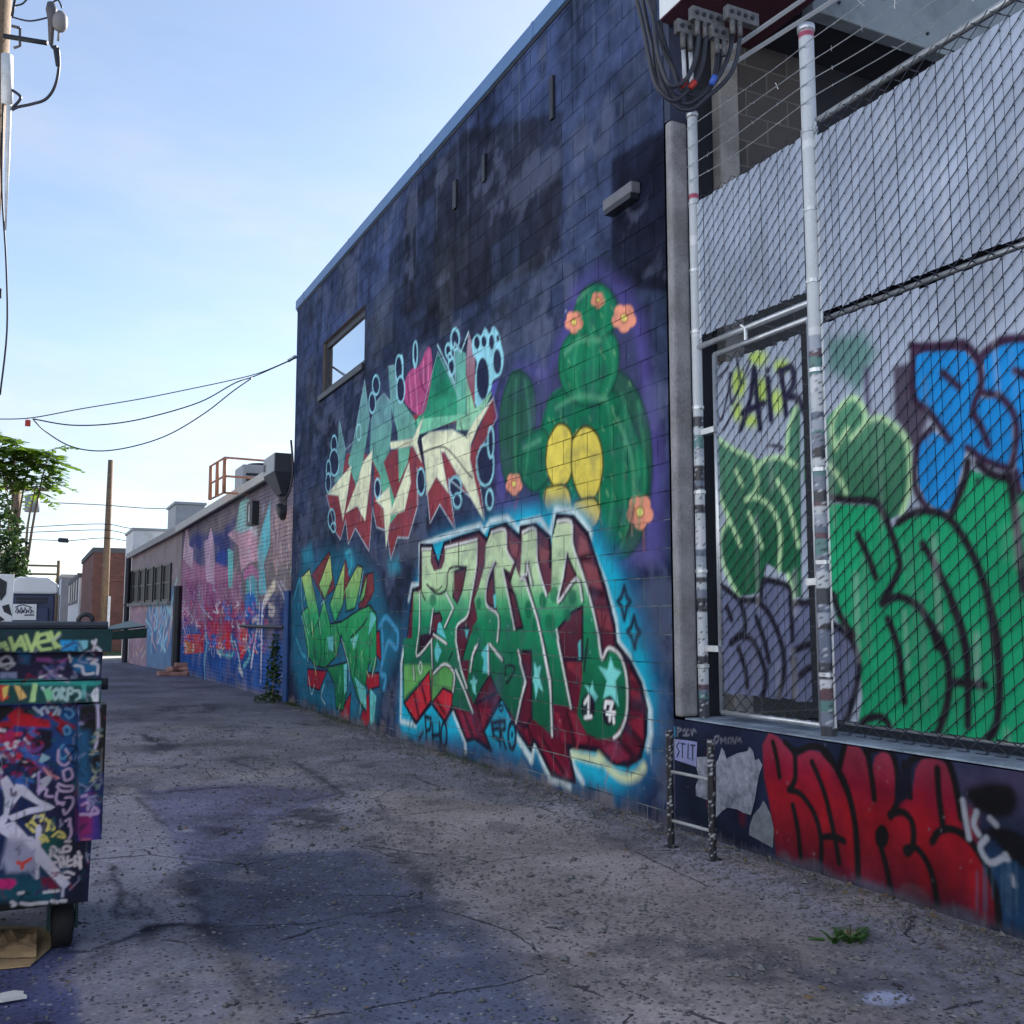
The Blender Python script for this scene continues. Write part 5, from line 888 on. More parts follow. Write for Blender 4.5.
bb = (b0[0], b1[0], 33, 35, 3.7, b0[2]); box_thing('rooftop_unit', 'pale grey rooftop unit between the orange railing and the white annex', 'rooftop unit', bb, M['grey_paint'], capx(bb))
b0 = onY(133.5, 530, 36.2); b1 = onY(160, 530, 36.2); bb = (b0[0], b1[0] + 1, 36.2, 39, 0, b0[2]); box_thing('white_annex', 'plain white box-shaped annex rising behind the grey building with six windows', 'annex', bb, M['white_paint'], capx(bb))
# grey building with six windows
GP = Plane((3.69, 28.2), (3.02, 34.95)); GL = GP.L
gc = Canvas(GP, -.05, GL + .1, 0, 4.1, .03, (128, 124, 132), .85)
gc.poly('T', [(160, 480), (280, 440), (280, 900), (160, 860)], (150, 130, 150), .2, .8); gc.poly('T', [(280, 420), (450, 400), (440, 900), (280, 900)], (92, 130, 172), .3, .85)
for i in range(90):
    x = RNG.uniform(300, 440); y = RNG.uniform(450, 820); gc.stroke('T', [(x, y), (x + RNG.uniform(-40, 40), y - RNG.uniform(40, 190))], [(150, 210, 236), (110, 180, 220), (190, 214, 226), (70, 100, 160), (190, 150, 150)][i % 5], .08, .07, .8)
for i in range(50):
    x = RNG.uniform(165, 275); y = RNG.uniform(480, 820); gc.stroke('T', [(x, y), (x + RNG.uniform(-20, 20), y + RNG.uniform(20, 80))], [(190, 160, 180), (150, 120, 110), (120, 110, 150), (200, 180, 170)][i % 4], .08, .06, .7)
gc.mottle(.3, .1, 41)
GB = thing('grey_building', 'long grey rendered building with a row of six narrow dark windows', 'building', (3.4, 31.5, 0))
M['gwall'] = painted('painted render', tuple(GP.e), None, rough=.85, spec=.06, grain=.2)
wall_part(GB, GP, GL, gc, 3.80, M['gwall'], 'wall', 200, 100, slope=3.44)
m = MB(); P0 = [GP.p(0, 3.79, .12), GP.p(GL, 3.43, .12), GP.p(GL, 3.52, .12), GP.p(0, 3.88, .12)]; m.prism(P0, -GP.n * 8); m.build('roof', M['roofing'], GB)
m = MB(); P0 = [GP.p(0, 3.74, .18), GP.p(GL, 3.38, .18), GP.p(GL, 3.54, .18), GP.p(0, 3.92, .18)]; m.prism(P0, -GP.n * .058); m.build('fascia', simple('grey fascia', (.34, .33, .32), .7), GB)
m = MB(); m.obox(GP, .01, GL, 0, 3.4, -8, -.3); m.build('side_wall', M['grey_wall'], GB)
m = MB(); m.tube([GP.p(GL + .05, 0.02, .1), GP.p(GL + .05, 3.45, .1)], .09, 8); m.build('downspout', M['dark_metal'], GB)
for (u0, u1, v0, v1) in ((165.4, 171.6, 551.5, 581.5), (157, 162.3, 555, 584.5), (149, 154, 559, 586.5), (141.5, 146, 563.5, 588.5), (135, 139.4, 566.5, 590.6), (129, 132.6, 570, 591.5)):
    a0, z1_ = GP.m(u0, v0); a1, z0_ = GP.m(u1, v1); a0, a1 = min(a0, a1), max(a0, a1); zt, zb = 2.98, 1.92
    m = MB(); m.obox(GP, a0, a1, zb, zb + .06, .003, .05); m.obox(GP, a0, a1, zt - .06, zt, .003, .05); m.obox(GP, a0, a0 + .05, zb + .06, zt - .06, .003, .05); m.obox(GP, a1 - .05, a1, zb + .06, zt - .06, .003, .05); m.obox(GP, a0 + .05, a1 - .05, (zb + zt) / 2 - .02, (zb + zt) / 2 + .02, .003, .04)
    w_ = m.build('window', M['frame'], GB); m = MB(); m.obox(GP, a0 + .04, a1 - .04, zb + .05, zt - .05, .004, .02); m.build('pane', M['dark_glass'], w_); m = MB(); m.obox(GP, a0 - .06, a1 + .06, zb - .1, zb - .002, .003, .12); m.build('sill', M['concrete'], w_)
# far buildings
def far_bld(name, label, X0, X1, Y0, Y1, ztop, mats, wins=(), cor=None):
    t = thing(name, label, 'building', ((X0 + X1) / 2, (Y0 + Y1) / 2, 0)); m = MB(); m.box(X0, X1, Y0, Y0 + .3, 0, ztop); m.build('front_wall', mats[0], t); m = MB(); m.box(X0, X0 + .3, Y0 + .301, Y1, 0, ztop); m.box(X1 - .3, X1, Y0 + .301, Y1, 0, ztop); m.box(X0 + .31, X1 - .31, Y1 - .3, Y1, 0, ztop); m.build('side_wall', mats[1], t)
    m = MB(); m.box(X0 - .06, X1 + .06, Y0 - .06, Y1 + .06, ztop + .001, ztop + .22); m.build('roof', mats[2], t)
    for (f_, a, b, z0, z1) in wins:
        m = MB()
        if f_ == 'x': m.box(X0 - .04, X0 - .002, a, b, z0, z1)
        else: m.box(a, b, Y0 - .04, Y0 - .002, z0, z1)
        w_ = m.build('window', M['dark_glass'], t); m = MB()
        if f_ == 'x': m.box(X0 - .12, X0 - .002, a - .1, b + .1, z0 - .14, z0 - .003)
        else: m.box(a - .1, b + .1, Y0 - .12, Y0 - .002, z0 - .14, z0 - .003)
        m.build('sill', M['concrete'], w_)
    if cor: m = MB(); m.box(X0 - .05, X1 + .05, Y0 - .05, Y0 - .002, cor, cor + .12); m.build('cornice', M['red_brick_x'], t)
    return t
xr = onY(92, 600, 46)[0]; zr = onY(110, 553, 46)[2]
far_bld('brick_building', 'plain red brick building standing across the end of the alley', xr, xr + 9, 46, 56, zr, (M['red_brick_x'], M['red_brick_y'], M['roofing']), (('y', xr + 1.6, xr + 2.5, .1, 2.3),), zr - 1.2)
far_bld('white_building', 'white painted building just beyond the red brick one', xr - .05, xr + 9, 57, 72, onY(84, 583, 66)[2], (M['white_wall'], M['white_wall'], M['roofing']), tuple(('x', 58.5 + 3.2 * k, 59.7 + 3.2 * k, 2.4, 3.9) for k in range(4)))
far_bld('grey_building', 'small grey building at the far left end of the alley', xr - .35, xr + 7, 78, 104, onY(72, 583, 90)[2], (M['grey_wall'], M['stucco'], M['concrete_light']), tuple(('x', 80 + 5 * k, 82 + 5 * k, 1.2, 3.2) for k in range(4)))
far_bld('tan_building', 'tiny tan building closing the farthest view down the alley', onY(48, 600, 135)[0], onY(63, 600, 135)[0], 135, 150, onY(55, 606, 135)[2], (M['stucco'], M['stucco'], M['roofing']), (('y', onY(54, 600, 135)[0], onY(57, 600, 135)[0], .5, 1.6),))

# ------------------------------------------------------------------ dumpster
DY = 4.72; DP = Plane((-1.6, DY), (0.6, DY))
dc = Canvas(DP, 0, 2.2, .1, 1.5, .0042, (22, 44, 66), .50)
def DZ(v): return DP.m(60, v)[1]
def DA(u, v=700): return DP.m(u, v)[0]
dc.poly('X', [(-400, 700), (110, 700), (110, 910), (-400, 910)], (24, 42, 92), .05); dc.poly('Q', [(-200, 530), (700, 560), (720, 900), (300, 1000), (-200, 900)], (34, 52, 130), .1, .9)
dc.poly('Q', [(440, 560), (680, 560), (690, 1020), (560, 1020), (430, 760)], (26, 86, 150), .1, .9); dc.poly('R', [(430, 0), (650, 0), (650, 250), (500, 330), (440, 200)], (30, 84, 160), .1, .9); dc.poly('R', [(240, 300), (640, 300), (640, 1020), (300, 1020)], (32, 30, 70), .12, .8); dc.poly('R', [(330, 820), (500, 820), (520, 1020), (330, 1000)], (24, 92, 84), .1, .9); dc.poly('S', [(330, 0), (560, 0), (400, 200)], (24, 90, 90), .1, .8)
dc.poly('S', [(-300, 380), (330, 300), (500, 380), (480, 560), (-300, 560)], (22, 86, 110), .08, .9); dc.poly('S', [(560, 0), (760, 0), (760, 600), (480, 600), (600, 400)], (22, 26, 50), .06, .9); dc.poly('S', [(-300, 540), (770, 540), (770, 700), (-300, 700)], (10, 12, 20), .04, 1)
# rim, middle bands and rib
dc.poly('X', [(-400, 622), (113, 622), (113, 652), (-400, 652)], (18, 58, 66)); dc.poly('X', [(-400, 652), (108, 652), (108, 681), (-400, 681)], (30, 28, 66)); dc.poly('X', [(-400, 681), (108, 681), (108, 703), (-400, 703)], (18, 72, 76)); dc.poly('Q', [(-500, 335), (870, 345), (870, 385), (-500, 375)], (44, 150, 150), .015, .9)
for P in ([(150, 110), (260, 120), (240, 200), (170, 190)], [(590, 140), (840, 150), (840, 300), (640, 270)]): dc.poly('Q', P, (30, 110, 170), .03, .9)
dc.poly('Q', [(310, 150), (420, 150), (480, 180), (580, 150), (560, 190), (470, 200), (400, 190), (310, 180)], (136, 72, 152), .01); dc.poly('Q', [(0, 275), (145, 275), (145, 330), (0, 330)], (136, 150, 200))
dc.poly('Q', [(510, 0), (660, 0), (660, 90), (510, 90)], (36, 144, 214)); dc.poly('Q', [(665, 0), (745, 0), (740, 60), (690, 95), (665, 90)], (120, 196, 226))
for P in ([(0, 60), (40, 20), (70, 80), (10, 30)], [(90, -20), (120, 80)], [(120, 80), (180, -30), (220, 80)], [(130, 40), (210, 40)], [(220, -40), (270, 90), (320, -60)], [(320, 20), (420, 0), (400, -60), (330, -40), (310, 30), (350, 80), (430, 70)], [(430, -70), (470, 60)], [(500, -60), (450, 10), (510, 60)]): dc.stroke('Q', P, (170, 206, 140), .014, sm=False)
for P in ([(360, 400), (400, 440), (430, 400)], [(400, 440), (410, 510)], [(450, 440), (480, 410), (500, 450), (470, 500), (450, 460)], [(515, 500), (520, 410), (545, 420), (520, 450), (550, 500)], [(570, 510), (580, 410), (610, 410)], [(575, 455), (605, 450)], [(620, 430), (670, 430), (680, 480), (640, 510)]): dc.stroke('Q', P, (150, 190, 200), .012)
for P, c in (([(250, 520), (280, 360), (320, 370), (300, 520)], (160, 206, 150)), ([(370, 430), (410, 400), (450, 440), (440, 510), (400, 510)], (110, 190, 150)), ([(120, 380), (170, 390), (230, 480), (170, 510)], (226, 196, 130)), ([(0, 380), (60, 380), (40, 440), (80, 480), (20, 520), (0, 480)], (206, 60, 60)), ([(20, 400), (80, 380), (60, 470), (30, 500)], (226, 206, 120)), ([(690, 370), (730, 370), (730, 480), (700, 500)], (60, 160, 160)), ([(770, 460), (800, 410), (835, 400), (835, 520), (790, 520)], (206, 220, 236)), ([(580, 110), (620, 160), (605, 200), (590, 180)], (206, 214, 230))): dc.poly('Q', P, c)
for P in ([(0, 170), (60, 140), (100, 180), (40, 240), (0, 190)], [(0, 220), (120, 200), (60, 250)], [(640, 220), (700, 230), (720, 290), (800, 285)], [(750, 160), (830, 170), (780, 200), (835, 210), (832, 290)], [(340, 320), (420, 300), (520, 310)], [(780, 10), (800, 40)], [(810, 0), (790, 80)], [(820, 60), (850, 90)]): dc.stroke('Q', P, (196, 206, 230), .011)
for i in range(22): x, y = RNG.uniform(330, 560), RNG.uniform(200, 330); dc.stroke('Q', [(x, y), (x + RNG.uniform(-50, 50), y + RNG.uniform(-30, 30))], [(120, 90, 150), (60, 70, 140), (24, 20, 50), (150, 150, 190)][i % 4], .012, .01, .8)
# main panel
for P, c in (([(60, 640), (150, 580), (300, 620), (280, 660), (420, 690), (430, 750), (200, 740), (100, 730)], (176, 22, 44)), ([(-100, 720), (100, 690), (120, 760), (-100, 780)], (150, 18, 40)), ([(380, 600), (470, 620), (520, 680), (650, 740), (650, 770), (560, 720), (520, 810), (480, 760), (510, 720), (440, 670)], (160, 16, 52)), ([(220, 760), (330, 750), (290, 840), (240, 860)], (140, 40, 140)), ([(310, 760), (450, 780), (440, 900), (360, 960), (300, 900)], (14, 14, 46)), ([(-50, 740), (120, 600), (100, 560), (-50, 560)], (16, 14, 30)), ([(180, 580), (300, 590), (310, 650), (200, 630)], (14, 14, 30))): dc.poly('Q', P, c, .012)
for i in range(60):
    x, y = RNG.uniform(-150, 340), RNG.uniform(760, 1020); dc.stroke('Q', [(x, y), (x + RNG.uniform(-70, 70), y + RNG.uniform(-40, 60)), (x + RNG.uniform(-90, 90), y + RNG.uniform(-10, 90))], [(206, 206, 230), (160, 30, 90), (60, 110, 190), (190, 40, 70), (16, 14, 40)][i % 5], RNG.uniform(.008, .02), .006, .9)
for i in range(46):
    x, y = RNG.uniform(-150, 420), RNG.uniform(60, 360); dc.stroke('R', [(x, y), (x + RNG.uniform(-60, 60), y + RNG.uniform(-60, 60)), (x + RNG.uniform(-90, 90), y + RNG.uniform(-10, 90))], [(180, 190, 220), (120, 24, 80), (50, 100, 190), (26, 22, 60), (16, 14, 40), (110, 70, 150)][i % 6], RNG.uniform(.008, .022), .006, .85)
dc.poly('R', [(355, 230), (400, 250), (480, 310), (520, 330), (480, 345), (400, 300)], (206, 150, 170)); dc.poly('R', [(330, 190), (360, 120), (430, 150), (420, 170), (360, 200)], (140, 190, 216))
for P in ([(560, 590), (610, 600), (630, 640), (590, 670), (560, 640)], [(540, 760), (580, 740), (600, 790), (560, 810), (545, 780)], [(540, 900), (500, 960), (530, 1020), (580, 980), (560, 930)]): dc.stroke('Q', P, (90, 160, 216), .010)
for P in ([(360, 640), (350, 600), (390, 580), (410, 620)], [(430, 580), (490, 580), (460, 640)], [(290, 580), (340, 620)], [(500, 640), (510, 600)]): dc.stroke('Q', P, (170, 196, 226), .012)
for P in ([(540, 270), (600, 250), (620, 320), (560, 350), (540, 280)], [(500, 380), (560, 400), (620, 400), (610, 440), (520, 440), (490, 400)], [(500, 90), (500, 190), (560, 220), (600, 160), (560, 90)], [(560, 500), (620, 500), (620, 560), (560, 640), (540, 600)], [(490, 550), (550, 540)], [(340, 420), (400, 430), (390, 480), (450, 490)], [(560, 700), (600, 680), (590, 740)], [(490, 450), (480, 520), (540, 560)], [(600, 720), (610, 800), (590, 850)]): dc.stroke('R', P, (190, 176, 226), .010)
WH = (196, 204, 236)
dc.poly('R', [(0, 350), (60, 310), (130, 420), (60, 700), (0, 760), (-120, 760), (30, 640), (40, 500)], WH); dc.poly('R', [(130, 380), (200, 390), (330, 510), (440, 560), (470, 580), (440, 600), (250, 640), (100, 700), (60, 660), (240, 590), (340, 570), (180, 480), (120, 560), (100, 600)], WH); dc.poly('R', [(-60, 760), (120, 700), (420, 1030), (240, 1030), (120, 880)], WH); dc.poly('S', [(160, -20), (280, -20), (600, 380), (550, 430), (545, 500), (520, 500), (530, 420), (330, 210)], WH)
dc.poly('R', [(80, 800), (180, 860), (300, 1030), (60, 1030)], (176, 176, 206), .02); dc.poly('S', [(60, 0), (200, 20), (310, 140), (300, 280), (60, 290), (20, 180)], (150, 160, 196), .03); dc.poly('S', [(-60, 350), (120, 340), (140, 380), (90, 430), (-60, 420)], (196, 40, 130), .01); dc.poly('S', [(350, 330), (440, 330), (520, 430), (480, 460), (360, 400)], (110, 26, 66), .02)
dc.stroke('R', [(330, 760), (325, 960)], WH, .020); dc.ell('R', 330, 770, 28, 44, WH); dc.stroke('S', [(322, -60), (318, 330)], WH, .016); dc.stroke('R', [(330, 280), (330, 470)], (180, 160, 226), .008)
for P in ([(230, 730), (290, 790)], [(250, 720), (300, 660)], [(270, 700), (310, 740)], [(330, 660), (370, 650), (350, 700)], [(390, 680), (420, 720), (400, 780)], [(430, 700), (410, 760), (460, 770), (450, 720)], [(340, 850), (410, 870)], [(360, 820), (400, 850), (360, 880)], [(450, 830), (500, 790), (540, 810), (550, 840), (500, 830)]): dc.stroke('R', P, (214, 214, 130), .011)
for P in ([(430, 150), (440, 70), (480, 80), (475, 110), (440, 115), (490, 160)], [(510, 90), (520, 150)], [(540, 150), (545, 70), (600, 65), (595, 100), (550, 110)], [(480, 200), (450, 210), (460, 260), (490, 260)], [(500, 170), (520, 240)], [(540, 160), (550, 240)], [(510, 210), (550, 200)], [(580, 150), (570, 230), (620, 220)], [(580, 190), (610, 180)], [(640, 230), (640, 150), (680, 160), (690, 250)], [(650, 190), (690, 240)], [(560, 20), (600, 20)], [(520, 300), (570, 280), (630, 300)], [(540, 330), (590, 330)], [(670, 110), (695, 160)]): dc.stroke('S', P, (206, 206, 226), .011)
for P in ([(100, 540), (130, 560), (110, 570)], [(180, 550), (250, 560), (320, 550), (400, 545)], [(440, 530), (490, 540)], [(520, 530), (560, 530)], [(380, 455), (420, 450)], [(440, 450), (500, 440)], [(160, 465), (195, 460)], [(150, 200), (190, 210), (260, 170)], [(190, 210), (190, 250)]): dc.stroke('S', P, [(196, 206, 226), (196, 206, 226), (206, 70, 70)][2 if P[0][0] in (150, 190) else 0], .014)
# right pocket and side
dc.poly('Q', [(670, 540), (920, 530), (920, 1100), (670, 1100)], (14, 20, 30)); dc.poly('R', [(655, -100), (750, -100), (760, 300), (700, 500), (655, 500)], (32, 90, 140), .04); dc.poly('R', [(660, 470), (760, 380), (840, 560), (830, 860), (660, 860)], (70, 56, 150), .03); dc.poly('R', [(660, 600), (780, 590), (770, 760), (690, 800), (660, 780)], (136, 40, 116), .03); dc.poly('R', [(680, 800), (770, 800), (760, 835), (680, 835)], (170, 90, 120), .015)
dc.stroke('Q', [(820, 520), (825, 760), (800, 900)], (190, 190, 236), .010)
for P in ([(690, 450), (730, 440)], [(690, 520), (740, 500), (740, 560)], [(680, 600), (820, 590), (790, 540), (760, 610)]): dc.stroke('R', P, (190, 170, 226), .012)
for i in range(26): y = RNG.uniform(-160, 380); x = RNG.uniform(760, 850); dc.stroke('R', [(x, y), (x + RNG.uniform(-26, 26), y + RNG.uniform(-24, 24)), (x + RNG.uniform(-26, 26), y + RNG.uniform(-24, 24))], [(150, 160, 150), (90, 120, 120), (60, 110, 150)][i % 3], .007)
for i in range(260):
    a, b = RNG.uniform(1.3, 2.05), RNG.uniform(.25, 1.35); l_ = RNG.uniform(.01, .05); wob_ = [(a, b)]
    for k in range(3): wob_.append((wob_[-1][0] + RNG.uniform(-l_, l_), wob_[-1][1] + RNG.uniform(-l_, l_)))
    dc.stroke(None, wob_, [(150, 160, 200), (20, 18, 34), (60, 40, 90), (30, 90, 110), (120, 30, 60), (16, 20, 30)][i % 6], RNG.uniform(.004, .010), .005, RNG.uniform(.4, .85))
for i in range(90): a, b = RNG.uniform(.1, 2.05), RNG.uniform(.2, 1.36); dc.stroke(None, [(a, b), (a + RNG.uniform(-.004, .004), b - RNG.uniform(.02, .16))], [(70, 40, 26), (12, 14, 18), (150, 150, 160)][i % 3], RNG.uniform(.002, .006), .004, RNG.uniform(.3, .7))
dc.img *= np.clip(1 + 1.3 * (dc.fractal(.3, 260, 5) - .5), .5, 1.5)[..., None]; dc.mottle(.08, .10, 51)
M['dump'] = painted('sprayed dumpster steel', (1, 0, 0), None, rough=.5, spec=.18, grain=.25)
DU = thing('dumpster', 'dark green wheeled dumpster covered in graffiti tags at the left edge of the alley', 'dumpster', (-.6, 5.3, 0))
def dslab(name, P, front, back, parent=DU, lab=None):
    """a painted steel piece: outline (a, z) on the dumpster's front, from depth back to front"""
    (a0, b0), (a1, b1), (a2, b2), (a3, b3) = P; n = max(4, int((a1 - a0) / .0048)); k = max(4, int(abs(b3 - b0) / .0048))
    S, T = np.meshgrid(np.linspace(0, 1, n), np.linspace(0, 1, k)); A = (a0 * (1 - S) + a1 * S) * (1 - T) + (a3 * (1 - S) + a2 * S) * T; B = (b0 * (1 - S) + b1 * S) * (1 - T) + (b3 * (1 - S) + b2 * S) * T
    V = [np.stack([DP.o[0] + A.ravel(), np.full(A.size, front), B.ravel()], -1)]; C = [dc.get(A, B).reshape(-1, 3)]; qd, _, _ = wall_quads(np.arange(n), np.arange(k)); Fq = [qd]; base = A.size
    idx = np.arange(A.size).reshape(k, n)
    for edge in (idx[0], idx[-1][::-1], idx[:, 0][::-1], idx[:, -1]):
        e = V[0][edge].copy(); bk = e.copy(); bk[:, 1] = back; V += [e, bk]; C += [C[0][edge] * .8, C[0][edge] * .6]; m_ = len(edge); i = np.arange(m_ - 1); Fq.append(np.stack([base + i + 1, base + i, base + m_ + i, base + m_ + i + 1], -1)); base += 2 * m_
    return tag(grid_mesh(name, np.concatenate(V), np.concatenate(Fq), M['dump'], parent, np.concatenate(C)), lab, None)
xL = .05; d = .15
rz_ = lambda v: DZ(v)
dslab('front_panel', [(xL, DZ(906)), (DA(88, 906), DZ(906)), (DA(100, 703), DZ(703)), (xL, DZ(703))], DY + .02, DY + .9)
dslab('front_panel', [(xL, DZ(680)), (DA(101, 680), DZ(680)), (DA(103, 653), DZ(653)), (xL, DZ(653))], DY + .01, DY + .9)
dslab('rib', [(xL, DZ(703) + .002), (DA(100, 703), DZ(703) + .002), (DA(101, 681), DZ(681)), (xL, DZ(681))], DY - .045, DY + .5)
dslab('rim', [(xL, DZ(652)), (DA(110, 652), DZ(652)), (DA(112, 629), DZ(629)), (xL, DZ(629))], DY - .06, DY + 1.1)
dslab('fork_pocket', [(DA(77, 838), DZ(838)), (DA(100, 838), DZ(838)), (DA(105, 704), DZ(704)), (DA(77, 704), DZ(704))], DY - .10, DY + .05)
zl = DZ(629); xR = DP.o[0] + DA(112, 629)
m = MB(); m.box(-1.52, xR - .02, DY - .05, DY + 1.12, zl + .002, zl + .03); m.tube([(-1.52, DY - .05, zl + .016), (xR - .02, DY - .05, zl + .016)], .016, 8); m.build('lid', simple('black plastic lid', (.03, .036, .05), .5, var=.3), DU)
m = MB(); m.box(-1.5, .255, DY + .05, DY + 1.05, .26, DZ(704)); m.build('body', M['green_metal'], DU)
m = MB(); a = onY(85, 627, DY - .03); ring = [(a[0] + .028 * math.cos(t), DY - .04, zl + .035 + .028 * math.sin(t)) for t in np.linspace(0, 2 * math.pi, 18)]; m.tube(ring, .010, 8); m.build('lifting_ring', M['dark_metal'], DU, True)
m = MB(); a = onY(100, 633, DY + .3); b = onY(146, 628, DY + .75); c = a + (0, 0, -.035); dd = b + (0, 0, -.05)
m.prism([a, b, dd, c], (.01, .05, 0)); m.prism([a + (0, .05, .01), b + (-.05, .3, .03), b + (0, .02, .004), a + (0, 0, .004)], (0, 0, .008)); m.build('lid_flap', M['green_metal'], DU)
m = MB(); a = onY(107, 684, DY); m.tube([(a[0] - .05, DY + .03, a[2]), (a[0] + .005, DY + .03, a[2])], .026, 12); m.build('hinge_pin', M['dark_metal'], DU, True)
def caster(x, y):
    m = MB(); P = [(x - .042, y, .105), (x - .036, y, .105), (x + .036, y, .105), (x + .042, y, .105)]; m.tube(P, [.088, .104, .104, .088], 26); w_ = m.build('wheel', M['black_rubber'], DU, True)
    m = MB(); m.tube([(x - .046, y, .105), (x + .046, y, .105)], .055, 18); m.build('hub', M['dark_metal'], w_, True)
    m = MB(); m.box(x - .062, x - .050, y - .04, y + .04, .08, .25); m.box(x + .050, x + .062, y - .04, y + .04, .08, .25); m.box(x - .075, x + .075, y - .07, y + .07, .243, .27); m.build('fork', M['green_metal'], w_)
for x, y in ((.20, 4.95), (-1.25, 4.95), (.20, 5.6), (-1.25, 5.6)): caster(x, y)
m = MB(); m.box(-1.45, .27, DY + .06, DY + .8, .262, .285); m.build('floor_frame', M['dark_metal'], DU)
# cardboard under the dumpster
Pc = [GROUND.m(u, v) for u, v in ((-70, 925), (44, 930), (64, 936), (48, 952), (30, 968), (-10, 972), (-80, 970))]; m = MB(); m.prism([(x, y, .006) for x, y in Pc], (0, 0, .006)); tag(m.build('cardboard', M['card'], None), 'flattened brown cardboard lying under the dumpster wheels', 'cardboard')
n = 26; U, Vv = np.meshgrid(np.linspace(-70, 36, n), np.linspace(931, 962, n)); q3 = np.array([onZ(u, v) for u, v in zip(U.ravel(), Vv.ravel())])
q3[:, 2] = .014 + .05 * np.abs(np.sin(q3[:, 0] * 13 + 1.2 * np.sin(q3[:, 1] * 17))) * np.clip(1.2 - np.abs(np.linspace(-1, 1, n))[:, None] * np.ones(n), 0, 1).ravel() * RNG.uniform(.6, 1.1, n * n)
qd, _, _ = wall_quads(np.arange(n), np.arange(n)); o = grid_mesh('paper_bag', q3, qd, M['card'], None, np.ones((n * n, 3)), True); tag(o, 'crumpled brown paper bag on the flattened cardboard', 'paper bag')

# ------------------------------------------------------------------ portable toilet and board behind the dumpster
Yt = 18.6; xa, xb = onY(8, 600, Yt)[0], onY(55, 600, Yt)[0]; zt = onY(30, 594, Yt)[2]; zr_ = onY(30, 577, Yt)[2]
PT = thing('portable_toilet', 'navy portable toilet with a white roof and a white sign behind the dumpster', 'portable toilet', ((xa + xb) / 2, Yt + .55, 0))
m = MB(); m.box(xa, xb, Yt, Yt + 1.1, .0, zt); m.build('cabin', M['navy_plastic'], PT, bevel=.03)
m = MB(); m.box(xa + .09, xb - .09, Yt - .03, Yt - .002, .15, zt - .22); d_ = m.build('door', M['navy_plastic'], PT, bevel=.015); m = MB(); m.box(xb - .2, xb - .16, Yt - .06, Yt - .031, 1.0, 1.15); m.build('handle', M['dark_metal'], d_)
m = MB()
for z in (zt - .09, zt - .15): m.box(xa + .12, xb - .12, Yt - .02, Yt - .002, z, z + .03)
m.build('vent', M['dark_metal'], PT)
m = MB(); P = [(xa - .05, Yt - .06, zt), (xb + .05, Yt - .06, zt), (xb + .05, Yt - .06, zt + .16), (xb - .12, Yt - .06, zr_), (xa + .12, Yt - .06, zr_), (xa - .05, Yt - .06, zt + .16)]; m.prism(P, (0, 1.22, 0)); m.build('roof', M['white_plastic'], PT, bevel=.04)
s0, s1 = onY(13, 604, Yt - .04), onY(36, 620, Yt - .04); m = MB(); m.box(s0[0], s1[0], Yt - .045, Yt - .032, s1[2], s0[2]); sg = m.build('sign', M['white_plastic'], PT); m = MB()
for i, (x, y) in enumerate([(.12, .62), (.2, .62), (.29, .62), (.36, .62), (.45, .62), (.55, .62), (.66, .62), (.75, .62)]):
    w_, h_ = s1[0] - s0[0], s0[2] - s1[2]; xx = s0[0] + x * w_; zz = s1[2] + y * h_; m.tube([(xx, Yt - .048, zz - .04 - .02 * (i % 2)), (xx + .02, Yt - .048, zz + .05 * ((i + 1) % 2)), (xx + .05, Yt - .048, zz - .04)], .009, 4)
m.tube(smooth([(s0[0] + .1 * w_, Yt - .048, s1[2] + .8 * h_), (s0[0] + .4 * w_, Yt - .048, s1[2] + .95 * h_), (s0[0] + .8 * w_, Yt - .048, s1[2] + .78 * h_)]), .008, 4); m.tube([(s0[0] + .5 * w_, Yt - .048, s1[2] + .3 * h_), (s0[0] + .9 * w_, Yt - .048, s1[2] + .32 * h_)], .01, 4); m.build('sign_writing', M['navy_plastic'], sg)
Yb = 14.5; c1, c2 = onY(-6, 574, Yb), onY(12, 622, Yb)
SB = thing('painted_board', 'white board with black brushed shapes leaning at the far left edge', 'board', (c1[0], Yb, 0)); m = MB(); m.box(c1[0] - .4, c2[0], Yb, Yb + .03, .3, c1[2]); m.build('panel', M['white_plastic'], SB, bevel=.005); m = MB(); m.box(c1[0] - .3, c1[0] - .24, Yb + .031, Yb + .09, 0, c1[2] - .1); m.box(c2[0] - .1, c2[0] - .04, Yb + .031, Yb + .09, 0, c1[2] - .1); m.build('prop', M['wood_pole'], SB)
m = MB()
for P in ([(0, 578), (7, 582), (6, 594), (1, 601), (-4, 590)], [(2, 606), (9, 604), (12, 616), (4, 612)], [(0, 616), (5, 620), (-2, 622)]): m.prism([onY(u, v, Yb - .004) for u, v in P], (0, .003, 0))
m.build('brush_marks', M['dark_metal'], SB)

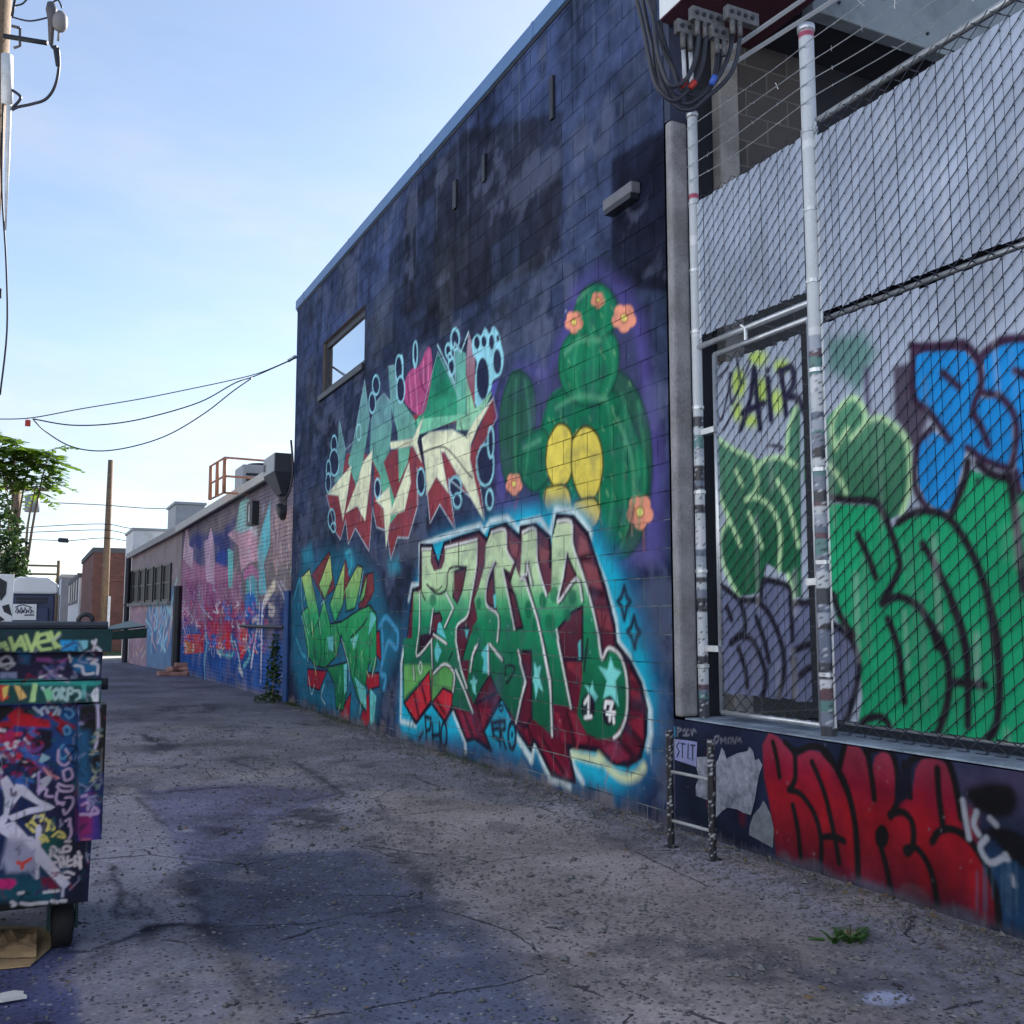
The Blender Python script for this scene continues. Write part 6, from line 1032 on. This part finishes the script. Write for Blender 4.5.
# ------------------------------------------------------------------ plants
def frond(m, p, d, L_, rg, nl=11, lw=.05, ll=.17, droop=.55):
    d = np.array(d, float); d /= np.linalg.norm(d); side = np.cross(d, [0, 0, 1.0]); side /= np.linalg.norm(side) + 1e-6; pts = []
    for i in range(9): t = i / 8; pts.append(np.array(p) + d * L_ * t + np.array([0, 0, -droop * L_ * t * t]))
    m.tube(pts, [.008 - .0008 * i for i in range(9)], 4, cap=False)
    for i in range(nl):
        t = .15 + .85 * i / (nl - 1); b = pts[min(int(t * 8), 7)] * (1 - (t * 8) % 1) + pts[min(int(t * 8) + 1, 8)] * ((t * 8) % 1) if t < 1 else pts[8]
        s_ = math.sin(math.pi * (.18 + .72 * t))
        for sg_ in (-1, 1):
            l = ll * s_ * rg.uniform(.8, 1.2); dirv = side * sg_ * .85 + d * .5 + np.array([0, 0, rg.uniform(-.55, -.1)]); dirv /= np.linalg.norm(dirv); wv = np.cross(dirv, [rg.uniform(-.3, .3), rg.uniform(-.3, .3), 1]); wv /= np.linalg.norm(wv)
            m.add([b, b + dirv * l * .45 + wv * lw * .5, b + dirv * l, b + dirv * l * .45 - wv * lw * .5], [(0, 1, 2, 3)])
def leaf_cloud(m, c, r, n, size, rg):
    for _ in range(n):
        v = np.array([rg.gauss(0, 1) for _ in range(3)]); v /= np.linalg.norm(v) + 1e-6; p = np.array(c) + v * np.array(r) * rg.uniform(.35, 1.0) ** .6
        a = np.array([rg.gauss(0, 1), rg.gauss(0, 1), rg.gauss(-.2, .6)]); a /= np.linalg.norm(a); b = np.cross(a, [rg.gauss(0, 1), rg.gauss(0, 1), rg.gauss(0, 1)]); b /= np.linalg.norm(b) + 1e-6; s = size * rg.uniform(.6, 1.4)
        m.add([p, p + a * s * .5 + b * s * .32, p + a * s, p + a * s * .5 - b * s * .32], [(0, 1, 2, 3)])
TD = 22.0; rg = random.Random(4)
base = at(8, 690, TD); base[2] = 0
TR = thing('tree', 'young tree with long feathery leaves growing behind the portable toilet', 'tree', base)
tops = [at(37, 482, TD), at(30, 455, TD + .3), at(6, 470, TD - .2), at(16, 446, TD), at(-14, 460, TD), at(47, 458, TD + .2), at(-4, 442, TD + .4)]; fork = at(15, 606, TD); fork2 = at(24, 580, TD)
m = MB(); m.tube([base, (base + fork) / 2 + (.1, 0, 0), fork], [.10, .085, .07], 8)
for i, t_ in enumerate(tops): st = fork2 if i in (0, 5) else fork; m.tube(smooth([fork, st, (st + t_) / 2 + (rg.uniform(-.12, .12), 0, .1), t_], 4), [.055 - .0035 * k for k in range(13)], 6)
m.build('trunk', M['bark'], TR, True); m = MB()
for i, t_ in enumerate(tops):
    for k in range(15):
        az = k * 2.4 + i; el = rg.uniform(-.25, .75); p_ = t_ + np.array([0, 0, rg.uniform(-.25, .15)]); frond(m, p_, (math.cos(az), math.sin(az), el), rg.uniform(.5, .85), rg, nl=9, lw=.11, ll=.28, droop=.4)
m.build('crown', M['leaf'], TR)
IV = thing('ivy_bush', 'dark green ivy bush under the young tree at the left edge', 'bush', at(-4, 690, 19.5) * (1, 1, 0)); m = MB(); rg = random.Random(9)
for (u, v, r) in ((2, 530, .45), (10, 552, .35), (-8, 560, .6), (14, 572, .28), (-4, 505, .35), (-14, 610, .7), (2, 600, .35), (18, 560, .2), (20, 588, .18)): leaf_cloud(m, at(u, v, 19.5), (r, .4, r * .9), int(900 * r), .10, rg)
m.build('crown', M['ivy'], IV); m = MB(); b = at(-6, 690, 19.6); b[2] = 0; m.tube([b, at(-4, 600, 19.6), at(0, 520, 19.6)], [.06, .05, .02], 6); m.build('stem', M['bark'], IV)
FT = thing('tree', 'distant yellow green tree at the end of the alley left of the grey building', 'tree', at(54, 640, 92) * (1, 1, 0)); m = MB(); rg = random.Random(2)
for (u, v, r) in ((58, 590, 1.0), (61, 598, .9), (53, 600, 1.1), (60, 612, .8), (47, 606, .9), (63, 606, .5)): leaf_cloud(m, at(u, v, 92), (r, 1, r), 260, .4, rg)
m.build('crown', M['yellow_leaf'], FT); m = MB(); b = at(57, 640, 92); b[2] = 0; m.tube([b, at(57, 595, 92)], .15, 6); m.build('trunk', M['bark'], FT)
def bush(name, label, cat, c, parts, mat, size, seed):
    t = thing(name, label, cat, c); rg = random.Random(seed); m = MB()
    for (dx, dy, dz, r, h, n) in parts: leaf_cloud(m, np.array(c) + (dx, dy, dz), (r, r, h), n, size, rg)
    m.build('foliage', mat, t); m = MB()
    for (dx, dy, dz, r, h, n) in parts: m.tube([np.array(c), np.array(c) + (dx, dy, dz)], .008, 4)
    m.build('stem', M['bark'], t)
pc = onZ(277, 702); bush('weed_bush', 'tall dark weed growing at the corner between the mural and the navy wall', 'weed', (pc[0] - .10, pc[1] - .1, 0), [(0, 0, .35, .14, .35, 300), (.02, 0, .7, .12, .35, 240), (-.05, 0, .08, .30, .08, 160), (.03, .05, 1.0, .07, .2, 70)], M['ivy'], .06, 3)
wcn = onZ(848, 939); WT = thing('weed_tuft', 'small bright green weed on the gravel below the red lettering', 'weed', (wcn[0], wcn[1], 0)); rg = random.Random(8); m = MB()
for i in range(46):
    a = rg.uniform(0, 6.28); r = abs(rg.gauss(0, .045)); c_ = np.array([wcn[0] + r * math.cos(a) + (rg.random() < .25) * -.07, wcn[1] + r * math.sin(a), .004]); frond(m, c_, (math.cos(a), math.sin(a), rg.uniform(.3, 1.6)), rg.uniform(.035, .085), rg, nl=5, lw=.007, ll=rg.uniform(.018, .034), droop=.3)
m.build('foliage', M['weed'], WT); m = MB()
for i in range(14): a = rg.uniform(0, 6.28); m.tube([(wcn[0], wcn[1], .002), (wcn[0] + .04 * math.cos(a), wcn[1] + .04 * math.sin(a), .03)], .0015, 4)
m.build('stem', M['bark'], WT)
m = MB(); rg = random.Random(12)                  # grass blades along the wall foot
for i in range(900):
    y = rg.choice([rg.uniform(6, 17), rg.gauss(9.4, .6), rg.gauss(14, .8), rg.gauss(16.6, .3), rg.uniform(2.8, 5.8)]); x = XW - abs(rg.gauss(0, .07)) - .005; h = rg.uniform(.02, .09); a = rg.uniform(0, 6.28)
    m.add([(x, y, 0), (x + .005, y + .004, 0), (x + math.cos(a) * h * .4 - .01, y + math.sin(a) * h * .4, h)], [(0, 1, 2)])
tag(m.build('grass', M['weed'], None), None, None, None, 'stuff')

# ------------------------------------------------------------------ poles and wires
def vpole(t, c, z1, r0, r1): m = MB(); m.tube([(c[0], c[1], 0), (c[0], c[1], z1 * .5), (c[0], c[1], z1)], [r0, (r0 + r1) / 2, r1], 16); return m.build('pole', M['wood_pole'], t, True)
M['hood_light'] = simple('weathered arrester body', (.22, .21, .21), .6, var=.2)
c = at(-1, 0, 14.0); NP = thing('utility_pole', 'tall timber utility pole with cutout arm and white riser at the upper left edge', 'utility pole', (c[0], c[1], 0)); vpole(NP, c, 13.0, .19, .155)
def npx(P, d=13.75): return [at(u, v, d) for u, v in P]
m = MB(); m.tube(npx([(7, 55), (7, 104)]), .075, 12); m.tube(npx([(9, 104), (7.5, 160), (5.5, 230)]), [.035, .03, .012], 10); m.build('riser', M['white_paint'], NP, True)
m = MB(); m.tube(npx([(4, 36), (47, 43)]), .035, 8); m.tube(npx([(12, 16), (15, 0)]), .02, 6); m.build('bracket_arm', M['dark_metal'], NP, True)
m = MB(); m.tube(npx([(51, 3), (51.5, 10), (51.5, 20), (51, 44)]), [.05, .075, .05, .03], 12); m.build('cutout', M['porcelain'], NP, True)
m = MB(); P = npx([(61, 12), (60.5, 16), (60, 22), (59.5, 28), (59, 31)]); m.tube(P, [.05, .09, .10, .09, .05], 12); m.tube(npx([(59, 31), (58, 41)]), .018, 6); m.build('surge_arrester', M['hood_light'], NP, True)
m = MB(); m.tube(npx([(20, 28), (20, 46), (14, 48)]), .02, 6); m.tube(npx([(12, 26), (20, 28)]), .02, 6); m.build('insulator', M['porcelain'], NP, True)
for P in ([(51, 44), (53, 48), (58, 50), (58, 66)], [(58, 48), (59, 66), (55, 86), (46, 99), (32, 104), (18, 107), (12, 110)], [(12, 90), (20, 96), (19, 101), (12, 108)], [(12, 17), (30, 21), (50, 17)], [(52, 3), (58, 0), (62, 8)], [(13, 6), (22, 4), (28, -2)]): m = MB(); m.tube(smooth(npx(P), 5), .020 if len(P) > 3 else .012, 8); m.build('lead', M['cable'], NP, True)
m = MB(); m.tube(npx([(55, 46), (58, 66)]), .03, 8); m.build('lead_sleeve', M['dark_metal'], NP)
m = MB(); m.box(c[0] + .1, c[0] + .24, c[1] - .2, c[1] - .05, at(5, 302, 13.75)[2], at(5, 295, 13.75)[2]); m.build('cable_clamp', M['dark_metal'], NP)
m = MB(); m.tube(smooth(npx([(3, 104), (2, 190), (6, 260), (7, 330), (0, 395)]), 5), .014, 6); m.build('pole_cable', M['cable'], NP, True)
c = at(103, 640, 39); FPz = at(103, 457, 39)[2]; FPo = thing('utility_pole', 'plain brown timber pole standing alone in front of the red brick building', 'utility pole', (c[0], c[1], 0)); vpole(FPo, c, FPz, .16, .10)
m = MB(); m.box(c[0] + .10, c[0] + .2, c[1] - .2, c[1] - .05, .9, 2.3); m.build('meter_cover', M['white_paint'], FPo, bevel=.01)
c = at(9, 640, 34); TPo = thing('utility_pole', 'brown utility pole with a grey transformer behind the young tree', 'utility pole', (c[0], c[1], 0)); vpole(TPo, c, at(9, 478, 34)[2], .17, .13); zz = at(22, 502, 34)[2]
m = MB(); m.tube([(c[0] + .5, c[1] - .2, zz - .28), (c[0] + .5, c[1] - .2, zz + .25), (c[0] + .5, c[1] - .2, zz + .32)], [.24, .24, .12], 14); m.build('transformer', M['grey_paint'], TPo, True); m = MB(); m.box(c[0] - .6, c[0] + 1.0, c[1] - .28, c[1] - .18, zz + .45, zz + .55); m.build('crossarm', M['wood_pole'], TPo)
c = at(55, 640, 76); DPo = thing('utility_pole', 'far thin utility pole with two long crossarms down the alley', 'utility pole', (c[0], c[1], 0)); vpole(DPo, c, at(55, 560, 76)[2], .16, .12)
for v in (565.5, 574): m = MB(); a = at(25, v, 76); b = at(56, v, 76); m.box(a[0], b[0] + .2, c[1] - .12, c[1] - .02, a[2] - .09, a[2] + .07); m.build('crossarm', M['wood_pole'], DPo)
def wire(P, d0, d1, r, label, group=None, nm='overhead_wire', mat='cable'):
    P = smooth(P, 8); n = len(P) - 1; m = MB(); m.tube([at(p[0], p[1], d0 + (d1 - d0) * i / n) for i, p in enumerate(P)], r, 5); return tag(m.build(nm, M[mat], None, True), label, 'wire', group)
wire([(297, 357), (262, 372), (232, 380), (190, 389), (140, 399), (80, 409), (30, 418), (-8, 419)], 17.0, 14, .008, 'upper straighter black wire from the navy wall corner to the pole')
wire([(297, 357.5), (255, 376), (235, 383), (200, 402), (150, 417), (110, 424), (70, 425), (34, 419)], 17.0, 14.2, .010, 'middle sagging black wire from the navy wall corner')
wire([(252, 378), (232, 392), (205, 413), (170, 434), (135, 446), (100, 451), (70, 446), (45, 431), (33, 419)], 16.6, 14.2, .010, 'lowest deeply sagging black wire hanging left of the navy wall')
m = MB(); a = at(28, 420, 14.15); m.box(a[0] - .035, a[0] + .035, a[1] - .01, a[1] + .01, a[2] - .09, a[2] + .0); m.tube([a, a + (0, 0, .04)], .005, 5); tag(m.build('wire_tag', M['red_tape'], None), 'small red tag hanging on the wires near the pole', 'tag')
m = MB(); m.tube([at(296, 356, 17.02), at(293, 358, 17.0), at(288, 361, 17)], .028, 8); tag(m.build('wire_clamp', M['galv'], None), 'small wire anchor clamp on the navy wall corner', 'clamp')
for P, lb in (([(-5, 500), (60, 503), (103, 505), (142, 508), (178, 509)], 'highest of the thin wires crossing the sky behind the brown pole'), ([(-5, 530), (50, 526), (103, 524), (128, 528), (150, 531)], 'second thin wire crossing behind the brown pole'), ([(-5, 534), (50, 531.5), (103, 530), (128, 534), (150, 538)], 'third thin wire crossing behind the brown pole'), ([(18, 539.5), (45, 540), (69, 540.7), (103, 538), (128, 541), (150, 544)], 'lowest thin wire with dark splices crossing behind the brown pole')): wire(P, 39, 39.4, .016, lb, 'thin wires crossing the far sky')
for (u0, u1) in ((20, 27), (58, 69)):
    m = MB(); m.tube([at(u0, 540, 39), at(u0 + 1, 540, 39), at(u1 - 1, 540.6, 39), at(u1, 540.6, 39)], [.03, .09, .09, .03], 8); tag(m.build('wire_splice', M['cable'], None, True), 'dark splice case on the lowest wire, %s' % ('the left one' if u0 < 40 else 'nearer the brown pole'), 'splice case')

# ------------------------------------------------------------------ small things on the ground
rg = random.Random(21); pile = onZ(180, 675); first = None
for (dx, dy, z, sx, sz, rz, lb) in ((-.33, 0, .001, 1, 1, .2, 'at the left end of the pile on the ground'), (.10, .16, .001, 1, 1, -.3, 'on the ground at the back of the pile'), (.27, -.18, .001, .95, 1, .5, 'at the right end of the pile on the ground'), (-.06, -.30, .001, .9, .8, -.1, 'on the ground at the front of the pile'),
                                  (-.12, .02, .112, .95, 1, .7, 'in the second layer of the pile, left one'), (.14, -.02, .112, .9, 1, -.5, 'in the second layer of the pile, right one'), (.02, 0, .224, .7, .8, .1, 'smallest, on top of the pile')):
    if first is None: m = MB(); m.box(-.22, .22, -.11, .11, 0, .11); o = first = m.build('broken_brick', M['brick_piece'], None, bevel=.02)
    else: o = first.copy(); COL.objects.link(o)
    o.scale = (sx, sx, sz); o.location = (pile[0] + dx, pile[1] + dy, z); o.rotation_euler = (0, 0, rz); tag(o, 'pale red brick chunk ' + lb, 'brick', 'pile of broken bricks beside the mural')
p = onZ(8, 1002); n = 10; m = MB(); m.prism([(p[0] + .07 * math.cos(t * .63) * rg.uniform(.6, 1.1), p[1] + .05 * math.sin(t * .63) * rg.uniform(.6, 1.1), .012) for t in range(10)], (0, 0, .012)); tag(m.build('paper_scrap', M['litter'], None), 'white paper scrap in the bottom left corner', 'litter')
m = MB(); rg = random.Random(33)                   # loose gravel, thickest near the walls
for i in range(13000):
    y = 2.2 + 12 * rg.random() ** 1.7; k = rg.random()
    x = XW - abs(rg.gauss(0, .35)) - .01 if k < .45 else rg.uniform(-.6, XW - .02) if k < .8 else rg.gauss(2.6 if y < 5 else 2.2, .35)
    if x > XW - .01 or x < -1: continue
    s = rg.uniform(.004, .012) * (1 + (rg.random() < .06) * 1.2); c_ = np.array([x, y, s * .3]); P = []
    for dx, dy, dz in ((1, 0, 0), (0, 1, 0), (-1, 0, 0), (0, -1, 0), (0, 0, 1), (0, 0, -1)): P.append(c_ + np.array([dx, dy, dz * .7]) * s * rg.uniform(.6, 1.3))
    m.add(P, [(0, 1, 4), (1, 2, 4), (2, 3, 4), (3, 0, 4), (1, 0, 5), (2, 1, 5), (3, 2, 5), (0, 3, 5)])
tag(m.build('gravel', M['stone'], None), None, None, None, 'stuff')

m = MB(); rg = random.Random(44)                   # dead leaves and scraps blown against the walls
for i in range(700):
    y = rg.uniform(2.4, 17); x = XW - abs(rg.gauss(0, .12)) - .012 if rg.random() < .8 else rg.uniform(-.3, XW - .1); s = rg.uniform(.008, .026); a = rg.uniform(0, 6.28); u_ = np.array([math.cos(a), math.sin(a), rg.uniform(-.2, .3)]) * s; w_ = np.array([-math.sin(a), math.cos(a), rg.uniform(-.2, .3)]) * s * .6; c_ = np.array([x, y, .006 + s * .25])
    m.add([c_ - u_, c_ + w_, c_ + u_, c_ - w_], [(0, 1, 2, 3)])
tag(m.build('leaf_litter', simple('dead leaf', (.16, .11, .06), .9, var=.7, scale=14), None), None, None, None, 'stuff')

# ------------------------------------------------------------------ ground
gd = Canvas(GROUND, -6, 8, 1.2, 40, .02, (112, 113, 124), np.array([.77, .85, 1.0])); GDK = (68, 75, 95); gsp = gd.fractal(.22, 200, 5)
gd.poly('Z', [(-300, 60), (520, 60), (640, 300), (240, 420), (-300, 420)], (104, 104, 112), .5, .7)
gd.poly('Z', [(190, 500), (330, 478), (470, 470), (620, 468), (740, 560), (880, 650), (1000, 735), (1100, 850), (1200, 1000), (300, 1000), (330, 800), (290, 715), (215, 620), (200, 560)], GDK, .12, .85)
gd.poly('Z', [(90, 330), (320, 322), (430, 330), (545, 342), (490, 360), (380, 410), (360, 470), (190, 500), (150, 430), (120, 390)], (84, 86, 112), .12, .75)
gd.poly('X', [(-200, 968), (40, 950), (74, 930), (80, 1030), (-200, 1030)], (66, 72, 108), .05, .9)
gd.poly('Z', [(600, 330), (1030, 380), (1600, 640), (1900, 900), (1150, 880), (880, 640), (620, 460)], (128, 122, 120), .5, .8)
gd.img *= np.clip(1 + 1.3 * (gd.fractal(.9, 230, 6) - .5), .6, 1.5)[..., None]; gd.speck = gsp
for x, y, a, b, al in ((470, 398, 60, 22, .75), (390, 410, 60, 18, .5), (290, 410, 70, 22, .55), (310, 450, 70, 30, .4), (330, 275, 50, 14, .5), (130, 232, 30, 20, .6), (60, 175, 40, 10, .4), (90, 630, 50, 16, .6), (60, 665, 50, 20, .5), (30, 540, 24, 30, .5), (190, 155, 60, 8, .6), (240, 150, 40, 6, .5), (190, 790, 60, 30, .3), (600, 315, 90, 14, .25), (500, 800, 150, 40, .2), (750, 545, 24, 16, .4)): gd.ell('Z', x, y, a * 1.15, b * 1.2, (30, 33, 44), .16, min(1, al * 1.0))
gd.speck = None
CK = (34, 36, 50)
def crack(P, w=.03, al=.95):
    pts = [GROUND.m(u, v) for u, v in px('Z', P)]; out = []
    for a, b in zip(pts[:-1], pts[1:]):
        n = max(2, int(math.hypot(b[0] - a[0], b[1] - a[1]) / .07))
        for k in range(n): t = k / n; out.append((a[0] + (b[0] - a[0]) * t + RNG.normal(0, .012), a[1] + (b[1] - a[1]) * t + RNG.normal(0, .02)))
    out.append(pts[-1])
    for i in range(0, len(out) - 1, 6): seg = out[i:i + 7]; gd.stroke(None, seg, CK, w * RNG.uniform(.5, 1.5), .018, al * RNG.uniform(.55, 1), sm=False)
for P in ([(-100, 350), (20, 345), (160, 338), (320, 325)], [(80, 350), (110, 375), (140, 410)], [(-60, 210), (20, 215), (90, 210), (150, 240), (250, 205)], [(90, 210), (130, 232), (150, 250)], [(200, 662), (300, 650), (400, 638), (600, 610), (720, 592)], [(-60, 695), (0, 690), (100, 650), (130, 632), (220, 640)], [(430, 270), (480, 300), (540, 340)], [(170, 476), (250, 482), (330, 478)], [(300, 720), (320, 750), (345, 780)], [(210, 590), (235, 620), (250, 655)], [(170, 155), (270, 148)], [(20, 282), (210, 282)], [(290, 268), (340, 285), (370, 305)], [(690, 300), (760, 330), (900, 345)], [(500, 222), (640, 215)], [(380, 800), (420, 860)], [(340, 268), (410, 266)], [(60, 560), (110, 600), (130, 632)], [(540, 340), (440, 360)], [(250, 205), (500, 185)], [(30, 500), (45, 560), (40, 620)]): crack(P)
gd.speck = gsp
for P in ([(600, 440), (640, 470), (740, 545), (800, 580), (880, 640), (1000, 718), (1040, 770), (1100, 860)], [(190, 500), (205, 560), (240, 640), (300, 720), (330, 800)], [(-60, 695), (0, 690), (100, 650), (130, 632), (220, 640)], [(-60, 210), (20, 215), (90, 210), (150, 240), (250, 205)], [(20, 345), (160, 338), (320, 325)], [(430, 270), (480, 300), (540, 340)], [(20, 540), (60, 600), (120, 640)]):
    gd.stroke('Z', P, (26, 29, 40), .12, .12, .75)
for i in range(60):
    x, y = RNG.uniform(-1, 4), 1.8 + 14 * RNG.random() ** 1.5; gd.ell(None, x, y, RNG.uniform(.1, .5), RNG.uniform(.15, .8), [(60, 62, 72), (132, 128, 126)][i % 2], .15, RNG.uniform(.25, .6))
gd.speck = None
gd.ell('X', 886, 998, 26, 7, (150, 158, 186), .04, .8); gd.ell('Z', 190, 424, 20, 3, (150, 152, 164), .03, .7); gd.ell('Z', 165, 582, 14, 5, (140, 144, 160), .03, .6); gd.ell('Z', 200, 497, 12, 3, (140, 144, 160), .03, .6)
for i in range(260):
    x, y = RNG.uniform(-1, 4), 1.6 + 16 * RNG.random() ** 1.6; r = RNG.uniform(.02, .16); gd.poly(None, [(x + r * RNG.uniform(.5, 1.2) * math.cos(t), y + 1.6 * r * RNG.uniform(.5, 1.2) * math.sin(t)) for t in np.linspace(0, 5.6, 8)], [(58, 60, 76), (128, 126, 128), (74, 76, 92)][i % 3], .05, RNG.uniform(.15, .5))
for i in range(120):
    y = RNG.uniform(2.5, 17); gd.ell(None, XW - RNG.uniform(0, .3), y, RNG.uniform(.03, .12), RNG.uniform(.06, .3), [(126, 122, 122), (70, 72, 82)][i % 2], .08, .5)
xs = np.array([-900, -200, -60, -20, -6] + list(np.arange(-1.5, 4.7, .021)) + [5, 8, 20, 60, 200, 900]); ysg = [1.25]
while ysg[-1] < 34: ysg.append(ysg[-1] + max(.012, .0016 * ysg[-1] ** 2 * .55))
ysg = np.array([-900, -100, -20, -4] + ysg + [36, 38, 44, 60, 100, 200, 500, 2500]); Xg, Yg = np.meshgrid(xs, ysg)
C = gd.get(Xg + 0, Yg).reshape(-1, 3)
V = np.stack([Xg.ravel(), Yg.ravel(), np.zeros(Xg.size)], -1)
def groundmat():
    m, nt, b, N, L = newmat('worn gritty asphalt'); at_ = N('ShaderNodeAttribute'); at_.attribute_name = 'paint'; pos = N('ShaderNodeNewGeometry').outputs['Position']; col = at_.outputs['Color']
    n1 = noise(N, L, pos, .9, 8, .7); n2 = noise(N, L, pos, 9, 6, .7); n3 = noise(N, L, pos, 48, 5, .75)
    v = math_(N, L, 'ADD', math_(N, L, 'MULTIPLY', n1, .22), math_(N, L, 'ADD', math_(N, L, 'MULTIPLY', n2, .30), math_(N, L, 'MULTIPLY', n3, .48)))
    col = mixc(N, L, 1.0, col, ramp(N, L, v, [(.38, (.42,) * 3), (.47, (.9,) * 3), (.54, (1.1,) * 3), (.64, (1.6,) * 3)]), 'MULTIPLY')
    vo = N('ShaderNodeTexVoronoi'); vo.inputs['Scale'].default_value = 42; L(pos, vo.inputs['Vector']); sep = N('ShaderNodeSeparateColor'); L(vo.outputs['Color'], sep.inputs[0])
    near = math_(N, L, 'LESS_THAN', vo.outputs['Distance'], .42)
    lightp = math_(N, L, 'MULTIPLY', near, math_(N, L, 'GREATER_THAN', sep.outputs[0], .94)); darkp = math_(N, L, 'MULTIPLY', near, math_(N, L, 'LESS_THAN', sep.outputs[0], .30))
    col = mixc(N, L, math_(N, L, 'MULTIPLY', lightp, .55), col, (.40, .39, .38)); col = mixc(N, L, math_(N, L, 'MULTIPLY', math_(N, L, 'MULTIPLY', darkp, ramp(N, L, n2, [(.40, (.1,) * 3), (.56, (1,) * 3)])), .85), col, (.022, .024, .032))
    cr_ = N('ShaderNodeTexVoronoi'); cr_.feature = 'DISTANCE_TO_EDGE'; cr_.inputs['Scale'].default_value = 1.1
    w_ = N('ShaderNodeMix'); w_.data_type = 'VECTOR'; w_.inputs[0].default_value = .12; L(pos, w_.inputs[4]); L(noise(N, L, pos, 2.5, 6, .7, 1), w_.inputs[5]); L(w_.outputs[1], cr_.inputs['Vector'])
    ck = math_(N, L, 'MULTIPLY', math_(N, L, 'LESS_THAN', cr_.outputs['Distance'], .006), math_(N, L, 'GREATER_THAN', n1, .52))
    col = mixc(N, L, math_(N, L, 'MULTIPLY', ck, .8), col, (.02, .02, .026))
    L(col, b.inputs['Base Color']); b.inputs['Roughness'].default_value = .9; b.inputs['Specular IOR Level'].default_value = .08
    h = math_(N, L, 'ADD', math_(N, L, 'MULTIPLY', n3, .5), math_(N, L, 'SUBTRACT', math_(N, L, 'MULTIPLY', n2, .9), math_(N, L, 'MULTIPLY', ck, .6))); nb = bump(N, L, None, n1, .35, .08); nb2 = bump(N, L, None, h, .6, .016, nb)
    bump(N, L, b, math_(N, L, 'MULTIPLY', near, sep.outputs[1]), .5, .005, nb2); return m
qd, _, _ = wall_quads(xs, ysg); G = grid_mesh('ground', V, qd, groundmat(), None, C); tag(G, None, None, None, 'structure')
m = MB(); m.box(-30, 40, 37.2, 41.5, -.02, .03); tag(m.build('pavement', M['concrete_light'], None), None, None, None, 'structure')
gr_ = MB(); gr_.box(xr - 2, 40, 41.6, 45.8, -.02, .06); tag(gr_.build('verge', simple('verge grass', (.05, .09, .03), .9, var=.5, scale=4, bmp=.8), None), None, None, None, 'structure')

# ------------------------------------------------------------------ unseen pale building added on the alley's left, raised and whitened for bounce light
LBX = -3.9
LB_ = thing('bounce_building', 'unseen pale stucco building added along the left side of the alley to bounce light', 'building', (LBX - 3, 6, 0)); m = MB(); m.box(LBX - 6, LBX, -14, 15.5, 0, 7.4); m.build('wall', M['stucco'], LB_); m = MB(); m.box(LBX - 6.1, LBX + .12, -14.1, 15.6, 7.4, 7.65); m.build('roof', M['roofing'], LB_)
for y in (-9, -4, 1, 6, 11):
    m = MB(); m.box(LBX + .002, LBX + .06, y, y + 1.4, 1.4, 2.9); w_ = m.build('window', M['frame'], LB_); m = MB(); m.box(LBX + .061, LBX + .07, y + .08, y + 1.32, 1.48, 2.82); m.build('pane', M['dark_glass'], w_)  # windows of the added unseen building

# ------------------------------------------------------------------ sky, sun, camera
SUN_AZ, SUN_EL = math.radians(52), math.radians(27)       # from +Y towards +X
sd = Vector((math.sin(SUN_AZ) * math.cos(SUN_EL), math.cos(SUN_AZ) * math.cos(SUN_EL), math.sin(SUN_EL)))
w = bpy.data.worlds.new('World'); scene.world = w; w.use_nodes = True; nt = w.node_tree; N = lambda t: nt.nodes.new(t); L = nt.links.new; bg = nt.nodes['Background']
sky = N('ShaderNodeTexSky'); sky.sky_type = 'NISHITA'; sky.sun_disc = False; sky.sun_elevation = SUN_EL; sky.sun_rotation = SUN_AZ; sky.air_density = 1.0; sky.dust_density = SKY_DUST; sky.ozone_density = 1.2; sky.altitude = 1600
tc = N('ShaderNodeTexCoord'); mp = N('ShaderNodeMapping'); mp.inputs['Scale'].default_value = (1.0, 1.0, 3.4); L(tc.outputs['Generated'], mp.inputs[0])
cn = noise(N, L, mp.outputs[0], 2.0, 5, .52); sp_ = N('ShaderNodeSeparateXYZ'); L(tc.outputs['Generated'], sp_.inputs[0])
low = ramp(N, L, sp_.outputs[2], [(0.0, (1, 1, 1)), (.14, (.95, .95, .95)), (.26, (.45, .45, .45)), (.55, (.18, .18, .18))])
cm = math_(N, L, 'MULTIPLY', ramp(N, L, cn, [(.36, (.15,) * 3), (.62, (1, 1, 1))]), low)
cl_ = mixc(N, L, ramp(N, L, noise(N, L, mp.outputs[0], 5.5, 6, .6), [(.4, (0, 0, 0)), (.6, (1, 1, 1))]), (3.45, 3.75, 4.15), CLOUD)
L(mixc(N, L, math_(N, L, 'MULTIPLY', cm, .95), sky.outputs[0], cl_), bg.inputs['Color']); bg.inputs['Strength'].default_value = SKY_STR
sl = bpy.data.lights.new('sun', 'SUN'); sl.energy = SUN_STR; sl.angle = math.radians(.5); sl.color = (1, .95, .88); so = bpy.data.objects.new('sun', sl); COL.objects.link(so); so.rotation_euler = sd.to_track_quat('Z', 'Y').to_euler()
cd = bpy.data.cameras.new('camera'); cam = bpy.data.objects.new('camera', cd); COL.objects.link(cam); cam.location = (0, 0, H); cam.rotation_euler = (math.pi / 2 + PITCH, 0, -YAW)
cd.sensor_width = 36; cd.lens = F / 1024 * 36; cd.clip_start = .05; cd.clip_end = 6000; scene.camera = cam
scene.view_settings.view_transform = 'Standard'; scene.view_settings.look = 'None'; scene.view_settings.gamma = 1; scene.view_settings.exposure = EXPO
scene.cycles.max_bounces = 6; scene.cycles.diffuse_bounces = 3; scene.cycles.use_denoising = True
